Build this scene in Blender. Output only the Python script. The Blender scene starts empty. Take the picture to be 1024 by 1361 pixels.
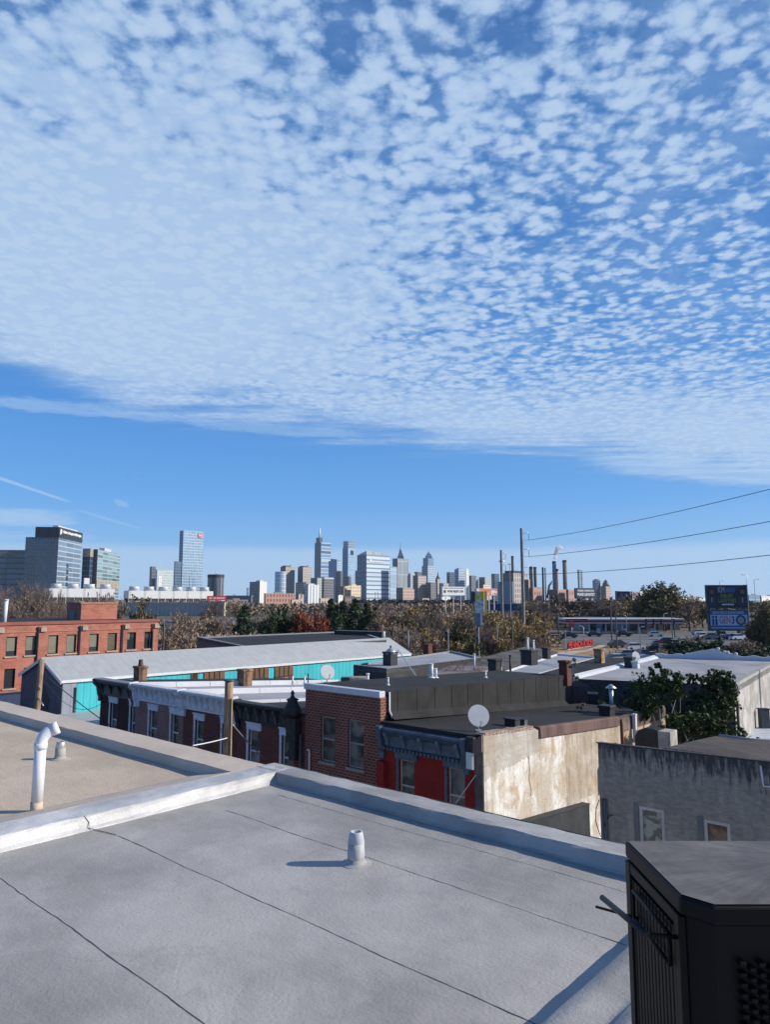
CLOUD_LO = (.17,.37,.72); CLOUD_HI = (.53,.68,.88); WISP = (.46,.64,.88); SKY_T = (1,1.1,1.25); SUN_E = 5.0
SKR = [(.32,.55,.86), (.22,.49,.90), (.115,.38,.86), (.065,.28,.74), (.04,.19,.56), (.028,.12,.38), (.015,.055,.18)]
HAZE = 0.00003
import bpy, bmesh, math, random
from mathutils import Vector, Matrix, noise as mnoise
R = math.radians
C = bpy.context.scene.collection
sc = bpy.context.scene
# ------------------------------------------------------------------ camera geometry
F = 940.0; HZ = 797.0
PIT = math.atan((HZ-680.5)/F)
GA = R(41.5)                      # the street grid is turned by this against the view
cg, sg = math.cos(GA), math.sin(GA)
def ray(px, py):
    x = (px-512)/F; y = -(py-680.5)/F
    return (x, math.cos(PIT)-y*math.sin(PIT), math.sin(PIT)+y*math.cos(PIT))
def PZ(px, py, z):
    r = ray(px, py); k = z/r[2]; return (r[0]*k, r[1]*k, z)
def PY(px, py, Y):
    r = ray(px, py); k = Y/r[1]; return (r[0]*k, Y, r[2]*k)
def g(p): return (p[0]*cg-p[1]*sg, p[0]*sg+p[1]*cg, p[2])
def w(a, b, z): return (a*cg+b*sg, -a*sg+b*cg, z)
def GT(px, py, t0):
    q = g(ray(px, py)); k = t0/q[1]; return (q[0]*k, t0, q[2]*k)
def GS(px, py, s0):
    q = g(ray(px, py)); k = s0/q[0]; return (s0, q[1]*k, q[2]*k)
GRD = -11.0
# ------------------------------------------------------------------ mesh builder
class M:
    def __init__(s): s.v = []; s.f = []; s.sm = []
    def poly(s, pts, smooth=False):
        n = len(s.v); s.v += [tuple(p) for p in pts]; s.f.append(tuple(range(n, n+len(pts)))); s.sm.append(smooth); return s
    def box(s, x0, x1, y0, y1, z0, z1):
        a = [(x0,y0,z0),(x1,y0,z0),(x1,y1,z0),(x0,y1,z0),(x0,y0,z1),(x1,y0,z1),(x1,y1,z1),(x0,y1,z1)]
        n = len(s.v); s.v += a
        for q in ((0,3,2,1),(4,5,6,7),(0,1,5,4),(1,2,6,5),(2,3,7,6),(3,0,4,7)):
            s.f.append(tuple(n+i for i in q)); s.sm.append(False)
        return s
    def prism(s, pts, z0, z1):
        """pts: counter-clockwise xy (or xyz tops); z0, z1 scalars or lists"""
        n = len(pts); b = len(s.v)
        Z0 = z0 if isinstance(z0, (list, tuple)) else [z0]*n
        Z1 = z1 if isinstance(z1, (list, tuple)) else [z1]*n
        s.v += [(p[0], p[1], Z0[i]) for i, p in enumerate(pts)] + [(p[0], p[1], Z1[i]) for i, p in enumerate(pts)]
        s.f.append(tuple(b+i for i in reversed(range(n)))); s.sm.append(False)
        s.f.append(tuple(b+n+i for i in range(n))); s.sm.append(False)
        for i in range(n):
            j = (i+1) % n; s.f.append((b+i, b+j, b+n+j, b+n+i)); s.sm.append(False)
        return s
    def tube(s, pts, r, n=8, caps=True, smooth=True):
        pts = [Vector(p) for p in pts]; rs = r if isinstance(r, (list, tuple)) else [r]*len(pts)
        b = len(s.v); up = None
        for i, p in enumerate(pts):
            d = (pts[min(i+1, len(pts)-1)]-pts[max(i-1, 0)]).normalized()
            if up is None:
                up = Vector((0,0,1)) if abs(d.z) < .9 else Vector((1,0,0))
            a = d.cross(up).normalized(); c = a.cross(d).normalized(); up = c
            for k in range(n):
                t = 2*math.pi*k/n; s.v.append(tuple(p+(a*math.cos(t)+c*math.sin(t))*rs[i]))
        for i in range(len(pts)-1):
            for k in range(n):
                q = (k+1) % n
                s.f.append((b+i*n+k, b+i*n+q, b+(i+1)*n+q, b+(i+1)*n+k)); s.sm.append(smooth)
        if caps:
            s.f.append(tuple(b+k for k in reversed(range(n)))); s.sm.append(False)
            e = b+(len(pts)-1)*n; s.f.append(tuple(e+k for k in range(n))); s.sm.append(False)
        return s
    def lathe(s, prof, cx=0, cy=0, n=16, smooth=True):
        b = len(s.v)
        for r, z in prof:
            for k in range(n):
                t = 2*math.pi*k/n; s.v.append((cx+r*math.cos(t), cy+r*math.sin(t), z))
        for i in range(len(prof)-1):
            for k in range(n):
                q = (k+1) % n; s.f.append((b+i*n+k, b+i*n+q, b+(i+1)*n+q, b+(i+1)*n+k)); s.sm.append(smooth)
        s.f.append(tuple(b+k for k in reversed(range(n)))); s.sm.append(False)
        e = b+(len(prof)-1)*n; s.f.append(tuple(e+k for k in range(n))); s.sm.append(False)
        return s
    def sweep(s, prof, p0, p1, side, nseg=1, jit=0, seed=0, smooth=False, f0=1, caps=True):
        """profile [(offset along side, dz)], swept from p0 to p1; side is a unit vector"""
        rnd = random.Random(seed); p0 = Vector(p0); p1 = Vector(p1); side = Vector(side); b = len(s.v); n = len(prof)
        for i in range(nseg+1):
            k = i/nseg; p = p0.lerp(p1, k)
            for q, (a, z) in enumerate(prof):
                if jit:
                    o = mnoise.noise(Vector((i*.55+seed*7, q*1.7, seed)))*jit
                    o2 = mnoise.noise(Vector((i*.5+seed*3+50, q*1.3, seed)))*jit
                else: o = o2 = 0
                s.v.append(tuple(p+side*(a+o)+Vector((0,0,z+o2))))
        for i in range(nseg):
            for q in range(n-1):
                s.f.append((b+i*n+q, b+(i+1)*n+q, b+(i+1)*n+q+1, b+i*n+q+1)); s.sm.append(smooth)
        if caps:
            s.f.append(tuple(b+q for q in range(n))); s.sm.append(False)
            e = b+nseg*n; s.f.append(tuple(e+q for q in reversed(range(n)))); s.sm.append(False)
        return s
    def holes(s, u0, u1, z0, z1, hs, fn, depth=.12):
        """wall with openings; fn(u, z, d) -> point, d = depth into the wall. z1 may be a function of u"""
        zt = z1 if callable(z1) else (lambda u: z1)
        us = sorted(set([u0, u1]+[h[0] for h in hs]+[h[1] for h in hs]))
        zs = sorted(set([z0]+[h[2] for h in hs]+[h[3] for h in hs]))
        for i in range(len(us)-1):
            a, c = us[i], us[i+1]
            for j in range(len(zs)):
                zb = zs[j]; ze = zs[j+1] if j+1 < len(zs) else None
                if ze is not None and any(h[0] <= a+1e-6 and h[1] >= c-1e-6 and h[2] <= zb+1e-6 and h[3] >= ze-1e-6 for h in hs): continue
                za = zt(a) if ze is None else ze; zc = zt(c) if ze is None else ze
                s.poly([fn(a, zb, 0), fn(c, zb, 0), fn(c, zc, 0), fn(a, za, 0)])
        for a, c, zb, ze in hs:
            s.poly([fn(a, zb, 0), fn(a, zb, depth), fn(c, zb, depth), fn(c, zb, 0)])
            s.poly([fn(a, ze, 0), fn(c, ze, 0), fn(c, ze, depth), fn(a, ze, depth)])
            s.poly([fn(a, zb, 0), fn(a, ze, 0), fn(a, ze, depth), fn(a, zb, depth)])
            s.poly([fn(c, zb, 0), fn(c, zb, depth), fn(c, ze, depth), fn(c, ze, 0)])
        return s
    def data(s, name, mat, off=(0,0,0)):
        me = bpy.data.meshes.new(name)
        me.from_pydata([(x-off[0], y-off[1], z-off[2]) for x, y, z in s.v], [], s.f); 
        uv = me.uv_layers.new(name='UVMap').data
        me.polygons.foreach_set('use_smooth', s.sm)
        for p in me.polygons:
            nn = p.normal
            if abs(nn.z) > .8:
                for li in p.loop_indices:
                    v = me.vertices[me.loops[li].vertex_index].co; uv[li].uv = (v.x, v.y)
            else:
                t = Vector((-nn.y, nn.x, 0)).normalized()
                for li in p.loop_indices:
                    v = me.vertices[me.loops[li].vertex_index].co; uv[li].uv = (v.x*t.x+v.y*t.y, v.z)
        if mat: me.materials.append(mat)
        me.update(); return me
ORG = {}
def tag(o, label=None, cat=None, group=None, kind=None):
    if label: o['label'] = label
    if cat: o['category'] = cat
    if group: o['group'] = group
    if kind: o['kind'] = kind
    return o
def thing(name, label, cat, o=(0,0,0), grid=True, ang=0.0, group=None, world=None):
    """grid=True: o and all parts are written in street-grid coordinates. else: parts are local to the thing."""
    e = bpy.data.objects.new(name, None); C.objects.link(e); e.empty_display_size = .3
    if grid:
        e.location = w(*o); e.rotation_euler = (0,0,-GA); ORG[e.name] = o
    else:
        e.location = o; e.rotation_euler = (0,0,ang); ORG[e.name] = (0,0,0)
    return tag(e, label, cat, group)
def part(name, m, mat, parent, label=None, bevel=0, seg=2, off=None):
    po = ORG.get(parent.name, (0,0,0)) if off is None else off
    me = m.data(name, mat, po)
    o = bpy.data.objects.new(name, me); C.objects.link(o); o.parent = parent; ORG[o.name] = po
    if label: o['label'] = label
    if bevel:
        b = o.modifiers.new('bevel', 'BEVEL'); b.width = bevel; b.segments = seg; b.limit_method = 'ANGLE'; b.angle_limit = R(35)
    return o
def solo(name, m, mat, label, cat, o=(0,0,0), grid=True, ang=0, group=None):
    me = m.data(name, mat, o if grid else (0,0,0))
    ob = bpy.data.objects.new(name, me); C.objects.link(ob)
    ob.location = w(*o) if grid else o; ob.rotation_euler = (0,0,-GA if grid else ang); ORG[ob.name] = o if grid else (0,0,0)
    return tag(ob, label, cat, group)
def setting(name, m, mat, kind='structure'):
    me = m.data(name, mat); ob = bpy.data.objects.new(name, me); C.objects.link(ob); ob['kind'] = kind; return ob
def dup(o, loc=None, rz=None, scale=None, label=None, group=None):
    c = o.copy(); C.objects.link(c)
    if loc is not None: c.location = loc
    if rz is not None: c.rotation_euler = (0,0,rz)
    if scale is not None: c.scale = scale
    if label: c['label'] = label
    if group: c['group'] = group
    for ch in o.children:
        d = ch.copy(); C.objects.link(d); d.parent = c
        for gr in ch.children:
            e = gr.copy(); C.objects.link(e); e.parent = d
    return c
def text(name, s, size, mat, parent, loc, rot, width=None, bold=.0, depth=.01, align='CENTER'):
    cu = bpy.data.curves.new(name, 'FONT'); cu.body = s; cu.size = size; cu.extrude = depth; cu.offset = bold; cu.align_x = align; cu.align_y = 'CENTER'
    t = bpy.data.objects.new(name+'_tmp', cu); C.objects.link(t)
    bpy.context.view_layer.update()
    me = bpy.data.meshes.new_from_object(t.evaluated_get(bpy.context.evaluated_depsgraph_get()))
    bpy.data.objects.remove(t); bpy.data.curves.remove(cu)
    if width:
        xs = [v.co.x for v in me.vertices]; k = width/(max(xs)-min(xs)); c = (max(xs)+min(xs))/2
        for v in me.vertices: v.co.x = (v.co.x-c)*k
    me.materials.clear(); me.materials.append(mat)
    o = bpy.data.objects.new(name, me); C.objects.link(o); o.parent = parent; o.location = loc; o.rotation_euler = rot
    return o
# ------------------------------------------------------------------ materials
class NT:
    def __init__(s, nt): s.nt = nt; s.n = nt.nodes; s.l = nt.links
    def new(s, t, **kw):
        n = s.n.new(t)
        for k, v in kw.items(): setattr(n, k, v)
        return n
    def put(s, sock, v):
        if isinstance(v, bpy.types.NodeSocket): s.l.new(v, sock)
        elif isinstance(v, (int, float)): sock.default_value = v
        else:
            v = tuple(v); sock.default_value = v+(1,) if len(v) == 3 and len(sock.default_value) == 4 else v
    def m(s, op, a, b=None, c=None, clamp=False):
        n = s.new('ShaderNodeMath', operation=op, use_clamp=clamp); s.put(n.inputs[0], a)
        if b is not None: s.put(n.inputs[1], b)
        if c is not None: s.put(n.inputs[2], c)
        return n.outputs[0]
    def vm(s, op, a, b=None):
        n = s.new('ShaderNodeVectorMath', operation=op); s.put(n.inputs[0], a)
        if b is not None: s.put(n.inputs[1], b)
        return n.outputs[1] if op in ('DOT_PRODUCT', 'LENGTH', 'DISTANCE') else n.outputs[0]
    def xyz(s, x, y, z=0):
        n = s.new('ShaderNodeCombineXYZ'); s.put(n.inputs[0], x); s.put(n.inputs[1], y); s.put(n.inputs[2], z); return n.outputs[0]
    def sep(s, v):
        n = s.new('ShaderNodeSeparateXYZ'); s.put(n.inputs[0], v); return n.outputs
    def mix(s, f, a, b, mode='MIX'):
        n = s.new('ShaderNodeMix', data_type='RGBA', blend_type=mode); s.put(n.inputs[0], f); s.put(n.inputs[6], a); s.put(n.inputs[7], b); return n.outputs[2]
    def noise(s, vec, scale, detail=3, rough=.55, dist=0):
        n = s.new('ShaderNodeTexNoise'); s.put(n.inputs['Vector'], vec); s.put(n.inputs['Scale'], scale); n.inputs['Detail'].default_value = detail
        n.inputs['Roughness'].default_value = rough; n.inputs['Distortion'].default_value = dist; return n.outputs['Fac']
    def vor(s, vec, scale, feature='SMOOTH_F1', rnd=1, smooth=.5):
        n = s.new('ShaderNodeTexVoronoi', feature=feature); s.put(n.inputs['Vector'], vec); n.inputs['Scale'].default_value = scale
        n.inputs['Randomness'].default_value = rnd
        if feature == 'SMOOTH_F1': n.inputs['Smoothness'].default_value = smooth
        return n
    def ss(s, x, a, b):
        n = s.new('ShaderNodeMapRange', interpolation_type='SMOOTHSTEP'); s.put(n.inputs[0], x); s.put(n.inputs[1], a); s.put(n.inputs[2], b); return n.outputs[0]
    def scale(s, v, k):
        n = s.new('ShaderNodeMapping'); s.put(n.inputs[0], v); n.inputs['Scale'].default_value = k; return n.outputs[0]
    def obj(s): return s.new('ShaderNodeTexCoord').outputs['Object']
    def uv(s): return s.new('ShaderNodeTexCoord').outputs['UV']
def newmat(name, rough=.8, metal=0, spec=.4):
    m = bpy.data.materials.new(name); m.use_nodes = True; T = NT(m.node_tree); b = T.n['Principled BSDF']
    b.inputs['Roughness'].default_value = rough; b.inputs['Metallic'].default_value = metal; b.inputs['Specular IOR Level'].default_value = spec
    return m, T, b
def bump(T, b, h, strength=.3, dist=.02):
    n = T.new('ShaderNodeBump'); n.inputs['Strength'].default_value = strength; n.inputs['Distance'].default_value = dist
    T.put(n.inputs['Height'], h); T.put(b.inputs['Normal'], n.outputs[0])
MC = {}
def plain(name, c, rough=.7, var=.12, scale=3, metal=0, spec=.4, bs=0, bscale=30):
    if name in MC: return MC[name]
    m, T, b = newmat(name, rough, metal, spec); o = T.obj()
    n = T.noise(o, scale, 4); d = [x*(1-var) for x in c]; l = [min(1, x*(1+var)) for x in c]
    T.put(b.inputs['Base Color'], T.mix(T.ss(n, .3, .7), d, l))
    if bs: bump(T, b, T.noise(o, bscale, 3), bs, .02)
    MC[name] = m; return m
def flat(name, c, rough=.6, spec=.4, metal=0, emit=0):
    if name in MC: return MC[name]
    m, T, b = newmat(name, rough, metal, spec); T.put(b.inputs['Base Color'], c)
    MC[name] = m; return m
def brickm(name, c1, c2, mort, rough=.85, bw=.21, rh=.075, ms=.011):
    if name in MC: return MC[name]
    m, T, b = newmat(name, rough); u = T.uv()
    n = T.new('ShaderNodeTexBrick'); T.put(n.inputs['Vector'], u); n.inputs['Scale'].default_value = 1
    n.inputs['Brick Width'].default_value = bw; n.inputs['Row Height'].default_value = rh; n.inputs['Mortar Size'].default_value = ms; n.inputs['Mortar Smooth'].default_value = .2
    T.put(n.inputs['Color1'], c1); T.put(n.inputs['Color2'], c2); T.put(n.inputs['Mortar'], mort); n.inputs['Bias'].default_value = 0
    v = T.noise(T.obj(), 1.1, 4); c = T.mix(T.ss(v, .35, .75), n.outputs[0], T.mix(1, n.outputs[0], (.72,.7,.7), 'MULTIPLY'))
    T.put(b.inputs['Base Color'], c); bump(T, b, n.outputs[1], -.35, .01)
    MC[name] = m; return m
def facade(name, glass, frame, du, dv, fu, fv, gr=.12, fr=.6, metal=0, var=.35, spec=.8, bigvar=0, ior=1.6):
    """windows ruled on the wall in metres: frame fraction fu across, fv up"""
    if name in MC: return MC[name]
    m, T, b = newmat(name, fr, metal, spec); u = T.sep(T.uv())
    a = T.m('DIVIDE', u[0], du); c = T.m('DIVIDE', u[1], dv)
    fa = T.m('FRACT', a); fc = T.m('FRACT', c)
    isf = T.m('MAXIMUM', T.m('LESS_THAN', fa, fu), T.m('LESS_THAN', fc, fv))
    wn = T.new('ShaderNodeTexWhiteNoise', noise_dimensions='3D'); T.put(wn.inputs[0], T.xyz(T.m('FLOOR', a), T.m('FLOOR', c), 1.5))
    k = T.m('MULTIPLY_ADD', wn.outputs[0], var, 1-var/2)
    gl = T.vm('MULTIPLY', glass, T.xyz(k, k, k))
    if bigvar:
        n = T.noise(T.obj(), .02, 3); gl = T.mix(T.m('MULTIPLY', T.ss(n, .4, .65), bigvar), gl, frame)
    T.put(b.inputs['Base Color'], T.mix(isf, gl, frame)); T.put(b.inputs['Roughness'], T.m('MULTIPLY_ADD', isf, fr-gr, gr))
    b.inputs['IOR'].default_value = ior
    MC[name] = m; return m
def leafm(name, c1, c2, c3, scale=.9):
    if name in MC: return MC[name]
    m, T, b = newmat(name, .7, 0, .25); gm = T.new('ShaderNodeNewGeometry')
    r = T.new('ShaderNodeValToRGB'); T.put(r.inputs[0], gm.outputs['Random Per Island'])
    e = r.color_ramp.elements; e[0].color = (*c1, 1); e[1].color = (*c3, 1); q = e.new(.5); q.color = (*c2, 1)
    n = T.noise(T.obj(), scale, 2); T.put(b.inputs['Base Color'], T.mix(T.ss(n, .35, .65), r.outputs[0], T.mix(1, r.outputs[0], (.55,.55,.6), 'MULTIPLY')))
    MC[name] = m; return m
# --- particular surfaces
def silver_roof(name, base, streak, sc=1.0, rough=.55, warm=None, lap=False, bs=.5):
    m, T, b = newmat(name, rough, 0, .35); o = T.obj()
    n1 = T.noise(o, .9*sc, 5, .6); n2 = T.noise(T.scale(o, (2.2, 9, 1)), 1.3*sc, 4, .65); n3 = T.noise(o, 60*sc, 3, .6); n4 = T.noise(o, 7*sc, 4)
    lo = [x*(1-streak) for x in base]; hi = [min(1, x*(1+streak*.8)) for x in base]
    c = T.mix(T.ss(n1, .3, .7), lo, hi); c = T.mix(T.m('MULTIPLY', T.ss(n2, .5, .75), .35), c, warm or hi)
    c = T.mix(T.m('MULTIPLY', T.ss(n3, .45, .8), .35), c, [x*.72 for x in base]); c = T.mix(T.m('MULTIPLY', T.ss(n4, .58, .75), .3), c, [x*.8 for x in base])
    h = T.m('ADD', T.noise(o, 45*sc, 4, .7), T.m('MULTIPLY', n4, 1.2))
    if lap:
        q = T.sep(o); wob = T.m('MULTIPLY', T.m('SUBTRACT', T.noise(o, 1.3, 3), .5), .05); ly = T.m('DIVIDE', T.m('ADD', T.m('ADD', q[1], 1.16), wob), .935); fr = T.m('FRACT', ly)
        wn = T.new('ShaderNodeTexWhiteNoise', noise_dimensions='1D'); T.put(wn.inputs['W'], T.m('FLOOR', ly))
        c = T.mix(T.m('MULTIPLY', T.m('SUBTRACT', wn.outputs[0], .2), .16), c, [x*.55 for x in base])
        lapb = T.m('MULTIPLY', T.ss(fr, .86, .93), T.m('SUBTRACT', 1, T.ss(fr, .985, 1.0)))          # heat-welded lap band
        c = T.mix(T.m('MULTIPLY', lapb, T.m('MULTIPLY', T.ss(n1, .3, .6), .04)), c, [min(1, x*1.3) for x in base]); h = h
        pn = T.noise(o, .75, 4, .55, .4); ring = T.m('SUBTRACT', 1, T.ss(T.m('ABSOLUTE', T.m('SUBTRACT', pn, .54)), .0, .012)); c = T.mix(T.m('MULTIPLY', ring, .16), c, [x*.5 for x in base])
        c = T.mix(T.m('MULTIPLY', T.ss(pn, .54, .60), .20), c, [x*.62 for x in base])
        sc_ = T.noise(T.scale(o, (14, 1.2, 1)), 1.0, 5, .7); c = T.mix(T.m('MULTIPLY', T.ss(sc_, .6, .72), .16), c, [min(1, x*1.35) for x in base])
    T.put(b.inputs['Base Color'], c); bump(T, b, h, bs if not lap else .36, .012/sc)
    return m
M_silver = silver_roof('silver_roof_coating', (.42,.398,.37), .27, lap=True)
M_silver2 = silver_roof('silver_parapet_coating', (.42,.405,.385), .24, 1.6, .62)
M_beige = silver_roof('tan_roof_coating', (.60,.49,.37), .14, 1, .8, (.40,.33,.26))
M_tan = silver_roof('tan_coping_coating', (.62,.52,.43), .1, 1.4, .8, (.56,.45,.35))
M_black = silver_roof('black_membrane', (.026,.026,.027), .3, .35, .85, (.055,.05,.048))
M_blackwall = plain('black_wall_membrane', (.020,.020,.021), .85, .35, 1.2, bs=.2, bscale=6)
M_whiteroof = silver_roof('white_roof_coating', (.6,.62,.66), .1, .4, .7, (.5,.5,.52))
M_greyroof = silver_roof('grey_membrane', (.36,.37,.40), .14, .5, .7)
M_brownroof = silver_roof('brown_roof', (.12,.10,.09), .3, .5, .9, (.22,.19,.17))
M_crack = flat('roof_seam_tar', (.08,.08,.085), .8)
M_white = plain('white_paint', (.72,.73,.74), .5, .06, 4)
M_pvc = plain('white_pvc', (.78,.79,.80), .35, .04, 6, spec=.5)
M_galv = plain('galvanised_metal', (.52,.54,.56), .35, .15, 14, metal=.55)
M_concrete = plain('concrete', (.36,.35,.33), .9, .12, 2, bs=.2)
M_lead = silver_roof('vent_coating', (.5,.5,.5), .3, 4, .5)
M_wood = None
def woodm(name, c, c2):
    m, T, b = newmat(name, .85); o = T.obj(); n = T.noise(T.scale(o, (9, 9, .7)), 2.5, 5, .65)
    T.put(b.inputs['Base Color'], T.mix(T.ss(n, .35, .7), c, c2)); bump(T, b, n, .5, .02); return m
M_pole = woodm('weathered_pole_wood', (.20,.125,.075), (.50,.35,.23))
M_glassdark = flat('dark_window_glass', (.03,.035,.04), .06, .7)
def paneglass(name, c, c2, sc=1.2):
    if name in MC: return MC[name]
    m, T, b = newmat(name, .08, 0, .6); o = T.obj(); n = T.noise(o, sc, 2, .5, .6)
    T.put(b.inputs['Base Color'], T.mix(T.ss(n, .4, .6), c, c2)); MC[name] = m; return m
M_pane = paneglass('curtained_window_glass', (.05,.055,.06), (.2,.2,.19), 1.6)
M_pane2 = paneglass('murky_window_glass', (.03,.04,.045), (.11,.13,.12), 2.5)
M_brick_dark = brickm('dark_brown_brick', (.20,.045,.03), (.13,.032,.024), (.13,.075,.06))
M_brick_face = brickm('brown_face_brick', (.23,.052,.032), (.14,.034,.024), (.28,.19,.155), bw=.22, rh=.1, ms=.018)
M_brick_pink = brickm('weathered_red_brick', (.26,.085,.062), (.33,.125,.095), (.30,.22,.20), bw=.22, rh=.09, ms=.02)
M_brick_black = brickm('purple_brown_brick', (.085,.022,.018), (.055,.018,.016), (.05,.03,.027))
M_brick_red = brickm('red_mill_brick', (.42,.13,.085), (.52,.18,.12), (.42,.22,.17), bw=.42, rh=.15, ms=.02)
M_redpaint = brickm('red_painted_brick', (.30,.018,.014), (.36,.024,.018), (.22,.015,.012), ms=.008)
M_blackpaint = plain('black_cornice_paint', (.03,.031,.033), .55, .3, 5)
M_bluegrey = plain('slate_blue_paint', (.085,.12,.16), .5, .2, 5)
M_cornwhite = plain('pale_grey_cornice_paint', (.66,.68,.73), .6, .12, 5)
M_darkcorn = plain('dark_grey_cornice_paint', (.09,.095,.10), .6, .25, 5)
def stucco(name, base, light, dark, patch, dirt=.5, hue=None, ht=1.0, blk=False):
    """old rendered wall: run-off streaks from the top, patches, blocks"""
    m, T, b = newmat(name, .92, 0, .15); o = T.obj(); q = T.sep(o)
    st = T.noise(T.scale(o, (2.6, 2.6, .22)), 1.6, 6, .65); pt = T.noise(o, .55, 5, .6, .8); fine = T.noise(o, 9, 5, .7); s2 = T.noise(T.scale(o, (7, 7, .35)), 1.4, 4, .6)
    c = T.mix(T.ss(pt, .42, .58), base, light); c = T.mix(T.m('MULTIPLY', T.ss(T.noise(o, .9, 4, .6, .5), .52, .66), .8), c, patch)
    c = T.mix(T.m('MULTIPLY', T.ss(st, .5, .7), dirt), c, dark); c = T.mix(T.m('MULTIPLY', T.ss(s2, .56, .68), dirt*.7), c, dark)
    c = T.mix(T.m('MULTIPLY', T.ss(fine, .5, .75), .35), c, [x*.6 for x in base])
    if blk:
        tp = T.m('MULTIPLY', T.m('GREATER_THAN', T.m('ADD', q[1], T.m('MULTIPLY', T.noise(o, 2.5, 4), .7)), 5.7), T.m('GREATER_THAN', T.m('ADD', q[2], T.m('MULTIPLY', pt, .8)), 3.9))
        c = T.mix(T.m('MULTIPLY', tp, .62), c, T.mix(T.ss(T.noise(T.scale(o, (3, 3, .6)), 1.5, 5, .65), .4, .62), (.47,.36,.25), (.27,.20,.145)))
        c = T.mix(T.m('MULTIPLY', T.m('SUBTRACT', 1, T.ss(T.m('ABSOLUTE', T.m('SUBTRACT', T.noise(o, 1.6, 5, .6), .5)), 0, .012)), .5), c, (.3,.24,.18))
        # exposed grey block courses near the top of the near end
        mask = T.m('MULTIPLY', T.m('LESS_THAN', T.m('ADD', q[1], T.m('MULTIPLY', pt, 1.2)), 4.1), T.m('GREATER_THAN', T.m('ADD', T.m('ADD', q[2], T.m('MULTIPLY', q[1], -.1)), T.m('MULTIPLY', st, .5)), 5.65))
        bn = T.new('ShaderNodeTexBrick'); T.put(bn.inputs['Vector'], T.uv()); bn.inputs['Scale'].default_value = 1; bn.inputs['Brick Width'].default_value = .42; bn.inputs['Row Height'].default_value = .2; bn.inputs['Mortar Size'].default_value = .012
        T.put(bn.inputs['Color1'], (.46,.42,.36)); T.put(bn.inputs['Color2'], (.36,.33,.29)); T.put(bn.inputs['Mortar'], (.34,.31,.27))
        c = T.mix(T.m('MULTIPLY', mask, .62), c, bn.outputs[0])
    T.put(b.inputs['Base Color'], c); bump(T, b, T.m('ADD', fine, T.noise(o, 3, 4)), .7, .03); return m
M_beigewall = stucco('peeling_cream_render', (.60,.53,.43), (.86,.83,.77), (.26,.20,.15), (.55,.40,.26), .42, blk=True)
def greystucco():
    m, T, b = newmat('stained_grey_render', .95, 0, .15); o = T.scale(T.obj(), (2, 2, 2)); q = T.sep(o)
    hz = T.noise(T.scale(o, (1.3, 1.3, 3)), 2.2, 6, .72); run = T.noise(T.scale(o, (4.5, 4.5, .8)), 1.5, 5, .68); run2 = T.noise(T.scale(o, (1.6, 1.6, .5)), 1.3, 4, .6)
    c = T.mix(T.ss(hz, .35, .7), (.25,.235,.21), (.40,.375,.335)); c = T.mix(T.m('MULTIPLY', T.ss(run2, .45, .7), .5), c, (.50,.465,.41))
    top = T.m('SUBTRACT', T.m('MULTIPLY_ADD', run, 2.6, -.55), T.m('MULTIPLY', T.m('SUBTRACT', 16.5, q[2]), .62))
    c = T.mix(T.m('MULTIPLY', T.ss(top, .2, .75), .9), c, (.045,.05,.06)); T.put(b.inputs['Base Color'], c)
    bump(T, b, T.m('ADD', hz, T.noise(o, 14, 4, .7)), .8, .03); return m
M_greystucco = greystucco()
M_dirtywall = stucco('old_grey_wall', (.36,.34,.31), (.55,.53,.50), (.16,.15,.14), (.50,.44,.36), .5)
M_darkwall = stucco('dark_rough_wall', (.055,.055,.058), (.10,.10,.10), (.02,.02,.02), (.08,.07,.06), .6)
def ribbed(name, base, per=.3, lo=.75, rough=.5, metal=.1, axis=0, var=.1):
    m, T, b = newmat(name, rough, metal); u = T.sep(T.uv()); f = T.m('FRACT', T.m('DIVIDE', u[axis], per))
    e = T.m('LESS_THAN', f, .16); n = T.noise(T.scale(T.obj(), (1.2, 1.2, .3)), 1, 4, .6)
    c = T.mix(T.ss(n, .3, .7), [x*(1-var) for x in base], [min(1, x*(1+var)) for x in base]); c = T.mix(T.m('MULTIPLY', e, 1-lo), c, (0,0,0))
    T.put(b.inputs['Base Color'], c); bump(T, b, e, -.3, .02); return m
M_teal = ribbed('teal_corrugated_metal', (.05,.50,.56), .45, .72, .5, 0, 0, .12)
M_tealroof = ribbed('pale_grey_metal_roof', (.43,.45,.455), .62, .93, .55, 0, 1, .06)
M_ribwhite = ribbed('white_standing_seam_roof', (.62,.66,.71), .4, .75, .5, 0, 0, .06)
M_panelw = ribbed('white_wall_panels', (.6,.63,.66), .3, .85)
M_gable = plain('slate_grey_gable_paint', (.095,.105,.13), .8, .12, 2)
M_board = woodm('brown_wood_boards', (.10,.055,.035), (.28,.16,.09))
M_soffit = plain('dark_trim', (.03,.03,.035), .6, .1, 3)
M_terracotta = ribbed('rusty_tile_coping', (.17,.105,.09), .25, .8, .9, 0, 0, .3)
M_rust = plain('rust', (.22,.09,.05), .9, .4, 6)
M_dish = plain('dish_grey', (.58,.59,.60), .5, .05, 3)
M_asphalt = plain('asphalt', (.06,.06,.063), .9, .2, .2)
M_ground = plain('dry_grass_ground', (.13,.11,.075), .95, .35, .05)
M_path = plain('pale_path', (.50,.45,.38), .95, .12, .3)
M_dirt = plain('orange_dirt', (.36,.22,.12), .95, .2, .3)
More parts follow.
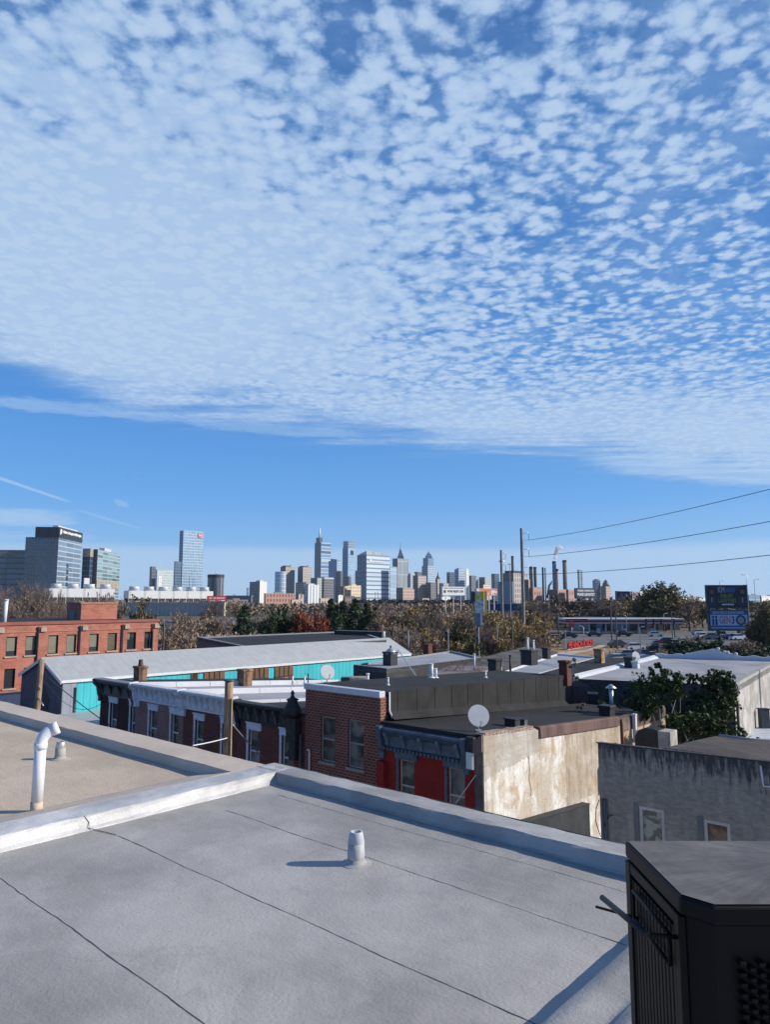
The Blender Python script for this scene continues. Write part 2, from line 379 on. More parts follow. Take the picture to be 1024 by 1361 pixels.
# ================================================================== OUR ROOF (silver coated)
random.seed(4)
ZR = -1.80; ZP = -1.70
b1 = thing('silver_roofed_house', 'low building under a silver coated flat roof with raised curbs, in the foreground', 'house', (-5.9, 5.0, GRD))
m = M(); m.box(-5.975, 4.5, -4.5, 5.012, GRD, ZR-.25); part('wall', m, M_concrete, b1)
def rough_sheet(x0, x1, y0, y1, z, n, mm, amp, seed, zf=None):
    mm_ = M(); k = len(mm_.v)
    for j in range(mm+1):
        for i in range(n+1):
            x = x0+(x1-x0)*i/n; y = y0+(y1-y0)*j/mm
            h = mnoise.noise(Vector((x*.9+seed, y*.9, seed)))*amp+mnoise.noise(Vector((x*3.1+seed, y*3.1, seed)))*amp*.3
            mm_.v.append((x, y, (zf(x, y) if zf else z)+h))
    for j in range(mm):
        for i in range(n):
            a = j*(n+1)+i; mm_.f.append((a, a+1, a+n+2, a+n+1)); mm_.sm.append(True)
    return mm_
part('roof', rough_sheet(-5.7, -1.45, -4.4, 4.82, ZR, 60, 110, .006, 2), M_silver, b1)
# curbs: rounded coated parapets
def curb(wd, h, inner=.05, cant=.07):
    return [(-cant, -h-.03), (-cant*.7, -h+.004), (-.022, -h*.75), (-.006, -h*.3), (.0, -.010), (.012, .0), (wd*.3, .003), (wd*.6, .002), (wd-.02, 0), (wd, -.02), (wd, -.3)]
pa = M(); pa.sweep(curb(.335, .1), w(0,0,0) and (-5.65, -4.4, ZP), (-5.65, 4.92, ZP), (-1,0,0), 90, .010, 3, False)
part('curb', pa, silver_roof('bright_silver_curb', (.60,.59,.575), .26, 1.6, .4), b1)
pb = M(); pb.sweep(curb(.27, .1, cant=.035), (-5.97, 4.745, ZP), (4.5, 4.745, ZP), (0,1,0), 100, .010, 5, False)
part('curb', pb, M_silver2, b1)
pc = M(); pc.sweep([(-.05, -.14), (-.03, -.085), (-.008, -.05), (0, -.02), (.02, -.002), (.1, .004), (.2, .0), (.24, .004), (.27, .03), (.33, .05), (.42, .055), (.55, .05), (.66, .04), (.8, .02), (1.1, .01), (6.2, 0)], (-1.59, -4.4, ZP), (-1.59, 4.8, ZP), (1,0,0), 90, .009, 8, True)
part('curb', pc, M_silver2, b1)
fl = M(); fl.box(-5.97, 4.5, 5.016, 5.028, ZP-.09, ZP-.004); part('drip_edge', fl, M_soffit, b1)
def seam(pts, wd=.010, z=ZR, seed=0, amp=.012, breaks=0.1, n=None):
    mm = M(); rnd = random.Random(seed); p0, p1 = Vector((*pts[0], 0)), Vector((*pts[1], 0)); L = (p1-p0).length; n = n or int(L/.05)
    d = (p1-p0).normalized(); q = Vector((-d.y, d.x, 0)); prev = None
    for i in range(n+1):
        k = i/n; c = p0.lerp(p1, k)+q*(mnoise.noise(Vector((k*L*1.6, seed, 0)))*amp*1.2+mnoise.noise(Vector((k*L*11, seed, 5)))*amp*.5)
        ww = wd*(.4+1.1*abs(mnoise.noise(Vector((k*L*5, seed, 9)))))
        a = c+q*ww/2; bb = c-q*ww/2; zz = z+.0035
        if z == ZR: zz = z+.0016+mnoise.noise(Vector((c.x*.9+2, c.y*.9, 2)))*.006+mnoise.noise(Vector((c.x*3.1+2, c.y*3.1, 2)))*.0018
        cur = [(a.x, a.y, zz), (bb.x, bb.y, zz)]
        if prev and rnd.random() > breaks: mm.poly([prev[0], prev[1], cur[1], cur[0]])
        prev = cur
    return mm
for i, (a, bq, ww, br) in enumerate([((-5.32, 2.90), (-1.66, 2.87), .008, .05), ((-5.25, 3.85), (-1.68, 3.81), .007, .1), ((-5.1, 1.98), (-1.70, 1.92), .009, .04), ((-5.28, 4.46), (-1.68, 4.47), .006, .1), ((-4.9, 1.0), (-1.7, 1.0), .007, .1)]):
    part('roof_seam', seam((a, bq), ww, seed=i, breaks=0), M_crack, b1)
part('roof_seam', seam(((-5.31, -2), (-5.325, 4.55)), .007, seed=9, amp=.008, breaks=0), flat('pale_seam', (.5,.52,.55)), b1)
part('roof_seam', seam(((-1.42, -1), (-1.42, 4.7)), .006, z=ZP-.004, seed=11, amp=.004, breaks=0), M_crack, b1)
# cracks in the left curb
cr = M(); cr.tube([(-5.664, 2.80, ZP+.002), (-5.648, 2.805, ZP-.008), (-5.632, 2.83, ZP-.05), (-5.612, 2.82, ZP-.085), (-5.57, 2.85, ZR+.006), (-5.33, 2.90, ZR+.006)], .003, 5)
part('crack', cr, M_crack, b1)
# vents standing on roofs
def vent_pipe(name, o, h, r, label, cat, group=None, mat=M_lead, mat2=M_galv, skirt=True):
    v = thing(name, label, cat, o, group=group)
    m = M(); x, y, z = o
    if skirt:
        sk = M(); n = 20; rr = [(r*2.0, .003), (r*1.7, .007), (r*1.35, .012), (r*1.1, .022), (r*1.03, .04)]
        sk.lathe([(a, z+b) for a, b in rr], x, y, n); part('flashing', sk, M_silver2 if mat is M_lead else mat, v)
    m.lathe([(r, z), (r*1.02, z+h*.3), (r*.98, z+h*.66), (r*.9, z+h*.665)], x, y, 24); part('pipe', m, mat, v)
    c = M(); c.lathe([(r*.93, z+h*.64), (r*1.0, z+h*.68), (r*.8, z+h*.97), (r*.74, z+h), (r*.55, z+h), (r*.5, z+h*.93)], x, y, 24)
    part('cap', c, mat2, v); return v
M_vent = silver_roof('dull_silver_paint', (.52,.54,.57), .3, 5, .4)
vent_pipe('roof_vent', (-3.54, 3.70, ZR-.003), .215, .058, 'short silver painted vent pipe on the silver coated roof', 'roof vent', mat=M_lead, mat2=M_vent)
# ================================================================== LEFT ROOF (tan)
ZB = -1.845
b2 = thing('tan_roofed_house', 'neighbouring building with a tan coated flat roof and low coping, beyond the left curb', 'house', (-10, 5.0, GRD))
m = M(); m.box(-24, -5.99, -6, 4.985, GRD, ZB-.12); part('wall', m, M_concrete, b2)
part('roof', rough_sheet(-24, -6.3, -6, 4.62, ZB, 70, 50, .008, 7), M_beige, b2)
m = M(); m.sweep([(-.02, -.12), (-.006, -.06), (0, -.012), (.010, -.0), (.42, .004), (.44, -.01), (.44, -.3)], (-24, 4.55, -1.738), (-5.99, 4.55, -1.738), (0,1,0), 90, .008, 13, False); part('coping', m, M_tan, b2)
m = M(); m.sweep([(-.62, -.135), (-.5, -.108), (-.3, -.075), (-.12, -.04), (0, -.012), (.03, -.03), (.03, -.3)], (-6.02, -6, ZP-.004), (-6.02, 4.9, ZP-.004), (1,0,0), 60, .012, 14, True); part('coping', m, M_tan, b2)
vent_pipe('roof_vent', (-8.5, 3.88, ZB-.002), .20, .058, 'stubby grey vent pipe with a metal cap on the tan roof', 'roof vent', mat=plain('tan_flashing', (.42,.40,.36), .8), mat2=M_galv)
pv = thing('plastic_vent_pipe', 'tall white plastic vent pipe with an elbow at its top, on the tan roof', 'vent pipe', (-6.56, 2.81, ZB))
x, y, z = (-6.56, 2.81, ZB); wx, wy, _ = w(x, y, z)
base = Vector((x, y, z)); H = .575
lean = Vector((.015, .0, 0))
dl = (Vector((cg, sg, 0))*.88+Vector((-sg, cg, 0))*.47).normalized()    # image right, in grid coordinates
m = M(); m.tube([base, base+lean*.16+Vector((0,0,H*.16))], .051, 24); part('pipe_foot', m, plain('pinkish_coating', (.62,.48,.38), .8, .2, 9), pv)
m = M(); m.tube([base+Vector((0,0,H*.16-.002))+lean*.16, base+lean+Vector((0,0,H))], .049, 24); part('pipe', m, M_pvc, pv)
m = M(); top = base+lean+Vector((0,0,H)); pts = [top-Vector((0,0,.02))]
for k in range(0, 9):
    a = R(72)*k/8; rr = .13; pts.append(top+dl*(rr*(1-math.cos(a)))+Vector((0,0,rr*math.sin(a))))
m.tube(pts, .05, 24, True); part('elbow', m, M_pvc, pv)
m = M(); m.tube([top-Vector((0,0,.035)), top+Vector((0,0,.015))], .056, 24); part('collar', m, M_pvc, pv)
e = pts[-1]; d = (pts[-1]-pts[-2]).normalized(); m = M(); m.tube([e-d*.012, e+d*.05], .056, 24); part('collar', m, M_pvc, pv)
m = M(); m.tube([e+d*.0505, e+d*.0515], .045, 24); part('opening', m, M_soffit, pv)
# ================================================================== BLACK RESIN CABINET
M_resin = plain('black_resin', (.007,.0065,.0065), .5, .25, 3, spec=.22)
def lidm():
    m, T, b = newmat('weathered_grey_lid', .65, 0, .25); o = T.obj(); q = T.sep(o)
    x = T.m('SUBTRACT', q[0], .48); y = T.m('SUBTRACT', q[1], .30); a = T.m('ARCTAN2', y, x); r = T.m('SQRT', T.m('ADD', T.m('MULTIPLY', x, x), T.m('MULTIPLY', y, y)))
    n = T.noise(T.xyz(T.m('MULTIPLY', a, 5), T.m('MULTIPLY', r, 1.6), 0), 1.6, 5, .7, .3); n2 = T.noise(o, 4, 5, .6)
    f = T.m('MULTIPLY', T.ss(T.m('MULTIPLY_ADD', n2, .6, T.m('MULTIPLY', n, .5)), .38, .72), T.m('MULTIPLY_ADD', T.ss(T.noise(o, 9, 5, .7), .3, .7), .5, .5)); c = T.mix(f, (.09,.084,.078), (.25,.232,.215)); T.put(b.inputs['Base Color'], c)
    T.put(b.inputs['Roughness'], T.m('MULTIPLY_ADD', f, .25, .5)); bump(T, b, T.noise(o, 30, 4), .12, .01); return m
ACX, ACY, ACZ = .785, 1.93, -.78
ac = thing('resin_cabinet', 'black ribbed resin cabinet with weathered grey lid and side handle, in the near corner', 'cabinet', (ACX, ACY, ZP), grid=False, ang=0)
hh = ACZ-ZP; W = 1.0; D = .50
def chm(x0, y0, x1, y1, c): return [(x0+c, y0), (x1, y0), (x1, y1), (x0, y1), (x0, y0+c*1.1)]
m = M(); m.prism(chm(.012, .012, W, D-.01, .055), .0, hh-.05); part('body', m, M_resin, ac, bevel=.006)
lid = M()
ring = chm(0, 0, W, D, .06); n = len(ring); ctr = (W*.48, D*.6, hh+.012)
lid.prism(ring, hh-.052, hh-.004)
part('lid_rim', lid, M_resin, ac, bevel=.008, seg=3)
lid = M()
for i in range(n):
    a, b_ = ring[i], ring[(i+1) % n]; ia = (.008+a[0]*(W-.016)/W, .008+a[1]*(D-.016)/D, hh-.001); ib = (.008+b_[0]*(W-.016)/W, .008+b_[1]*(D-.016)/D, hh-.001)
    lid.poly([ia, ib, ctr])
part('lid', lid, lidm(), ac)
m = M()                                     # left side: corner posts, rails, vertical ribs
m.box(-.006, .014, .065, .10, .0, hh-.055); m.box(-.006, .014, D-.055, D-.015, .0, hh-.055); m.box(-.004, .014, .10, D-.055, hh-.085, hh-.055)
for k in range(13):
    yy = .112+k*.0262; m.box(.0, .016, yy, yy+.021, .02, hh-.1)
part('side_panel', m, M_resin, ac, bevel=.003)
m = M()                                     # raised frame under the lid on the left side
for yy in (.12, .40): m.tube([(-.012, yy, hh-.12), (-.012, yy, hh-.2)], .006, 8)
m.tube([(-.012, .12, hh-.2), (-.012, .40, hh-.2)], .006, 8); m.tube([(-.012, .12, hh-.12), (-.012, .40, hh-.12)], .006, 8)
part('side_rail', m, M_resin, ac)
# handle bar: stands off the side on brackets
na = Vector(PZ(861, 1243, -.885)); nb = Vector(PZ(801, 1193, -.90)); oo = Vector((ACX, ACY, ZP))
na -= oo; nb -= oo
m = M(); m.tube([nb, na], .0085, 16); part('handle', m, plain('dark_handle_tube', (.02,.02,.02), .45, .1, 4), ac)
m = M(); m.tube([na+Vector((0,.006,0)), Vector((.0, .085, na.z-.01))], .006, 8); part('handle_bracket', m, M_resin, ac); m = M(); m.tube([Vector((0, .40, hh-.2)), Vector((-.095, .52, hh-.215))], .0045, 8); part('handle_bracket', m, M_resin, ac)
m = M()                                     # woven front
for i in range(16):
    for j in range(30):
        xx = .118+i*.0245; zz = hh-.135-j*.0245-(.012 if i % 2 else 0)
        m.box(xx, xx+.0165, -.008, .013, zz-.010, zz)
part('woven_panel', m, M_resin, ac, bevel=.0025)
m = M(); m.box(.26, .38, -.010, .013, hh-.115, hh-.085); part('latch', m, plain('grey_latch', (.12,.12,.12), .4), ac, bevel=.003)
m = M(); m.box(.0, W, .0, D, -.02, .012); part('base', m, M_resin, ac)
# ================================================================== ROW HOUSES ACROSS THE STREET
TF = 19.2; TBK = 34.0
M_frame_w = plain('white_window_frame', (.68,.69,.72), .5, .08, 5)
M_frame_g = plain('tan_grey_window_frame', (.30,.28,.26), .5, .1, 5)
M_frame_b = plain('dark_blue_window_frame', (.04,.05,.07), .5, .1, 5)
def rowroof(s, t, z0, k=.074): return z0-k*(t-TF)
def window(root, s0, s1, z0, z1, mf=M_frame_w, mp=M_pane, lintel=None, t=TF, dep=.13, rail=True, surround=None, sill=True, lh=.24, ov=.1):
    fr = M(); a = .055
    fr.box(s0, s0+a, t+dep-.05, t+dep, z0, z1); fr.box(s1-a, s1, t+dep-.05, t+dep, z0, z1)
    fr.box(s0+a, s1-a, t+dep-.05, t+dep, z0, z0+a); fr.box(s0+a, s1-a, t+dep-.05, t+dep, z1-a, z1)
    if rail: fr.box(s0+a, s1-a, t+dep-.06, t+dep, (z0+z1)/2-.03, (z0+z1)/2+.03)
    if sill: fr.box(s0-.06, s1+.06, t-.06, t+dep-.05, z0-.09, z0-.003)
    f = part('window', fr, mf, root)
    p = M(); p.box(s0+.01, s1-.01, t+dep-.012, t+dep+.03, z0+.01, z1-.01); part('pane', p, mp, f)
    if lintel:
        l = M(); l.box(s0-ov, s1+ov, t-.07, t-.002, z1+.003, z1+lh); l.box(s0-ov-.03, s1+ov+.03, t-.10, t-.002, z1+lh+.001, z1+lh+.07); part('lintel', l, lintel, f)
    if surround:
        l = M(); l.box(s0-.12, s0-.003, t-.035, t-.002, z0, z1-.001); part('surround', l, surround, f)
    return f
def cornice(root, s0, s1, zt, h, mat, mat2, nb=5, t=TF, big=True, proud=.42, name='cornice', dent=0):
    m = M(); y = lambda d: t-d
    prof = [(0, -h), (.06, -h), (.06, -h+.09), (.10, -h+.12), (.10, -h*.38), (.20, -h*.30), (.26, -h*.22), (proud-.04, -h*.18), (proud, -h*.1), (proud, -.015), (proud-.03, 0), (0, .012)]
    m.sweep(prof, (s0, t, zt), (s1, t, zt), (0,-1,0), 1)
    o = part(name, m, mat, root)
    for k in range(nb):
        c = s0+(s1-s0)*(k+.5)/nb; bm_ = M()
        for q, (a, zz_) in enumerate([(.10, -h+.14), (.13, -h+.14), (.22, -h*.5), (.30, -h*.26), (.30, -h*.2), (.10, -h*.2)]): pass
        pts = [(.10, -h+.14), (.14, -h+.14), (.18, -h*.6), (.30, -h*.32), (.31, -h*.22), (.10, -h*.22)]
        bm_.sweep(pts, (c-.06, t, zt), (c+.06, t, zt), (0,-1,0), 1); part('bracket', bm_, mat2, root)
    if big:
        for c in (s0+.09, s1-.09):
            bm_ = M(); pts = [(0, -h-.35), (.14, -h-.33), (.12, -h-.12), (.2, -h+.05), (.26, -h*.5), (proud+.05, -h*.25), (proud+.08, .03), (0, .05)]
            bm_.sweep(pts, (c-.1, t, zt), (c+.1, t, zt), (0,-1,0), 1); part('end_bracket', bm_, mat, root)
    if dent:
        d = M(); n = int((s1-s0)/.16)
        for k in range(n):
            c = s0+(k+.5)*(s1-s0)/n; d.box(c-.045, c+.045, t-.17, t-.062, zt-h-.02, zt-h+.085)
        part('dentils', d, mat, root)
    return o
def wpx(x0, x1, y, t=TF):
    a = GT(x0, y, t); b = GT(x1, y, t); return a[0], b[0], (a[2]+b[2])/2
def rowhouse(name, label, s0, s1, zf, wallm, roofm, wins, zb=-7.0, k=.074, name2='row house'):
    r = thing(name, label, name2, ((s0+s1)/2, TF, GRD), group=None)
    hs = []
    for (a, b, zt) in wins: hs.append((a, b, zt-1.75, zt)); hs.append((a, b, zt-4.9, zt-3.0))
    m = M(); m.holes(s0, s1, GRD, zf-.05, hs, lambda u, z, d: (u, TF+d, z), .15)
    m.poly([(s1, TF, GRD), (s1, TBK, GRD), (s1, TBK, zf-.05-k*(TBK-TF)), (s1, TF, zf-.05)])
    m.poly([(s0, TF, GRD), (s0, TF, zf-.05), (s0, TBK, zf-.05-k*(TBK-TF)), (s0, TBK, GRD)])
    m.poly([(s0, TBK, GRD), (s0, TBK, zf-.05-k*(TBK-TF)), (s1, TBK, zf-.05-k*(TBK-TF)), (s1, TBK, GRD)])
    part('wall', m, wallm, r)
    rf = M(); z1 = zf-k*(TBK-TF); rf.prism([(s0+.003, TF-.02), (s1-.003, TF-.02), (s1-.003, TBK+.05), (s0+.003, TBK+.05)], [zf-.12, zf-.12, z1-.12, z1-.12], [zf, zf, z1, z1]); part('roof', rf, roofm, r)
    return r
M_sillrock = plain('stone_trim', (.42,.41,.42), .7, .1, 4)
# --- dark house, left end
S = [-37.6, -33.9, -29.58, -25.45, -21.15, -17.2, -12.87]
h1 = rowhouse('row_house', 'dark brick row house with dark cornice at the left end of the row', S[0], S[1], -4.33, M_brick_black, M_black, [wpx(147, 156, 934), wpx(174, 184, 938)])
for q in ((147, 156, 934), (174, 184, 938)):
    a, b, zt = wpx(*q); window(h1, a, b, zt-1.75, zt, lintel=M_cornwhite, surround=M_cornwhite); window(h1, a, b, zt-4.9, zt-3.0, lintel=M_cornwhite)
cornice(h1, S[0]-.05, S[1]-.05, -4.27, .82, M_darkcorn, M_blackpaint, 4)
m = M(); m.sweep([(-.47, -.03), (-.47, .03), (-.3, .045), (.1, .03), (.1, -.03)], (S[0], TF, -4.24), (S[1]-.1, TF, -4.24), (0,1,0), 1); part('metal_edge', m, plain('dull_metal_edge', (.2,.2,.22), .5), h1)
# --- two with the pale cornices
h2 = rowhouse('row_house', 'red brick row house under the left half of the pale grey cornice', S[1], S[2], -4.42, M_brick_pink, M_greyroof, [wpx(199, 209, 944), wpx(228, 238, 949)])
h3 = rowhouse('row_house', 'red brick row house under the pale cornice, directly behind the wooden pole', S[2], S[3], -4.42, M_brick_dark, M_greyroof, [wpx(260, 271, 957), wpx(296, 307, 962)])
for h_, qs in ((h2, ((199, 209, 944), (228, 238, 949))), (h3, ((260, 271, 957), (296, 307, 962)))):
    for q in qs:
        a, b, zt = wpx(*q); window(h_, a, b, zt-1.75, zt, mp=M_pane2, lintel=M_cornwhite, surround=M_cornwhite); window(h_, a, b, zt-4.9, zt-3.0, lintel=M_cornwhite)
cornice(h2, S[1], S[2]-.02, -4.18, .86, M_cornwhite, M_cornwhite, 9, dent=0)
cornice(h3, S[2], S[3]+.0, -4.18, .86, M_cornwhite, M_cornwhite, 9)
# --- black cornice
h4 = rowhouse('row_house', 'dark brick row house with a black bracketed cornice ending in an urn finial', S[3], S[4], -4.42, M_brick_dark, M_black, [wpx(331, 346, 970), wpx(375, 391, 978)])
for q in ((331, 346, 970), (375, 391, 978)):
    a, b, zt = wpx(*q); window(h4, a, b, zt-1.75, zt, lintel=M_cornwhite, surround=M_cornwhite); window(h4, a, b, zt-4.9, zt-3.0, lintel=M_cornwhite)
cornice(h4, S[3]+.05, S[4]-.75, -4.27, .88, M_blackpaint, M_darkcorn, 6)
m = M(); m.lathe([(.12, -4.6), (.3, -4.55), (.36, -4.35), (.33, -4.2), (.22, -4.02), (.2, -3.95), (.26, -3.9), (.1, -3.82), (.05, -3.72), (.09, -3.66), (.04, -3.58), (.01, -3.53)], S[4]-.48, TF-.25, 16); part('finial', m, M_blackpaint, h4)
m = M(); m.box(S[4]-.74, S[4]-.2, TF-.36, TF-.002, -5.5, -4.6); m.box(S[4]-.66, S[4]-.28, TF-.28, TF-.002, -6.2, -5.501); part('end_bracket', m, M_blackpaint, h4, bevel=.03)
m = M(); m.tube([(S[4]-.1, TF-.14, -5.2), (S[4]-.1, TF-.14, GRD+.2)], .05, 8); part('downspout', m, M_darkcorn, h4)
m = M(); m.tube([(S[4]+.25, TF-.1, -5.75), (S[4]+.35, TF-.1, -5.72), (S[4]+.37, TF-.1, -5.85), (S[4]+.37, TF-.1, GRD+.2)], .035, 8); part('downspout', m, M_white, h4)
# party wall copings (white) running back over the sloping roofs
for h_, sx_, zz0, sb in ((h2, S[1]+.12, -4.16, 0), (h3, S[2]+.12, -4.16, 0), (h4, S[3]+.12, -4.30, 0)):
    m = M(); k = .074; n = 7
    for i in range(n):
        ta = TF+.02+(TBK-TF)*i/n; tb = TF+.02+(TBK-TF)*(i+1)/n-.005
        m.prism([(sx_-.13, ta), (sx_+.15, ta), (sx_+.15, tb), (sx_-.13, tb)], [zz0-k*(ta-TF)-.35, zz0-k*(ta-TF)-.35, zz0-k*(tb-TF)-.35, zz0-k*(tb-TF)-.35], [zz0-k*(ta-TF)+.0, zz0-k*(ta-TF)+.0, zz0-k*(tb-TF)+.0, zz0-k*(tb-TF)+.0])
    part('party_wall_coping', m, M_whiteroof, h_, bevel=.03)
def chimney(s_, t_, z0, z1, wd, dp, label, mat, pots=True, group=None, potm=None):
    c = thing('chimney', label, 'chimney', (s_, t_, z0)); m = M()
    m.box(s_-wd/2, s_+wd/2, t_-dp/2, t_+dp/2, z0-.3, z1-.12); part('stack', m, mat, c)
    m = M(); m.box(s_-wd/2-.05, s_+wd/2+.05, t_-dp/2-.05, t_+dp/2+.05, z1-.119, z1); part('cap', m, mat, c, bevel=.02)
    if pots:
        m = M(); m.lathe([(.13, z1), (.14, z1+.05), (.11, z1+.32), (.13, z1+.36)], s_, t_, 12); part('chimney_pot', m, potm or M_terracotta, c)
    return c
M_chimold = stucco('sooty_chimney', (.22,.13,.08), (.42,.27,.17), (.03,.028,.026), (.12,.07,.05), .9)
q = GS(186, 905, -37.2); chimney(-37.2, q[1], rowroof(0, q[1], -4.33), rowroof(0, q[1], -4.33)+.78, .6, .5, 'sooty chimney with a clay pot before the left part of the teal wall', M_chimold)
q = GS(325, 908, -33.5); chimney(-33.5, q[1], rowroof(0, q[1], -4.42), rowroof(0, q[1], -4.42)+.95, .62, .6, 'old crumbling chimney in front of the brown boarded openings of the teal wall', M_chimold, False)
# --- brown brick house, taller
h5 = thing('row_house', 'taller brown brick house with two plain tall windows and black membrane side wall', 'row house', ((S[4]+S[5])/2, TF, GRD))
ZH, KH = -3.25, .0365; TB5 = 32.9
bw_ = [(426.6, 445.7, 953, 1011), (462.5, 484, 957, 1019)]
hs = []
for x0, x1, y0, y1 in bw_:
    a, b, zt = wpx(x0, x1, y0); zb_ = GT(x0, y1, TF)[2]; hs.append((a, b, zb_, zt)); hs.append((a, b, zb_-3.1, zt-3.1))
m = M(); m.holes(S[4], S[5], GRD, ZH-.2, hs, lambda u, z, d: (u, TF+d, z), .13)
m.poly([(S[4], TF, GRD), (S[4], TF, ZH-.2), (S[4], TB5, ZH-.2-KH*13.7), (S[4], TB5, GRD)]); m.poly([(S[4], TB5, GRD), (S[4], TB5, ZH-.7), (S[5], TB5, ZH-.7), (S[5], TB5, GRD)])
m.poly([(S[5], TF, GRD), (S[5], TF+.35, GRD), (S[5], TF+.35, ZH-.2), (S[5], TF, ZH-.2)])
part('wall', m, M_brick_face, h5)
for i, hq in enumerate(hs): window(h5, hq[0], hq[1], hq[2], hq[3], M_frame_g, M_pane2 if i < 2 else M_pane, sill=True)
m = M(); m.box(S[4]-.02, S[5]+.03, TF-.09, TF+.22, ZH-.22, ZH+.0); part('front_coping', m, plain('white_metal_coping', (.6,.62,.68), .45, .05), h5, bevel=.02)
m = M(); z1 = ZH-.03-KH*13.7
m.prism([(S[4]+.005, TF+.225), (S[5]-.005, TF+.225), (S[5]-.005, TB5), (S[4]+.005, TB5)], [ZH-.5]*4, [ZH-.03, ZH-.03, z1, z1]); part('roof', m, M_black, h5)
m = M()
nseg = 24
for i in range(nseg):
    ta = TF+.36+(TB5-TF-.36)*i/nseg; tb = TF+.36+(TB5-TF-.36)*(i+1)/nseg; o_ = .012 if i % 2 else .0
    za, zb_ = ZH-.02-KH*(ta-TF), ZH-.02-KH*(tb-TF); ra, rb = rowroof(0, ta, -4.2)-.2, rowroof(0, tb, -4.2)-.2
    m.poly([(S[5]+.02+o_, ta, ra), (S[5]+.02+o_, tb, rb), (S[5]+.02+o_, tb, zb_), (S[5]+.02+o_, ta, za)])
    m.poly([(S[5]+.02+o_, ta, za), (S[5]+.02+o_, tb, zb_), (S[5]-.1, tb, zb_+.03), (S[5]-.1, ta, za+.03)])
    m.poly([(S[5]+.02, tb, rb), (S[5]+.032, tb, rb), (S[5]+.032, tb, zb_), (S[5]+.02, tb, zb_)])
    m.poly([(S[5]+.02+o_, ta, ra+.45), (S[5]+.35, ta, ra+.2), (S[5]+.35, tb, rb+.2), (S[5]+.02+o_, tb, rb+.45)])
part('side_cladding', m, M_blackwall, h5)
m = M(); m.tube([(S[5]+.07, TF+.40, ZH-.05), (S[5]+.07, TF+.40, ZH-.7), (S[5]+.2, TF+.42, ZH-.95)], .035, 8); part('downspout', m, M_white, h5)
# pipes on its roof
def whitepipe(px, py, z, h, r, label, mat=None, group=None):
    p_ = g(PZ(px, py, z)); t_ = thing('roof_pipe', label, 'roof pipe', p_); m = M(); m.tube([(p_[0], p_[1], p_[2]-.05), (p_[0], p_[1], p_[2]+h)], r, 10); part('pipe', m, mat or M_pvc, t_)
    m = M(); m.lathe([(r*2.2, p_[2]+.0), (r*1.6, p_[2]+.04), (r*1.05, p_[2]+.06)], p_[0], p_[1], 12); part('flashing', m, mat or M_pvc, t_)
    m = M(); m.tube([(p_[0], p_[1], p_[2]+h-.04), (p_[0], p_[1], p_[2]+h+.012)], r*1.18, 10); part('collar', m, mat or M_pvc, t_)
def zroof5(px, py):
    z = -3.4
    for _ in range(6): z = ZH-.03-KH*(g(PZ(px, py, z))[1]-TF)
    return z
whitepipe(574, 901, zroof5(574, 901), .62, .085, 'taller of two thick white pipes side by side on the black roof')
whitepipe(579.8, 901, zroof5(580, 901), .42, .065, 'shorter of two thick white pipes side by side on the black roof')
whitepipe(516, 911, zroof5(516, 911), .3, .04, 'thin white pipe near the front edge of the tall brown house roof')
whitepipe(646, 901, zroof5(646, 901), .3, .045, 'thin white pipe near the right edge of the tall brown house roof')
whitepipe(389, 909, -4.95, .45, .05, 'white pipe on the row roofs, left one of the pair beside the brown house')
whitepipe(405, 909, -4.95, .45, .05, 'white pipe on the row roofs, right one of the pair beside the brown house')
whitepipe(409.5, 908, -4.95, .55, .035, 'thin black pipe sticking up against the teal wall', M_soffit)
def dish(px, py, z, r, label, h=.45, look=(.5,-.8), tilt=35):
    p_ = PZ(px, py, z); e = thing('satellite_dish', label, 'satellite dish', p_, grid=False, ang=math.atan2(look[1], look[0]))
    m = M(); prof = []; n = 24
    for i in range(7): a = i/6; prof.append((r*a+.001, -r*.22*(1-a*a)))
    d_ = M(); d_.lathe(prof, 0, 0, n); d_.lathe([(x_+.004, z_-.008) for x_, z_ in prof], 0, 0, n)
    Rm = Matrix.Rotation(R(90-tilt), 3, 'Y'); of = Vector((0, 0, h+r))
    d_.v = [tuple(Rm @ Vector(v)+of) for v in d_.v]; part('reflector', d_, M_dish, e)
    tip = Rm @ Vector((r*.75, 0, r*.72)); low = Rm @ Vector((r*.98, 0, 0))
    m = M(); m.tube([low+of, tip+of], .014, 6); part('arm', m, M_galv, e)
    m = M(); m.tube([tip+of-Vector((.04,0,0)), tip+of+Vector((.05,0,.0))], .05, 8); part('receiver', m, M_white, e)
    m = M(); m.tube([(-.06, 0, 0), (-.06, 0, h*.7), Rm @ Vector((0, 0, -r*.24))+of], .022, 8); m.box(-.14, .06, -.1, .1, -.02, .015); part('mast', m, M_galv, e); return e
dish(435.5, 907, zroof5(436, 907), .30, 'satellite dish on the brown house roof, before the teal wall', .12, (.45,-.9), 25)
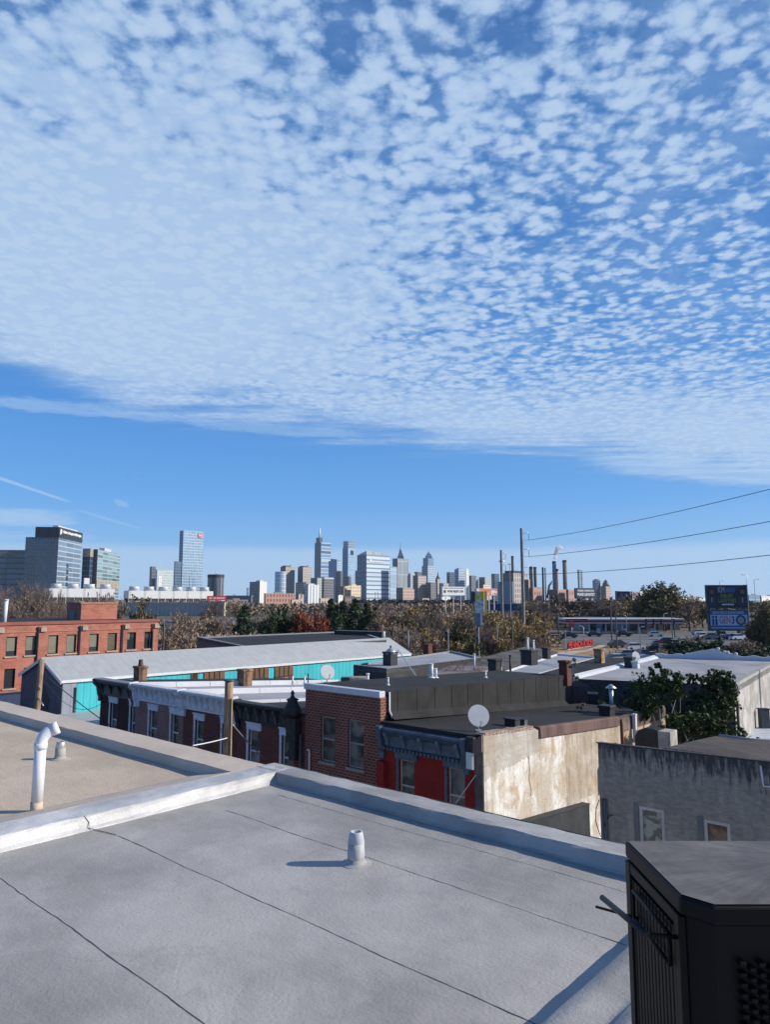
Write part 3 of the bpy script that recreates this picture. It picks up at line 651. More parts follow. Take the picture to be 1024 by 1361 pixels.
# --- red painted house
h6 = thing('row_house', 'red painted row house with slate blue cornice and a peeling cream side wall', 'row house', (S[5], TF, GRD))
wr = [(531, 551, 1010), (595.5, 618, 1021)]
hs = []
for q in wr:
    a, b, zt = wpx(*q); hs.append((a, b, zt-1.75, zt)); hs.append((a, b, zt-4.9, zt-3.0))
m = M(); m.holes(S[5]+.003, S[6]-.32, GRD, -4.55, hs, lambda u, z, d: (u, TF+d, z), .15); part('wall', m, M_redpaint, h6)
m = M(); m.box(S[6]-.318, S[6]-.012, TF-.02, TF+.3, GRD, -4.5); part('corner_pier', m, plain('dark_grey_pier', (.11,.11,.11), .8, .3, 2), h6)
for q in wr:
    a, b, zt = wpx(*q); window(h6, a, b, zt-1.75, zt, mf=plain('cream_window_frame', (.5,.47,.42), .5), mp=M_pane, lintel=M_bluegrey, surround=M_bluegrey, ov=.16, lh=.2); window(h6, a, b, zt-4.9, zt-3.0, mf=M_frame_g, lintel=M_bluegrey)
cornice(h6, S[5]+.06, S[6]-.5, -4.42, .74, M_bluegrey, plain('lighter_slate_paint', (.13,.18,.23), .5, .2, 5), 5, dent=1, proud=.26)
m = M(); m.box(S[5]+.0, S[5]+.34, TF-.22, TF-.002, GRD+.1, -5.6); part('pilaster', m, M_redpaint, h6)
TB6 = 34.6
def z6(t): return -4.25-.0*(t) - .066*(t-TF)
m = M(); n = 40; pts = []
rs = random.Random(3)
for i in range(n):
    ta = TF+.02+(TB6-TF-.02)*i/n; tb = TF+.02+(TB6-TF-.02)*(i+1)/n
    f = lambda t_: z6(t_)+(.10+.05*mnoise.noise(Vector((t_*2, 1, 1))) if t_ < 22.6 else 0)
    m.poly([(S[6], ta, GRD), (S[6], tb, GRD), (S[6], tb, f(tb)-.07), (S[6], ta, f(ta)-.07)])
    m.poly([(S[6], ta, f(ta)-.07), (S[6], tb, f(tb)-.07), (S[6]-.3, tb, f(tb)-.06), (S[6]-.3, ta, f(ta)-.06)])
part('side_wall', m, M_beigewall, h6)
m = M()
for i in range(13):
    ta = TF+.1+i*.23; m.box(S[6]-.28, S[6]+.02, ta, ta+.21, z6(ta)+.0, z6(ta)+.075+.03*rs.random())
part('loose_brick_course', m, brickm('crumbling_brick', (.34,.13,.09), (.4,.3,.25), (.5,.44,.38)), h6)
m = M(); pts = [(S[6]+.0, 22.7+i*.6, z6(22.7+i*.6)+.03) for i in range(12)]
for i in range(11):
    m.sweep([(-.22, -.1), (-.2, .015), (-.1, .03), (.02, .025), (.06, -.02), (.075, -.34)], pts[i], (pts[i+1][0], pts[i+1][1]-.004, pts[i+1][2]), (1,0,0), 1)
part('tile_coping', m, M_terracotta, h6)
m = M(); m.prism([(S[5]+.005, TF+.0), (S[6]-.29, TF+.0), (S[6]-.29, TB6), (S[5]+.005, TB6)], [z6(TF)-.3]*2+[z6(TB6)-.3]*2, [z6(TF)-.02]*2+[z6(TB6)-.02]*2); part('roof', m, M_black, h6)
m = M(); m.box(S[6]-.3, S[6]-.02, 29.4, TB6, z6(30)-.3, z6(32)+.12); m.box(S[6]-.02, S[6]+.03, 29.5, 34.6, z6(32)-.45, z6(32)+.1); part('rear_parapet', m, plain('rusty_parapet', (.17,.12,.10), .9, .5, 2), h6)
m = M(); m.tube([(S[6]+.05, 29.55, z6(29)-.1), (S[6]+.05, 29.6, z6(29)-1.6)], .05, 6); part('rust_streaked_pipe', m, M_rust, h6)
for (a_, b_) in (((672, 963), (683, 956)), ((685, 962), (694, 957))):
    p_ = g(PZ(a_[0], a_[1], -4.5))
hx = g(PZ(678, 965, -4.52)); hb = thing('roof_hatch', 'low black hatch box on the black roof just right of the dish', 'roof hatch', hx); m = M(); m.box(hx[0]-.1, hx[0]+.35, hx[1]-.2, hx[1]+.15, hx[2]-.05, hx[2]+.26); part('box', m, M_blackpaint, hb, bevel=.02); m = M(); m.box(hx[0]-.14, hx[0]+.39, hx[1]-.24, hx[1]+.19, hx[2]+.262, hx[2]+.30); part('lid', m, M_soffit, hb)
hx = g(PZ(690, 963, -4.55)); hb = thing('roof_box', 'small dark grey box on the black roof beside the black hatch', 'roof box', hx); m = M(); m.box(hx[0]-.1, hx[0]+.3, hx[1]-.1, hx[1]+.15, hx[2]-.05, hx[2]+.2); part('box', m, M_darkcorn, hb, bevel=.02); m = M(); m.box(hx[0]-.12, hx[0]+.32, hx[1]-.12, hx[1]+.17, hx[2]+.201, hx[2]+.225); part('lid', m, M_soffit, hb)
dish(637, 971, -4.30, .36, 'large satellite dish at the front corner of the red house roof', .12, (.15,-1), 20)
# junk at the corner: hanging flashing
cf = thing('loose_flashing', 'bent loose metal flashing hanging at the corner of the red house', 'flashing', (S[6], TF, -4.6))
m = M(); m.prism([(S[6]-.45, TF-.30), (S[6]-.2, TF-.34), (S[6]-.16, TF-.29), (S[6]-.42, TF-.25)], -5.25, -4.75); part('white_sheet', m, M_white, cf)
m = M(); m.prism([(S[6]-.2, TF-.28), (S[6]+.08, TF-.2), (S[6]+.06, TF-.1), (S[6]-.22, TF-.18)], [-4.85, -4.7, -4.7, -4.85], [-4.35, -4.2, -4.2, -4.35]); part('brown_sheet', m, plain('brown_flashing', (.2,.14,.12), .7), cf)
m = M(); m.prism([(S[6]-.5, TF-.25), (S[6]-.2, TF-.25), (S[6]-.2, TF-.02), (S[6]-.5, TF-.02)], -4.78, -4.3); part('black_box', m, M_blackpaint, cf, bevel=.03)
# conical vent and black chimney on the rear of the red house
vc = thing('conical_roof_vent', 'galvanised stove pipe with a conical cap at the rear of the black roof', 'roof vent', g(PZ(814, 946, -4.9)))
p_ = g(PZ(814, 946, -4.95)); x, y, z = p_; s1 = 1
m = M(); m.tube([(x, y, z), (x, y, z+1.05)], .09, 14); part('pipe', m, M_galv, vc)
m = M(); m.lathe([(.1, z+1.0), (.24, z+1.02), (.25, z+1.04), (.03, z+1.2)], x, y, 16); part('cap', m, M_galv, vc)
chimney(x+.22, y-1.0, z-.1, z+.42, .5, .5, 'black box chimney at the rear edge of the black roof below the conical vent', M_blackpaint, False)
# --- stained grey rendered house
TS = 13.5; KS = TS/27.2
h7 = thing('rendered_house', 'stained grey rendered house with two small windows and a brown roof', 'house', (-12.8*KS, TS, GRD))
ws7 = []
for x0, x1, y0, y1 in ((850, 883, 1074, 1122), (936, 971, 1092, 1122)):
    a, b, zt = wpx(x0, x1, y0, TS); ws7.append((a, b, zt-1.45, zt))
sc7 = lambda mm: (setattr(mm, 'v', [(x, y, z) for x, y, z in mm.v]), mm)[1]
XL, XR = -12.82*KS, -2.2*KS; zt7 = lambda u: -5.61*KS+.026*(u-XL)
a7 = [(a, b, zt-.72, zt) for a, b, zt in [wpx(850, 883, 1074, TS), wpx(936, 971, 1092, TS)]]; ws7 = a7
m = M(); m.holes(XL, XR, GRD, zt7, ws7, lambda u, z, d: (u, TS+d, z), .08)
DP = 3.4
rq = [g(PZ(x, y, zz7)) for x, y, zz7 in ((884, 994, -2.80), (1040, 1014, -2.72), (1070, 986, -2.72), (1000, 983, -2.70), (956, 977.5, -2.66), (925, 984, -2.72))]
rq = [(max(XL+.02, q[0]), max(TS+.16, q[1]), q[2]) for q in rq]
m.poly([(XR, TS, GRD), (XR, rq[2][1], GRD), (XR, rq[2][1], rq[2][2]), (XR, TS, zt7(XR))]); m.poly([(XL, TS+.15, GRD), (XL, TS, GRD), (XL, TS, zt7(XL)), (XL, TS+.15, zt7(XL))])
m.poly([(XL, TS+.15, GRD), (XL, TS+.15, zt7(XL)-.003), (XR, TS+.15, zt7(XR)-.003), (XR, TS+.15, GRD)])
for a_, b_ in ((0, 5), (5, 4), (4, 3), (3, 2)): m.poly([(rq[a_][0], rq[a_][1], GRD), (rq[b_][0], rq[b_][1], GRD), rq[b_], rq[a_]])
m.poly([(XL, TS+.15, zt7(XL)-.003), (XL, TS, zt7(XL)), (XR, TS, zt7(XR)), (XR, TS+.15, zt7(XR)-.003)])
part('wall', m, M_greystucco, h7)
for i, hq in enumerate(ws7): window(h7, *hq, mf=plain('pale_grey_frame', (.5,.49,.47), .6), mp=paneglass('bright_reflecting_glass', (.10,.11,.10), (.35,.36,.33), 7) if i == 0 else paneglass('reddish_glass', (.05,.03,.03), (.2,.12,.1), 5), t=TS, dep=.06, rail=False, sill=False, surround=None)
for hq in ws7: m = M(); m.box(hq[0]-.10, hq[0]-.01, TS-.02, TS-.002, hq[2], hq[3]+.03); part('shutter', m, plain('grey_shutter', (.16,.17,.18)), h7)
part('top_edge', M().prism([(XL-.02, TS-.02), (XR, TS-.02), (XR, TS+.02), (XL-.02, TS+.02)], [zt7(XL)-.012, zt7(XR)-.012, zt7(XR)-.012, zt7(XL)-.012], [zt7(XL)+.01, zt7(XR)+.01, zt7(XR)+.01, zt7(XL)+.01]), M_soffit, h7)
m = M(); m.prism([(q[0], q[1]) for q in rq], -3.2, [q[2] for q in rq]); part('roof', m, M_brownroof, h7)
m = M(); m.tube([(rq[4][0], rq[4][1], rq[4][2]+.0), (rq[3][0], rq[3][1], rq[3][2]+.0), (rq[2][0], rq[2][1], rq[2][2])], .03, 6); part('roof_edge', m, M_greyroof, h7)
m = M(); m.tube([GT(1012, 1018, TS-.04), GT(1014, 1032, TS-.04), GT(1016, 1045, TS-.04), GT(1030, 1046, TS-.04)], .016, 6); part('white_gutter', m, M_white, h7)
m = M(); a_ = GT(801, 1062, TS-.03); b_ = GT(806, 1062, TS-.03); m.tube([(a_[0], TS-.03, GRD+.1), a_, b_, (b_[0], TS-.03, GRD+.1)], .022, 6); part('conduit', m, plain('grey_conduit', (.13,.14,.15), .6), h7)
m = M(); a_ = GT(811, 1083, TS-.03); m.tube([(a_[0]-.15, TS-.03, a_[2]-.3), a_, (a_[0]+.06, TS-.03, a_[2])], .009, 5); part('cable', m, M_soffit, h7)
m = M(); m.tube([GT(797, 1063, TS-.03), GT(793, 1075, TS-.05), GT(792, 1090, TS-.05), GT(799, 1112, TS-.03)], .008, 5); part('cable', m, M_soffit, h7)
# dark arch and box between the two walls
p_ = g(PZ(850, 990, -5.7)); dm = thing('rooftop_duct', 'black humped duct with a pale end wall, behind the stained grey wall top', 'duct', p_)
m = M(); x, y = p_[0], p_[1]+.9; m.sweep([(-.55, -.6), (-.52, .05), (-.38, .3), (-.1, .42), (.25, .42), (.45, .36), (.45, -.6)], (x, y, -5.6), (x, y+.6, -5.6), (1,0,0), 1); part('hood', m, M_blackpaint, dm)
m = M(); m.box(x+.455, x+.95, y-.1, y+.7, -6.2, -5.22); part('end_wall', m, M_dirtywall, dm, bevel=.02)
wp_ = 0; p_ = (-12.73, 30.7, -6.1); wp = thing('white_post', 'short white post against the rear of the cream side wall', 'post', p_); m = M(); m.box(-12.8, -12.66, 30.6, 30.75, -6.1, -4.95); part('shaft', m, M_white, wp); m = M(); m.box(-12.82, -12.64, 30.58, 30.77, -4.949, -4.9); part('cap', m, M_white, wp)
# dark slab added for the shadow wedge at the cream wall's foot
yw = thing('shadow_slab', 'low dark slab standing in for the shadow at the foot of the cream side wall', 'wall', (-12.6, 24, GRD))
cr_ = M(); cr_.tube([GS(703, 1005, -12.85), GS(705, 1020, -12.85), GS(704, 1035, -12.85), GS(707, 1050, -12.85), GS(706, 1058, -12.85)], .007, 5); part('crack', cr_, M_darkcorn, h6)
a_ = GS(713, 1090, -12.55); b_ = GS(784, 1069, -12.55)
m = M(); m.prism([(-12.84, a_[1]-1.5), (-12.55, a_[1]-1.5), (-12.55, b_[1]), (-12.84, b_[1])], GRD, [a_[2]+.12, a_[2]+.12, b_[2], b_[2]]); part('wall', m, plain('shadow_wedge_tone', (.045,.048,.052), .95, .2, 1.5, bs=.4), yw)
m = M(); m.prism([(-12.845, a_[1]-1.5), (-12.52, a_[1]-1.5), (-12.52, b_[1]+.02), (-12.845, b_[1]+.02)], [a_[2]+.121, a_[2]+.121, b_[2]+.001, b_[2]+.001], [a_[2]+.15, a_[2]+.15, b_[2]+.03, b_[2]+.03]); part('coping', m, plain('shadow_wedge_top', (.05,.05,.055), .9), yw)
# ================================================================== TEAL WAREHOUSE
sR, sM, sL, t0, t1 = -45.0, -47.9, -51.2, 20.44, 54.6
zR0, zR1, zM, zM1 = -5.0, -5.27, -3.79, -3.86
tw = thing('warehouse', 'long teal metal warehouse with a pale grey pitched roof and slate grey gable end', 'warehouse', (sR, t0, GRD))
m = M(); m.poly([(sR, t0, GRD), (sR, t1, GRD), (sR, t1, zR1), (sR, t0, zR0)]); part('side_wall', m, M_teal, tw)
m = M(); m.poly([(sL, t0, GRD), (sR, t0, GRD), (sR, t0, zR0), (sM, t0, zM), (sL, t0, zR0)]); part('gable_wall', m, M_gable, tw)
m = M(); m.poly([(sR, t1, GRD), (sL, t1, GRD), (sL, t1, zR1), (sM, t1, zM1), (sR, t1, zR1)]); m.poly([(sL, t1, GRD), (sL, t0, GRD), (sL, t0, zR0), (sL, t1, zR1)]); part('rear_wall', m, M_panelw, tw)
def slab(a, b, c, d, th):
    mm = M(); P_ = [Vector(q) for q in (a, b, c, d)]; mm.prism([(p.x, p.y) for p in P_], [p.z for p in P_], [p.z+th for p in P_]); return mm
part('roof', slab((sR+.12, t0-.15, zR0-.045), (sR+.12, t1+.15, zR1-.045), (sM, t1+.15, zM1), (sM, t0-.15, zM), .05), M_tealroof, tw)
part('roof', slab((sM-.003, t0-.15, zM), (sM-.003, t1+.15, zM1), (sL-.12, t1+.15, zR1-.045), (sL-.12, t0-.15, zR0-.045), .05), M_tealroof, tw)
m = M()
for a, b in (((sR+.14, zR0-.03), (sM, zM+.02)), ((sL-.14, zR0-.03), (sM, zM+.02))):
    x0_, x1_ = sorted((a, b)); m.prism([(x0_[0], t0-.19), (x1_[0], t0-.19), (x1_[0], t0-.152), (x0_[0], t0-.152)], [x0_[1]-.2, x1_[1]-.2]*1+[x1_[1]-.2, x0_[1]-.2], [x0_[1]+.02, x1_[1]+.02, x1_[1]+.02, x0_[1]+.02])
part('rake_trim', m, M_white, tw)
m = M(); m.box(sR+.125, sR+.165, t0-.15, t1+.1, zR1-.30, zR1-.05) if False else m.prism([(sR+.125, t0-.15), (sR+.165, t0-.15), (sR+.165, t1), (sR+.125, t1)], [zR0-.17, zR0-.17, zR1-.17, zR1-.17], [zR0+.006, zR0+.006, zR1+.006, zR1+.006]); part('gutter', m, M_white, tw)
a_ = GS(83, 910, sR)[1]; b_ = GS(101, 910, sR)[1]
m = M(); m.box(sR+.003, sR+.05, t0, b_, zR0-2.6, zR0-.25); part('wall_panel', m, ribbed('pale_ribbed_panels', (.30,.33,.38), .5, .8, .6, 0, 0), tw)
m = M(); c_ = GS(98, 910, sR)[1]; m.box(sR+.051, sR+.09, c_, b_, zR0-2.5, zR0-.5); part('window', m, M_glassdark, tw)
for x0_, x1_, k in ((254, 263, 1), (271, 298, 2), (332, 356.5, 3), (365, 389, 4)):
    a_ = GS(x0_, 890, sR)[1]; b_ = GS(x1_, 890, sR)[1]; m = M(); m.box(sR+.004, sR+.07, a_, b_, zR1-2.6, zR1-.02); o_ = part('boarded_opening', m, M_board, tw)
    m = M(); n_ = 4
    for j in range(1, n_): c_ = a_+(b_-a_)*j/n_; m.box(sR+.071, sR+.10, c_-.05, c_+.05, zR1-2.6, zR1-.02)
    m.box(sR+.071, sR+.095, a_, b_, zR1-.95, zR1-.85); part('battens', m, plain('dark_battens', (.06,.04,.03), .8), o_)
    if k > 2: m = M(); c_ = a_+(b_-a_)*.4; d_ = a_+(b_-a_)*.72; m.box(sR+.072, sR+.085, c_, d_, zR1-1.7, zR1-.96); part('plywood', m, plain('orange_plywood', (.42,.2,.09), .8), o_)
for x_ in (50, 61):
    p_ = GT(x_, 925, t0); m = M(); m.prism([(p_[0]-.42, t0-.03), (p_[0]+.42, t0-.03), (p_[0]+.36, t0-.005), (p_[0]-.36, t0-.005)], p_[2]-1.0, [p_[2]-.4, p_[2]-.4, p_[2]-.4, p_[2]-.4])
    m.prism([(p_[0]-.42, t0-.03), (p_[0]+.42, t0-.03), (p_[0]+.42, t0-.005), (p_[0]-.42, t0-.005)], p_[2]-.4, [p_[2]+(.7 if x_ > 55 else -.2), p_[2]+(-.2 if x_ > 55 else .7)]+[p_[2]+(-.2 if x_ > 55 else .7), p_[2]+(.7 if x_ > 55 else -.2)]); part('louvre', m, M_soffit, tw)
lr = thing('low_shed', 'low shed with a pale flat roof between the teal warehouse and dark row house', 'shed', (-41, 21, GRD))
m = M(); m.box(-44.98, -37.9, 18.4, 27, GRD, -7.2); part('wall', m, M_gable, lr); m = M(); m.box(-44.97, -37.85, 18.3, 27.05, -7.199, -7.05); part('roof', m, M_tealroof, lr)
# --- dark flat roofed building behind it
def polybuild(name, label, pts, wallm, roofm, cat='building', cop=None, copw=.3, coph=.12, zoff=.0, rough=False, notes=None):
    """pts world xyz corners counter-clockwise seen from above"""
    c = Vector(pts[0]); r = thing(name, label, cat, (c.x, c.y, GRD), grid=False)
    L = [(p[0]-c.x, p[1]-c.y, p[2]-GRD) for p in pts]; n = len(L)
    m = M()
    for i in range(n):
        a, b = L[i], L[(i+1) % n]; m.poly([(a[0], a[1], 0), (b[0], b[1], 0), b, a])
    part('wall', m, wallm, r)
    cen = Vector((sum(p[0] for p in L)/n, sum(p[1] for p in L)/n, 0))
    def inn(p, k):
        d_ = (cen-Vector((p[0], p[1], 0))).normalized(); return (p[0]+d_.x*k, p[1]+d_.y*k)
    ci = [inn(p, .02) for p in L]; m = M(); m.prism(ci, [p[2]-.4 for p in L], [p[2]-(.1 if cop else 0.0) for p in L]); part('roof', m, roofm, r)
    if cop:
        ip = [inn(p, copw*1.4) for p in L]
        for i in range(n):
            j = (i+1) % n; m = M(); a, b, d_, e_ = L[i][:2], L[j][:2], ip[j], ip[i]; za, zb_ = L[i][2], L[j][2]
            m.prism([a, b, d_, e_], [za-.3, zb_-.3, zb_-.3, za-.3], [za+coph*.3, zb_+coph*.3, zb_+coph*.3, za+coph*.3]); part('coping', m, cop, r)
    return r
P4 = lambda x, y, z=-4.0: PZ(x, y, z)
polybuild('flat_roofed_building', 'long dark flat roofed building with grey edging behind the teal warehouse roof', [P4(332, 861), P4(514, 851), P4(476, 838.5), P4(262, 847)], plain('grey_side_wall', (.12,.125,.135), .85), M_black, cop=plain('grey_edge', (.24,.25,.27), .7), copw=.35)
bx = thing('rooftop_enclosure', 'long low black enclosure at the rear right of the dark flat roof', 'rooftop unit', PY(445, 842, 86), grid=False)
c_ = Vector(PY(445, 842, 86)); a_ = Vector(PY(508, 846, 82))-c_; m = M(); m.prism([(0, -.6), (a_.x, a_.y-.6), (a_.x+.3, a_.y+1.2), (.3, 1.6)], -.6, .38); part('enclosure', m, M_blackpaint, bx); m = M(); m.tube([(a_.x+.2, a_.y-.7, -.4), (a_.x+.2, a_.y-.7, .45)], .16, 10); part('flue', m, M_white, bx)
# ================================================================== RED BRICK MILL, LEFT
sB = -60.0; tB1 = 35.94; zT = -1.78
rb = thing('brick_mill', 'long red brick mill building with tall windows and a brick penthouse', 'mill building', (sB, tB1, GRD))
wx = [(8.2, 22.7), (34, 48.5), (64, 77.3), (88, 101.2), (118.4, 130.8), (143, 155.2), (168.7, 180.5), (191.5, 202.7)]
hs = []
for x0_, x1_ in wx:
    a, b = GS(x0_, 850, sB)[1], GS(x1_, 850, sB)[1]; hs.append((a, b, -4.45, -2.92)); hs.append((a, b, -6.95, -5.42)); hs.append((a, b, -9.9, -8.2))
m = M(); m.holes(8, tB1, GRD, zT-.25, hs, lambda u, z, d: (sB-d, u, z), .18)
m.poly([(sB, tB1, GRD), (sB-16, tB1, GRD), (sB-16, tB1, zT-.25), (sB, tB1, zT-.25)]); m.poly([(sB-16, 8, GRD), (sB, 8, GRD), (sB, 8, zT-.25), (sB-16, 8, zT-.25)]); part('wall', m, M_brick_red, rb)
M_stone = plain('pale_stone', (.42,.36,.28), .8, .15, 2); M_blind = plain('tan_blind', (.22,.21,.16), .35, .06, 2); M_mframe = plain('black_window_frame', (.03,.025,.025), .5)
for i, (a, b, z0, z1) in enumerate(hs):
    fr = M(); fr.box(sB-.18, sB-.1, a, a+.07, z0, z1); fr.box(sB-.18, sB-.1, b-.07, b, z0, z1); fr.box(sB-.18, sB-.1, a+.07, b-.07, z0, z0+.07); fr.box(sB-.18, sB-.1, a+.07, b-.07, z1-.07, z1)
    f_ = part('window', fr, M_mframe, rb); k = i//3
    m = M(); m.box(sB-.2, sB-.165, a+.01, b-.01, z0+.01, z1-.01); part('pane', m, M_glassdark, f_)
    m = M(); m.box(sB+.003, sB+.09, a-.1, b+.1, z0-.12, z0-.003); part('sill', m, M_stone, f_)
    if i % 3 == 0 and k != 7:
        m = M(); zb_ = z0+.08 if k in (2, 3, 5) else (z0+.4 if k != 6 else z0+.9); m.box(sB-.164, sB-.15, a+.08, b-.08 if k != 6 else a+.3, zb_, z1-.08); part('blind', m, M_blind if k != 5 else plain('olive_blind', (.12,.10,.06), .4), f_)
m = M(); m.box(sB-16.1, sB+.1, 7.9, tB1+.1, zT-.249, zT-.17); m.box(sB-.35, sB+.06, 7.95, tB1+.05, zT-.17, zT); part('coping', m, plain('dull_red_coping', (.30,.10,.085), .8, .12, 1), rb)
m = M(); m.box(sB-15.9, sB-.4, 8.1, tB1-.1, zT-.169, zT-.1); part('roof', m, M_black, rb)
m = M(); m.box(sB+.003, sB+.05, 8, tB1, -2.62, -2.52); part('string_course', m, plain('orange_brick', (.42,.2,.13), .8), rb)
for x_ in (0.5, 57, 112, 168, 207.5):
    p_ = GS(x_, 840, sB)[1]; m = M(); m.box(sB+.003, sB+.16, p_-.24, p_+.24, -2.62, -2.3); m.box(sB+.003, sB+.1, p_-.2, p_+.2, -2.299, -2.2); part('stone_cap', m, M_stone, rb, bevel=.03)
    m = M(); m.tube([(sB+.12, p_-.42, -2.2), (sB+.12, p_-.42, GRD+.3)], .07, 6); part('downspout', m, M_soffit, rb)
a_, b_ = GS(107, 822, sB-6)[1], GS(155, 822, sB-6)[1]; z_ = GS(130, 800.5, sB-6)[2]
ph = M(); ph.box(sB-8.9, sB-6, a_, b_, zT-.09, z_-.15); o_ = part('penthouse', ph, M_brick_red, rb)
m = M(); m.box(sB-9.0, sB-5.93, a_-.08, b_+.08, z_-.149, z_); part('penthouse_coping', m, plain('orange_brick', (.42,.2,.13)), rb)
m = M(); m.box(sB-8.2, sB-7.2, a_-.06, a_-.003, zT-.09, z_-.9); part('penthouse_door', m, plain('blue_grey_door', (.2,.23,.28)), rb)
wl = thing('white_flue', 'white flue pipe rising above the roof of the red brick mill', 'flue', g(PY(5, 828, 60)), grid=True); p_ = ORG[wl.name]
m = M(); m.tube([(p_[0], p_[1], zT-.3), (p_[0]+.05, p_[1]+.05, zT+1.7)], .17, 12); part('pipe', m, M_white, wl); m = M(); m.tube([(p_[0]+.05, p_[1]+.05, zT+1.701), (p_[0]+.055, p_[1]+.055, zT+1.8)], .2, 12); part('cap', m, M_white, wl)
p_ = GS(0, 922, -53); lw = thing('boundary_wall', 'low white wall at the foot of the red brick mill', 'wall', (-53, p_[1], GRD)); m = M(); m.box(-53.2, -53, p_[1]-8, GS(29, 922, -53)[1], GRD, p_[2]-.1); part('wall', m, M_white, lw); m = M(); m.box(-53.25, -52.95, p_[1]-8, GS(29, 922, -53)[1]+.05, p_[2]-.099, p_[2]); part('coping', m, M_concrete, lw)
# ================================================================== ROOFS BEYOND THE ROW
polybuild('small_building', 'low pale roofed building between the teal warehouse end and the black roof', [PZ(470, 884, -4.6), PZ(514, 889, -4.6), PZ(640, 874, -4.6), PZ(600, 865.5, -4.6)], plain('charcoal_boarding', (.05,.052,.058), .8, .3, 2), M_greyroof, cop=plain('grey_edge', (.24,.25,.27)), copw=.2)
polybuild('small_building', 'low building with a pale sunlit wall edge right of the two white pipes', [PZ(565, 899, -4.9), PZ(640, 893, -4.9), PZ(668, 886, -4.9), PZ(600, 884, -4.9)], M_dirtywall, plain('dusty_roof', (.2,.18,.17), .9, .3, .6))
polybuild('small_building', 'low building with a dusty dark roof and a silver chimney near its edge', [PZ(600, 884, -5.4), PZ(668, 891, -5.4), PZ(742, 866, -5.4), PZ(700, 859, -5.4)], M_darkwall, plain('dusty_brown_roof', (.11,.095,.085), .9, .4, .5))
polybuild('small_building', 'building with a bright grey roof between the black box chimney and the planted chimney', [PZ(664, 895, -4.45), PZ(712, 897, -4.45), PZ(795, 873.5, -4.45), PZ(742, 869, -4.45)], M_darkwall, M_greyroof, cop=M_whiteroof, copw=.15)
polybuild('small_building', 'building with a wide black roof, touching the left of the big white roof', [PZ(714, 897, -4.35), PZ(764, 902, -4.35), PZ(874, 875, -4.35), PZ(797, 873.5, -4.35)], M_darkwall, M_black)
# --- building with the big white roof
zw = -4.15
NL, NR, FL = Vector(PZ(762, 902, zw)), Vector(PZ(976, 911, zw)), Vector(PZ(872, 874.5, zw)); FR = NR+(FL-NL)
wbd = thing('white_roofed_building', 'old building with a big white coated roof and ornamental rear parapet', 'building', (NL.x, NL.y, GRD), grid=False)
Lq = [(p-Vector((NL.x, NL.y, GRD))) for p in (NL, NR, FR, FL)]
m = M(); a, b, c, d_ = Lq
m.poly([(a.x, a.y, 0), (b.x, b.y, 0), b, a]); part('front_wall', m, M_darkwall, wbd)
m = M(); m.poly([(b.x, b.y, 0), (c.x, c.y, 0), c, b]); part('side_wall', m, M_dirtywall, wbd)
m = M(); m.poly([(c.x, c.y, 0), (d_.x, d_.y, 0), d_, c]); m.poly([(d_.x, d_.y, 0), (a.x, a.y, 0), a, d_]); part('wall', m, M_darkwall, wbd)
def wroof():
    m_, T, b_ = newmat('white_roof_boards', .75); o = T.obj(); q = T.sep(o)
    n = T.noise(o, .35, 5, .6, .5); r = T.m('FRACT', T.m('MULTIPLY', T.m('ADD', T.m('MULTIPLY', q[0], .53), T.m('MULTIPLY', q[1], .85)), 1.1)); l_ = T.m('LESS_THAN', r, .16)
    cc = T.mix(T.ss(n, .35, .7), (.42,.415,.42), (.28,.28,.29)); cc = T.mix(T.m('MULTIPLY', l_, .22), cc, (.2,.2,.23)); T.put(b_.inputs['Base Color'], cc); bump(T, b_, n, .5, .1); return m_
m = M(); m.prism([(q.x, q.y) for q in Lq], [q.z-.4 for q in Lq], [q.z+.002 for q in Lq]); part('roof', m, wroof(), wbd)
m = M(); u_ = (d_-a).normalized(); sd = Vector((u_.y, -u_.x, 0)); m.sweep([(-.25, -.3), (-.25, .12), (-.05, .2), (.15, .12), (.3, 0)], a, d_, sd, 12, .04, 4); part('coping', m, M_whiteroof, wbd)
m = M(); u_ = (c-b).normalized(); sd = Vector((-u_.y, u_.x, 0)); m.sweep([(-.03, -.1), (-.03, .06), (.25, .06), (.3, 0)], b, c, sd, 12, .02, 6); part('coping', m, M_concrete, wbd)
# rear parapet with a stepped curved pediment
m = M(); n_ = 60; u_ = (c-d_); un = u_.normalized(); sd = Vector((-un.y, un.x, 0)); prof = []
for i in range(n_+1):
    k = i/n_; x_ = 872+(1040-872)*k
    h_ = .30+.05*math.sin(k*40)
    if 905 < x_ < 990:
        q_ = (x_-905)/85; h_ += (.14 if .12 < q_ < .9 else 0)+(.26*math.sin(math.pi*min(1, max(0, (q_-.3)/.5))) if .3 < q_ < .8 else 0)
    p_ = d_+u_*k; prof.append((p_, h_))
for i in range(n_):
    (p, h0), (q, h1_) = prof[i], prof[i+1]
    f0, f1, g0, g1 = p, q, p+sd*.25, q+sd*.25
    m.poly([f0, f1, f1+Vector((0,0,h1_)), f0+Vector((0,0,h0))]); m.poly([f0+Vector((0,0,h0)), f1+Vector((0,0,h1_)), g1+Vector((0,0,h1_)), g0+Vector((0,0,h0))]); m.poly([g1-Vector((0,0,.5)), g0-Vector((0,0,.5)), g0+Vector((0,0,h0)), g1+Vector((0,0,h1_))])
part('rear_parapet', m, M_whiteroof, wbd)
for x_, y_ in ((963, 865), (972, 867), (976, 869), (987, 873)):
    k = (x_-872)/(1040-872); p_ = d_+u_*k; h_ = prof[int(k*n_)][1]; m = M(); m.lathe([(.05, p_.z+h_-.02), (.13, p_.z+h_+.05), (.12, p_.z+h_+.15), (.04, p_.z+h_+.2)], p_.x, p_.y+.1, 10); part('finial', m, M_whiteroof, wbd)
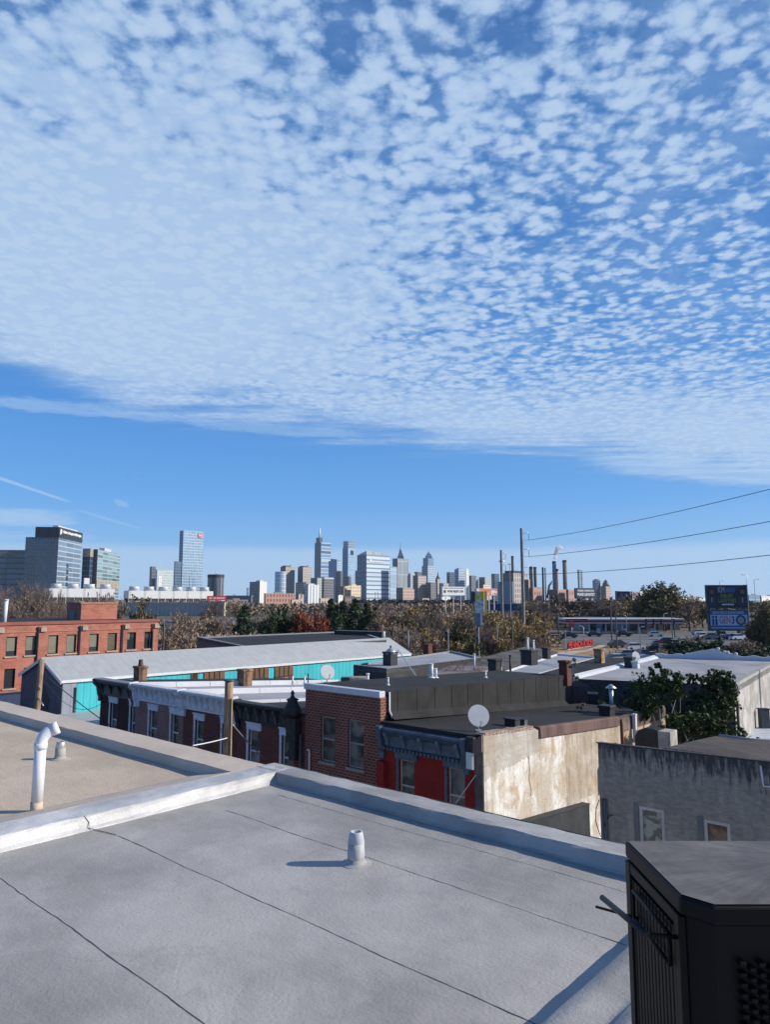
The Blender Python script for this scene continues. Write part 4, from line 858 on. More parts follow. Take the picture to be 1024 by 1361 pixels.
nn = (Lq[1]-Lq[0]); nn.z = 0; un = nn.normalized(); fw = Vector((un.y, -un.x, 0))
def onwall(x_, y_):
    # where the pixel ray meets the front wall plane
    r_ = Vector(ray(x_, y_)); nrm = fw; k = (NL-Vector((0,0,0))).dot(nrm)/r_.dot(nrm); return r_*k-Vector((NL.x, NL.y, GRD))
for x0_, x1_, y0_, y1_ in ((782, 797, 922, 950),):
    a_, b_ = onwall(x0_, y0_), onwall(x1_, y1_); m = M(); m.prism([tuple((a_+fw*.05).xy), tuple((Vector((b_.x, b_.y, a_.z))+fw*.05).xy), tuple(Vector((b_.x, b_.y)).to_3d().xy), tuple(a_.xy)], b_.z, a_.z); f_ = part('boarded_window', m, M_blackpaint, wbd)
    m = M(); m.prism([tuple((a_+fw*.09).xy), tuple((Vector((b_.x, b_.y, a_.z))+fw*.09).xy), tuple((Vector((b_.x, b_.y, 0))+fw*.051).xy), tuple((a_+fw*.051).xy)], a_.z+.001, a_.z+.12); part('lintel', m, M_dirtywall, f_)
a_ = onwall(752, 897); b_ = onwall(752, 935); m = M(); m.tube([a_+fw*.3+un*.35, a_+fw*.35, b_+fw*.35], .06, 8); part('downspout', m, M_white, wbd)
pp = onwall(979, 925); m = M(); m.tube([Lq[1]+Vector((.25, .3, -.9)), Lq[1]+Vector((.26, .35, -2.0)), Lq[1]+Vector((.6, .2, -2.4))], .11, 8); part('drain_pipe', m, M_soffit, wbd)
# --- ribbed white metal roof at the right
polybuild('metal_roofed_shed', 'shed with a white ribbed metal roof below the pale side wall, far right', [PZ(950, 1010, -7.0), PZ(1130, 1010, -7.0), PZ(1130, 928, -7.0), PZ(965, 972, -7.0)], M_concrete, ribbed('white_ribbed_roof', (.55,.58,.63), .55, .75, .6, 0, 1, .08))
a_ = PZ(1017, 965, -6.9); fb = thing('roof_post', 'small dark post on the white ribbed roof at the right edge', 'post', a_, grid=False); m = M(); m.box(-.25, .25, -.2, .2, -.2, .9); part('post', m, M_darkcorn, fb, bevel=.04); m = M(); m.box(-.28, .28, -.23, .23, .901, .95); part('cap', m, M_soffit, fb)
# chimneys on those roofs
def chim_px(px, py, Y, wd, h, label, mat, pots=False, potm=None): p_ = g(PY(px, py, Y)); return chimney(p_[0], p_[1], p_[2], p_[2]+h, wd, wd, label, mat, pots, potm=potm)
chim_px(752, 903, 36.5, .45, .95, 'narrow dark brick chimney with a pale plant at the big white roof corner', M_brick_dark)
chim_px(797.5, 876, 50, .55, .72, 'black and orange chimney at the far corner of the wide black roof', stucco('orange_black_chimney', (.4,.2,.08), (.5,.4,.3), (.03,.02,.02), (.05,.04,.03), .6))
chim_px(704, 877, 44, .75, .62, 'squat black box chimney with a white pipe behind it, on the bright grey roof', M_blackpaint)
chim_px(727, 870, 52, .45, .5, 'small dark chimney at the far left edge of the bright grey roof', M_soffit)
chim_px(658, 892, 42, .55, .7, 'half black half grey chimney beside the front corner of the bright grey roof', M_darkwall)
chim_px(519, 880, 52, .75, .75, 'dark chimney under a silver hood before the end of the teal warehouse roof', M_soffit)
chim_px(569, 870, 62, .55, .9, 'dark chimney before the brown trees, on the far edge of the small pale roof', M_brick_dark)
chim_px(749, 877, 60, .4, .2, 'tiny dark chimney near the orange dirt path', M_soffit)
chim_px(846, 884, 44, .35, .25, 'white capped stub chimney at the far left corner of the big white roof', M_whiteroof)
chim_px(838, 884, 44.5, .5, .5, 'black box chimney beside the white stub, far left of the big white roof', M_blackpaint)
def post(px, py, Y, h, r, label, mat, cat='pipe', cap=True, name='roof_pipe'):
    p_ = PY(px, py, Y); t_ = thing(name, label, cat, p_, grid=False); m = M(); m.tube([(0,0,-.3), (0,0,h)], r, 10); part('pipe', m, mat, t_)
    if cap: m = M(); m.tube([(0,0,h+.001), (0,0,h+.08)], r*1.35, 10); part('cap', m, mat, t_)
post(710, 872, 44.5, .9, .06, 'thick white pipe standing behind the squat black box chimney', M_white); post(702, 868, 46, .9, .07, 'thin pale pipe just left of the thick white pipe behind the black box', M_white)
post(631, 885, 50, .75, .07, 'white pipe among bare branches above the small roofs', M_white); post(679, 892, 42, .85, .06, 'black pipe standing in front of the bright grey roof', M_soffit)
post(489, 903, 40, .25, .08, 'stubby white pipe beside the rusty unit before the dark small building', M_white)
dn = dish(846.5, 880, -3.9, .28, 'round white dish at the far left corner of the big white roof', .1, (.3,-1), 15)
sh = thing('silver_hood', 'silver vent hood on top of the dark chimney by the teal warehouse end', 'vent hood', PY(519.5, 868, 52), grid=False); m = M(); m.lathe([(.3, -.1), (.42, -.05), (.4, .12), (.2, .3), (.05, .38)], 0, 0, 14); part('hood', m, M_galv, sh); m = M(); m.lathe([(.06, .381), (.07, .5), (.02, .55)], 0, 0, 8); part('knob', m, M_soffit, sh)
ru = thing('rooftop_unit', 'small pale domed rooftop unit before the dark boarded wall, behind the black roof edge', 'rooftop unit', PY(477, 905, 41), grid=False); m = M(); m.box(-.55, .5, -.3, .3, -.4, .25); part('case', m, plain('rusty_cream', (.4,.34,.28), .7, .3, 3), ru, bevel=.08); m = M(); m.box(-1.0, -.56, -.3, .3, -.4, .2); part('end_panel', m, M_soffit, ru)
# antenna leaning on the roof, utility poles
def pole(px, ytop, Y, r, label, cross=(), lean=0, ladder=False, mat=None, name='utility_pole'):
    p_ = Vector(PY(px, ytop, Y)); t_ = thing(name, label, 'utility pole', (p_.x, p_.y, GRD), grid=False); H_ = p_.z-GRD
    m = M(); n_ = 10; m.tube([(lean*(k/n_-1), 0, H_*k/n_) for k in range(n_+1)], [r*(1.15-.25*k/n_) for k in range(n_+1)], 12); part('shaft', m, mat or M_pole, t_)
    return t_, H_
pA, HA = pole(304.5, 905, 26, .165, 'thick weathered wooden pole standing before the pale corniced row houses')
m = M(); m.lathe([(.19, HA-.003), (.2, HA+.03), (.12, HA+.05)], 0, 0, 12); part('cap', m, M_darkcorn, pA)
for k in range(7): m = M(); m.tube([(-.05, -.17, HA-2.5-k*.42), (.17, -.19, HA-2.55-k*.42)], .014, 5); part('step', m, M_rust, pA)
m = M(); m.tube([(.12, -.13, HA-.6), (.13, -.14, HA-4)], .02, 6); part('cable', m, M_soffit, pA)
pB, HB = pole(55, 877, 35, .15, 'slender wooden pole leaning beside the slate grey gable end', lean=.28)
m = M(); m.tube([(0, -.1, HB-1.8), (.45, -.5, HB-2.1)], .03, 6); m.tube([(.05, -.1, HB-1.4), (.1, -.3, HB-1.2)], .03, 6); part('bracket', m, M_galv, pB)
def wire(pts, r, label, sag=.5, group=None, name='cable', mat=M_soffit, n=14):
    a_, b_ = Vector(pts[0]), Vector(pts[1]); o_ = a_.copy(); m = M(); m.tube([a_.lerp(b_, k/n)-Vector((0,0,sag*4*(k/n)*(1-k/n)))-o_ for k in range(n+1)], r, 5)
    return solo(name, m, mat, label, 'cable', tuple(o_), grid=False, group=group)
wire((PY(58, 896, 35), w(*GT(176, 985, TF-.1))), .022, 'black cable from the leaning pole down to the row house with dark cornice', .1)
wire((PY(56, 900, 35), w(*GT(139, 932, TF-.05))), .012, 'thin cable drooping from the leaning pole past the pale wall panels', .9)
wire((PY(305, 980, 26), PY(256, 991, 24)), .022, 'pale cable from the thick wooden pole towards the tan roof', .02, mat=M_white)
wire((PY(309, 963, 26), w(*GT(356, 1012, TF-.1))), .022, 'grey cable from the thick wooden pole down to the black corniced house', .05, mat=M_galv)
wire((PY(303, 970, 26), w(*GT(196, 972, TF-.1))), .012, 'thin dark cable from the thick wooden pole across the pale corniced fronts', .35)
wire((PY(303, 960, 26), w(*GT(243, 975, TF-.1))), .010, 'second thin cable from the thick wooden pole to the pale corniced fronts', .5)
wire((w(*GT(633, 1030, TF-.15)), w(*GT(606, 1068, TF-.5))), .018, 'pale stick-like cable crossing the right window of the red house', .0, mat=M_galv)
wire((w(*GT(394, 967, TF-.2)), w(*GT(380, 1003, TF-.12))), .012, 'short cable on the front of the black corniced house', .1)
wire((PZ(800, 1062, -9), w(*GT(801, 1112, TS-.1))), .015, 'loose black cable at the corner of the grey rendered wall', .1) if False else None
an = wire((PY(554, 899, 40), PY(529, 863, 48)), .035, 'leaning pale antenna rod above the small pale roof', 0, name='antenna', mat=M_galv); an['category'] = 'antenna'
# ================================================================== GROUND, ROADS
setting('ground', M().box(-30000, 30000, -3000, 40000, GRD-1, GRD), M_ground)
def sheet(name, pts, z, mat, kind='structure'):
    m = M(); m.poly([(p[0], p[1], GRD+z) for p in pts]); return setting(name, m, mat, kind)
G_ = lambda x, y: PZ(x, y, GRD)
m = M(); m.poly([w(-80, 6.6, GRD+.004), w(-8, 6.6, GRD+.004), w(-8, 17.4, GRD+.004), w(-80, 17.4, GRD+.004)]); setting('street', m, M_asphalt)
m = M(); m.box(-80, -8, 17.4, 19.15, GRD, GRD+.12); m.v = [w(*v) for v in m.v]; setting('pavement', m, M_concrete)
m = M(); m.box(-80, -8, 5.1, 6.6, GRD, GRD+.12); m.v = [w(*v) for v in m.v]; setting('pavement', m, M_concrete)
sheet('road', [G_(745, 905), G_(1100, 905), G_(1100, 838), G_(745, 840), G_(745, 848), G_(800, 855), G_(806, 868)], .004, plain('sunlit_asphalt', (.15,.15,.155), .9, .2, .15))
setting('dry_verge', (lambda mm: (mm.poly([G_(560, 875)[:2]+(GRD+.003,), G_(745, 875)[:2]+(GRD+.003,), G_(745, 838)[:2]+(GRD+.003,), G_(560, 838)[:2]+(GRD+.003,)]), mm)[1])(M()), plain('brown_weeds', (.14,.095,.06), .95, .4, .3))
sheet('verge', [G_(690, 880), G_(745, 880), G_(815, 866), G_(880, 860), G_(880, 856.5), G_(800, 861), G_(690, 862)], .012, M_dirt)
sheet('path', [G_(690, 876), G_(750, 872), G_(800, 861.5), G_(806, 858), G_(798, 857.2), G_(780, 864), G_(690, 871)], .02, M_path)
sheet('parking_lot', [G_(170, 850), G_(330, 850), G_(330, 824), G_(150, 824)], .004, plain('grey_asphalt', (.09,.09,.095), .9))
# ================================================================== VEGETATION
L_rust = leafm('golden_brown_foliage', (.50,.32,.12), (.34,.24,.11), (.58,.43,.20))
L_brown = leafm('dry_brown_foliage', (.37,.27,.18), (.46,.35,.25), (.25,.18,.12))
L_grey = leafm('bare_twigs_foliage', (.26,.195,.165), (.33,.26,.22), (.16,.12,.10))
L_red = leafm('rust_red_foliage', (.42,.12,.06), (.30,.08,.05), (.52,.2,.1))
L_dark = leafm('dark_evergreen_foliage', (.035,.07,.035), (.055,.095,.045), (.09,.13,.06))
L_olive = leafm('olive_foliage', (.12,.125,.055), (.18,.16,.075), (.25,.19,.09))
L_green = leafm('shrub_green_foliage', (.05,.085,.025), (.08,.12,.04), (.18,.19,.06))
L_yellow = leafm('yellow_flower_foliage', (.55,.36,.03), (.45,.42,.12), (.2,.25,.06))
L_palegreen = leafm('pale_green_foliage', (.32,.34,.12), (.45,.42,.2), (.2,.24,.09))
M_bark = plain('bark', (.12,.09,.07), .9, .3, 3); M_barkpale = plain('pale_bark', (.33,.28,.24), .9, .2, 3)
def rdir(r): 
    z = r.uniform(-1, 1); a = r.uniform(0, 6.283); q = math.sqrt(1-z*z); return Vector((q*math.cos(a), q*math.sin(a), z))
def leaf(m, c, s, r, long=1.6):
    a = rdir(r); b = a.cross(rdir(r)).normalized(); a = a*s*long*.5; b = b*s*.5
    m.poly([c-a, c+b*.8-a*.2, c+a, c-b*.8+a*.1])
def tree_proto(name, kind, seed, mat, bark, n_tips=60, leaves=22, lsize=.035, spread=.34, crown0=.3, twig=0, droop=0):
    """unit height tree; crown of small clumps round the branch tips, with gaps"""
    r = random.Random(seed); tr = M(); cr = M(); tips = []
    if kind == 'conifer':
        tr.tube([(0,0,0), (0,0,.96)], [.018, .003], 7)
        nl = 15
        for i in range(nl):
            z = .12+.84*i/nl; R_ = spread*(1-(i/nl)**1.15)+.02; nb = int(7+8*(1-i/nl)); a0 = r.uniform(0, 6)
            for k in range(nb):
                a = a0+6.283*k/nb+r.uniform(-.25, .25); L_ = R_*r.uniform(.65, 1.12); e = Vector((math.cos(a)*L_, math.sin(a)*L_, z-.10*L_/spread+r.uniform(-.02, .02))); s0 = Vector((0,0,z+.02))
                tr.tube([s0, e], [.004, .001], 3, False)
                for q in range(int(leaves)):
                    k2 = r.random()**.6; c = s0.lerp(e, k2)+rdir(r)*.028; leaf(cr, c, lsize*r.uniform(.6, 1.3), r, 2.2)
        return tr, cr
    tr.tube([(0,0,0), (.01,0,.15), (0,.01,crown0+.05)], [.024, .019, .015], 7)
    nm = r.randint(5, 8)
    for i in range(nm):
        a = 6.283*i/nm+r.uniform(-.4, .4); inc = r.uniform(.25, 1.0); L_ = r.uniform(.28, .46)
        s0 = Vector((0,0,crown0*r.uniform(.6, 1.1))); d0 = Vector((math.cos(a)*math.sin(inc), math.sin(a)*math.sin(inc), math.cos(inc)))
        p1 = s0+d0*L_*.5; p2 = p1+(d0+Vector((0,0,.25))+rdir(r)*.25).normalized()*L_*.5
        tr.tube([s0, p1, p2], [.012, .008, .005], 5, False)
        for j in range(n_tips//nm):
            k = r.uniform(.25, 1); b0 = s0.lerp(p1, k*2) if k < .5 else p1.lerp(p2, k*2-1)
            d1 = (d0*.5+rdir(r)*.9+Vector((0,0,.35-droop))).normalized(); L2 = r.uniform(.10, .27); e = b0+d1*L2; 
            if math.hypot(e.x, e.y) > spread*1.15: e.x *= .8; e.y *= .8
            e.z = min(e.z, .99-.35*(math.hypot(e.x, e.y)/spread)**2)
            tr.tube([b0, b0.lerp(e, .5)+rdir(r)*.012, e], [.0035, .0025, .0012], 3, False); tips.append((b0, e))
    for b0, e in tips:
        cs = r.uniform(.025, .055)
        for q in range(leaves):
            k = r.uniform(.35, 1.1); c = b0.lerp(e, k)+rdir(r)*cs*r.random()**.5; leaf(cr, c, lsize*r.uniform(.5, 1.4), r)
        for q in range(twig):
            k = r.uniform(.3, 1); c = b0.lerp(e, k); d1 = ((e-b0).normalized()+rdir(r)*.9+Vector((0,0,.3))).normalized()*r.uniform(.04, .12); wv_ = d1.cross(rdir(r)).normalized()*.0016
            cr.poly([c-wv_, c+wv_, c+d1])
    return tr, cr
PROTO = {}
def proto(key, *a, **k):
    tr, cr = tree_proto(key, *a, **k); zs = sorted(v[2] for v in cr.v); rs_ = sorted(math.hypot(v[0], v[1]) for v in cr.v); zm = zs[int(len(zs)*.992)]; rm = rs_[int(len(rs_)*.96)]
    for q_ in (tr, cr): q_.v = [(x*.42/rm, y*.42/rm, z/zm) for x, y, z in q_.v]
    PROTO[key] = (tr.data(key+'_trunk', k.get('bark') or a[3]), cr.data(key+'_crown', a[2]))
for i in range(3): proto('rust%d' % i, 'b', 10+i, L_rust, M_bark, n_tips=80, leaves=20, lsize=.032, twig=6)
for i in range(3): proto('brown%d' % i, 'b', 20+i, L_brown, M_bark, n_tips=80, leaves=14, lsize=.026, twig=14, spread=.4)
for i in range(3): proto('bare%d' % i, 'b', 30+i, L_grey, M_bark, n_tips=150, leaves=4, lsize=.018, twig=40, spread=.42)
for i in range(2): proto('farbrown%d' % i, 'b', 80+i, L_brown, M_bark, n_tips=80, leaves=26, lsize=.05, twig=4, spread=.42, crown0=.2)
for i in range(2): proto('farolive%d' % i, 'b', 90+i, L_olive, M_bark, n_tips=80, leaves=26, lsize=.05, spread=.42, crown0=.2)
for i in range(2): proto('red%d' % i, 'b', 40+i, L_red, M_bark, n_tips=90, leaves=24, lsize=.036, spread=.42, crown0=.22)
for i in range(2): proto('fir%d' % i, 'conifer', 50+i, L_dark, M_bark, leaves=16, lsize=.03, spread=.30)
for i in range(2): proto('olive%d' % i, 'b', 60+i, L_olive, M_bark, n_tips=90, leaves=22, lsize=.034, spread=.45, crown0=.22)
for i in range(2): proto('dark%d' % i, 'b', 70+i, L_dark, M_bark, n_tips=80, leaves=24, lsize=.036, spread=.42, crown0=.18)
proto('bigolive0', 'b', 95, L_olive, M_bark, n_tips=300, leaves=26, lsize=.026, spread=.42, crown0=.2)
rt = random.Random(99)
def tree(key, px, ytop, Y, wpx_, label, group=None, cat='tree', name='tree', yb=None):
    p_ = Vector(PY(px, ytop, Y)); H_ = p_.z-GRD; wd = wpx_*Y/947.
    e = bpy.data.objects.new(name, None); C.objects.link(e); e.location = (p_.x, p_.y, GRD); e.rotation_euler = (0, 0, rt.uniform(0, 6.28)); e.scale = (wd/.8, wd/.8, H_)
    tag(e, label, cat, group)
    for nm_, me in zip(('trunk', 'crown'), PROTO[key]):
        o_ = bpy.data.objects.new(nm_, me); C.objects.link(o_); o_.parent = e
    return e
# left, behind the mill
for i, (x, yt, Y, wd) in enumerate(((-22, 776, 112, 70), (6, 773, 120, 66), (30, 778, 108, 58), (52, 782, 118, 54), (73, 790, 112, 42), (90, 797, 120, 36), (18, 792, 100, 50), (60, 796, 100, 50))):
    tree('bare%d' % (i % 3), x, yt, Y, wd, 'bare brown tree behind the red mill roof, below the dark glass hospital', 'bare trees behind the mill')
tree('brown1', 136, 789, 135, 44, 'reddish brown leafless tree beside the brick penthouse of the mill'); tree('brown0', 158, 797, 130, 26, 'small brown tree just right of the brick penthouse')
tree('olive0', 191, 796, 128, 44, 'round olive green tree behind the right end of the mill')
# brown scrub between mill and dark roof
for i, (x, yt, Y, wd) in enumerate(((222, 838, 92, 30), (238, 832, 98, 34), (252, 838, 90, 30), (230, 824, 125, 36), (250, 818, 140, 40), (270, 816, 150, 42), (289, 820, 142, 36), (305, 822, 150, 34), (243, 812, 185, 34), (262, 826, 120, 34), (340, 822, 150, 34), (354, 816, 170, 30))):
    tree('brown%d' % (i % 3), x, yt, Y, wd, 'brown leafless tree in the thicket between the red mill and the dark flat roof', 'brown trees right of the mill')
tree('bare1', 281, 796, 240, 34, 'thin brown tree before the tan parking garage corner'); tree('brown2', 318, 796, 230, 30, 'brown tree left of the white slab tower, above the dark evergreen')
tree('fir0', 325, 806, 140, 44, 'loose grey green conifer left of the dark round evergreens'); tree('dark0', 372, 808, 150, 46, 'dark round evergreen tree left of the red trees'); tree('dark1', 358, 812, 145, 30, 'small dark evergreen squeezed beside the grey green conifer')
tree('red0', 403, 813, 148, 42, 'rust red tree, left and larger of the two side by side'); tree('red1', 426, 815, 144, 32, 'rust red tree, right and smaller of the two side by side')
for i, (x, yt, Y, wd) in enumerate(((440, 797, 150, 34), (456, 800, 158, 38), (472, 797, 150, 40), (488, 803, 146, 38), (500, 808, 150, 30), (448, 806, 140, 30))):
    tree('fir%d' % (i % 2), x, yt, Y, wd, 'dark conifer in the clump below the cream office block', 'dark conifers in a clump')
# the long belt of golden brown trees
k = 0
for Y, y0, xs in ((190, 807, range(512, 640, 21)), (150, 814, range(505, 700, 20)), (118, 829, range(515, 705, 23)), (100, 843, range(530, 700, 24))):
    for x in xs:
        k += 1; key = ('rust%d' if (k*7) % 10 < (6 if x > 600 else 3) else 'brown%d' if (k*7) % 10 < 7 else 'bare%d') % (k % 3)
        if k % 9 == 4: key = 'olive%d' % (k % 2)
        tree(key, x+rt.uniform(-6, 6), y0+rt.uniform(-8, 9), Y+rt.uniform(-10, 10), rt.uniform(26, 40), 'autumn tree in the belt behind the small roofs, left of the tall poles', 'autumn trees in the belt')
for i, (x, yt, Y, wd) in enumerate(((652, 820, 140, 36), (664, 824, 120, 30), (684, 818, 150, 34), (706, 812, 160, 32), (722, 820, 150, 26), (700, 830, 118, 26))):
    tree('rust%d' % (i % 3), x, yt, Y, wd, 'golden brown tree at the foot of the two tall wooden poles', 'golden trees at the tall poles')
tree('bare2', 716, 800, 200, 40, 'taller brown tree rising just right of the tallest wooden pole')
# right belt behind the petrol station
k = 0
for Y, y0, xs in ((330, 797, range(712, 940, 14)), (285, 807, range(708, 935, 15))):
    for x in xs:
        k += 1; key = ('farolive%d' if k % 3 == 0 else 'farbrown%d') % (k % 2)
        tree(key, x+rt.uniform(-5, 5), y0+rt.uniform(-4, 6), Y, rt.uniform(28, 38), 'muted olive brown tree in the wood behind the red and white canopy', 'trees behind the canopy')
tree('bigolive0', 882, 778, 255, 66, 'largest rounded olive tree, left of the stacked billboards'); tree('brown0', 915, 792, 250, 40, 'brown tree between the big olive tree and the stacked billboards'); tree('bigolive0', 860, 788, 270, 42, 'smaller olive tree leaning on the largest one, above the canopy')
tree('rust0', 833, 799, 300, 30, 'yellowish tree below the small dark billboard on the right'); tree('bare0', 806, 800, 280, 34, 'grey bare tree below the peaked pinkish tower')
for i, (x, yt, Y, wd) in enumerate(((1020, 806, 130, 40), (1040, 800, 140, 50), (1004, 826, 150, 30))):
    tree('bigolive0', x, yt, Y, wd, 'olive green tree at the right edge beside the stacked billboards', 'trees at the right edge')
for i, (x, yt, Y, wd) in enumerate(((898, 851, 128, 44), (920, 846, 132, 46), (943, 850, 126, 50), (966, 852, 130, 50), (990, 850, 126, 52), (1012, 848, 130, 50), (912, 862, 112, 46), (948, 864, 112, 50), (985, 864, 112, 50), (1018, 862, 112, 50), (880, 862, 118, 30))):
    tree('brown%d' % (i % 3) if i % 3 == 1 else 'dark%d' % (i % 2), x, yt, Y, wd, 'dark bush in the hedge below the stacked billboards, behind the ornamental parapet', 'hedge bushes below the billboards', 'bush', 'bush')
# far wood: one mass
def wood(name, x0, x1, y0, y1, Y, n, mat, seed, dy=60, size=2.2):
    r = random.Random(seed); m = M(); T_ = PY((x0+x1)/2, y0, Y)
    for i in range(n):
        x = r.uniform(x0, x1); yy = Y+r.uniform(-dy, dy); hmax = (y1-(y1-y0)*(.75+.25*mnoise.noise(Vector((x*.06, seed, 0)))+.2*mnoise.noise(Vector((x*.22, seed, 3)))))
        p_ = Vector(PY(x, hmax, yy)); z = GRD+(p_.z-GRD)*math.sqrt(r.random()); leaf(m, Vector((p_.x, p_.y, z)), size*r.uniform(.5, 1.3), r, 1.2)
    o_ = setting(name, m, mat, 'stuff'); return o_
wood('wood', 300, 760, 800, 812, 520, 9000, L_brown, 1); wood('wood', 470, 660, 796, 803, 800, 3500, leafm('dark_wood_foliage', (.05,.045,.05), (.08,.065,.06), (.035,.035,.04)), 2, 80, 3); wood('wood', 700, 1050, 797, 808, 600, 6000, L_olive, 3)
wood('scrub', 560, 745, 842, 858, 175, 5000, L_brown, 5, 18, .6); wood('scrub', 700, 930, 812, 822, 300, 6000, L_brown, 15, 25, 1.0); wood('scrub', 205, 345, 834, 870, 110, 4000, L_brown, 6, 20, .45); wood('wood', -60, 320, 797, 806, 700, 5000, L_brown, 7)
# --- shrubs and vines on the white roofed building
def cluster(name, label, cat, parts_, mat, stems=(), seed=1, ls=.1, bark=M_barkpale):
    r = random.Random(seed); c0 = Vector(parts_[0][0]); e = thing(name, label, cat, (c0.x, c0.y, c0.z), grid=False); m = M()
    for (c, rad, n) in parts_:
        c = Vector(c)-c0; cl = [rdir(r)*r.random()**.4 for _ in range(max(3, n//45))]
        for i in range(n):
            q = r.choice(cl); p_ = Vector((q.x*rad[0], q.y*rad[1], q.z*rad[2]))+c+rdir(r)*min(rad)*.28*r.random(); leaf(m, p_, ls*r.uniform(.5, 1.4), r, 1.5)
    part('foliage', m, mat, e)
    for st in stems:
        m = M(); m.tube([Vector(q)-c0 for q in st[0]], [st[1]*(1-.7*i/(len(st[0])-1)) for i in range(len(st[0]))], 5); part('stem', m, bark, e)
    return e
Yv = 32.5
V = lambda x, y, Y=Yv: PY(x, y, Y)
cluster('tall_shrub', 'tall leggy shrub with pale stems against the dark wall of the white roofed building', 'shrub',
    [(V(862, 925), (.8,.6,.9), 2550), (V(880, 905), (1.1,.6,.5), 3230), (V(900, 915), (.7,.5,.6), 1530), (V(852, 945), (.5,.4,.7), 1020), (V(873, 890), (.4,.3,.3), 425)], L_green,
    [(((V(885, 985)), V(878, 955), V(876, 930), V(868, 905)), .06), ((V(893, 985), V(890, 960), V(899, 930)), .05), ((V(905, 988), V(903, 960), V(893, 935)), .05), ((V(880, 985), V(868, 950), V(860, 930)), .04), ((V(915, 985), V(905, 962), V(905, 925)), .035), ((V(908, 990), V(925, 975), V(932, 960)), .03)], 3, .085)
cluster('climbing_vine', 'dense climbing vine over the corner of the white roofed building', 'vine',
    [(V(955, 905, 33.6), (.9,.5,.5), 2890), (V(960, 925, 33.4), (.8,.55,.85), 4420), (V(950, 947, 33), (1.0,.6,.7), 3740), (V(932, 902, 33.4), (.8,.3,.3), 1190), (V(970, 943, 33.4), (.55,.5,.6), 1700)], L_green, [((V(950, 975, 33.2), V(952, 940, 33.2), V(960, 910, 33.4)), .05)], 4, .08)
cluster('sprawling_vine', 'low sprawling vine along the top of the brown roof towards the ribbed metal roof', 'vine',
    [(V(915, 963, 31), (1.3,.7,.5), 3740), (V(945, 968, 31), (1.3,.7,.5), 3740), (V(968, 978, 31.5), (1.0,.5,.35), 1870), (V(893, 972, 31), (.7,.5,.7), 1530), (V(993, 984, 31.5), (.7,.3,.14), 442)], L_green, [((V(920, 990, 31), V(925, 975, 31), V(935, 960, 31)), .03), ((V(1000, 978, 31.5), V(985, 985, 31.5), V(960, 990, 31.5)), .025)], 5, .08)
cluster('ivy', 'dark ivy hanging on the shaded wall behind the leggy shrub', 'ivy', [(V(910, 932, 33.9), (1.8,.25,1.3), 5440), (V(935, 950, 33.6), (1.2,.3,1.1), 3060), (V(850, 930, 35.2), (.9,.2,.9), 1190)], L_dark, (), 6, .09)
cluster('dry_vine', 'reddish dry vine twigs on the rear end of the cream side wall', 'vine', [(V(878, 960, 30.2), (.35,.3,.7), 160), (V(884, 975, 30.2), (.2,.2,.4), 80)], leafm('dry_reddish_foliage', (.25,.12,.08), (.3,.17,.12), (.2,.1,.07)), (), 7, .08)
for x, y, lab in ((769, 937, 'yellow flowering plant, leftmost on the rear of the black roof'), (802, 933, 'yellow green plant left of the conical stove pipe'), (829, 938, 'orange yellow plant right of the conical stove pipe')):
    cluster('flowering_plant', lab, 'plant', [(V(x, y, 33), (.3,.25,.24), 130)], L_yellow, (((V(x, y+6, 33), V(x, y, 33)), .02),), int(x), .09)
cluster('chimney_plant', 'pale yellow green plant growing beside the narrow dark chimney', 'plant', [(V(761, 886, 36), (.26,.24,.55), 260), (V(764, 896, 36), (.2,.2,.3), 90)], L_palegreen, (((V(762, 905, 36), V(762, 885, 36)), .03),), 9, .1)
cluster('roof_weed', 'small pale weed tuft growing on the big white roof', 'plant', [(V(843, 893, 40), (.32,.3,.16), 70)], L_palegreen, (((V(843, 897, 40), V(843, 892, 40)), .015),), 12, .09)
r_ = random.Random(5)
bb = thing('bare_shrub', 'leafless branching shrub rising above the small roofs, right of the two thick pipes', 'shrub', PY(620, 900, 50), grid=False); c0 = Vector(PY(620, 900, 50))
def branch(m, p, d, L_, rad, depth):
    e = p+d*L_; m.tube([p, p.lerp(e, .5)+rdir(r_)*L_*.06, e], [rad, rad*.8, rad*.6], 4, False)
    if depth: 
        for _ in range(3): branch(m, p.lerp(e, r_.uniform(.5, 1)), (d+rdir(r_)*.8+Vector((0,0,.1))).normalized(), L_*r_.uniform(.55, .8), rad*.55, depth-1)
for i in range(7):
    m = M(); branch(m, Vector((r_.uniform(-2.2, 2.2), r_.uniform(-.5, .5), -1.0)), (Vector((r_.uniform(-.7, .7), 0, 1))).normalized(), 1.0, .035, 4); part('stem', m, plain('reddish_twigs', (.2,.14,.12), .9, .2, 2), bb)
# ================================================================== TALL POLES, WIRES
pT, HT = pole(693.5, 702, 130, .30, 'tallest wooden pole with three wire arms, in the middle of the belt', mat=plain('grey_pole_wood', (.27,.25,.24), .9, .2, 1.2))
def arms(t_, H_, ys, Y, ytop, L_=1.3, sgn=1):
    out = []
    for ya in ys:
        z = H_-(ya-ytop)*Y/947; m = M(); m.tube([(0,0,z), (sgn*L_*.55,0,z+.22), (sgn*L_,0,z+.24)], .05, 6); part('arm', m, M_galv, t_)
        m = M(); m.tube([(sgn*L_,0,z+.24), (sgn*L_,0,z-1.1)], .045, 6); part('insulator', m, M_darkcorn, t_); m = M(); m.tube([(0,0,z-1.1), (sgn*L_*1.0,0,z-1.12)], .035, 6); part('strut', m, M_galv, t_)
        out.append(Vector((sgn*L_, 0, z-1.12)))
    return out
at_ = arms(pT, HT, (710, 732, 756), 130, 702)
pT2 = pole(1500, 640, 42, .22, 'tall pole beyond the right edge carrying the far ends of the wires')[0]
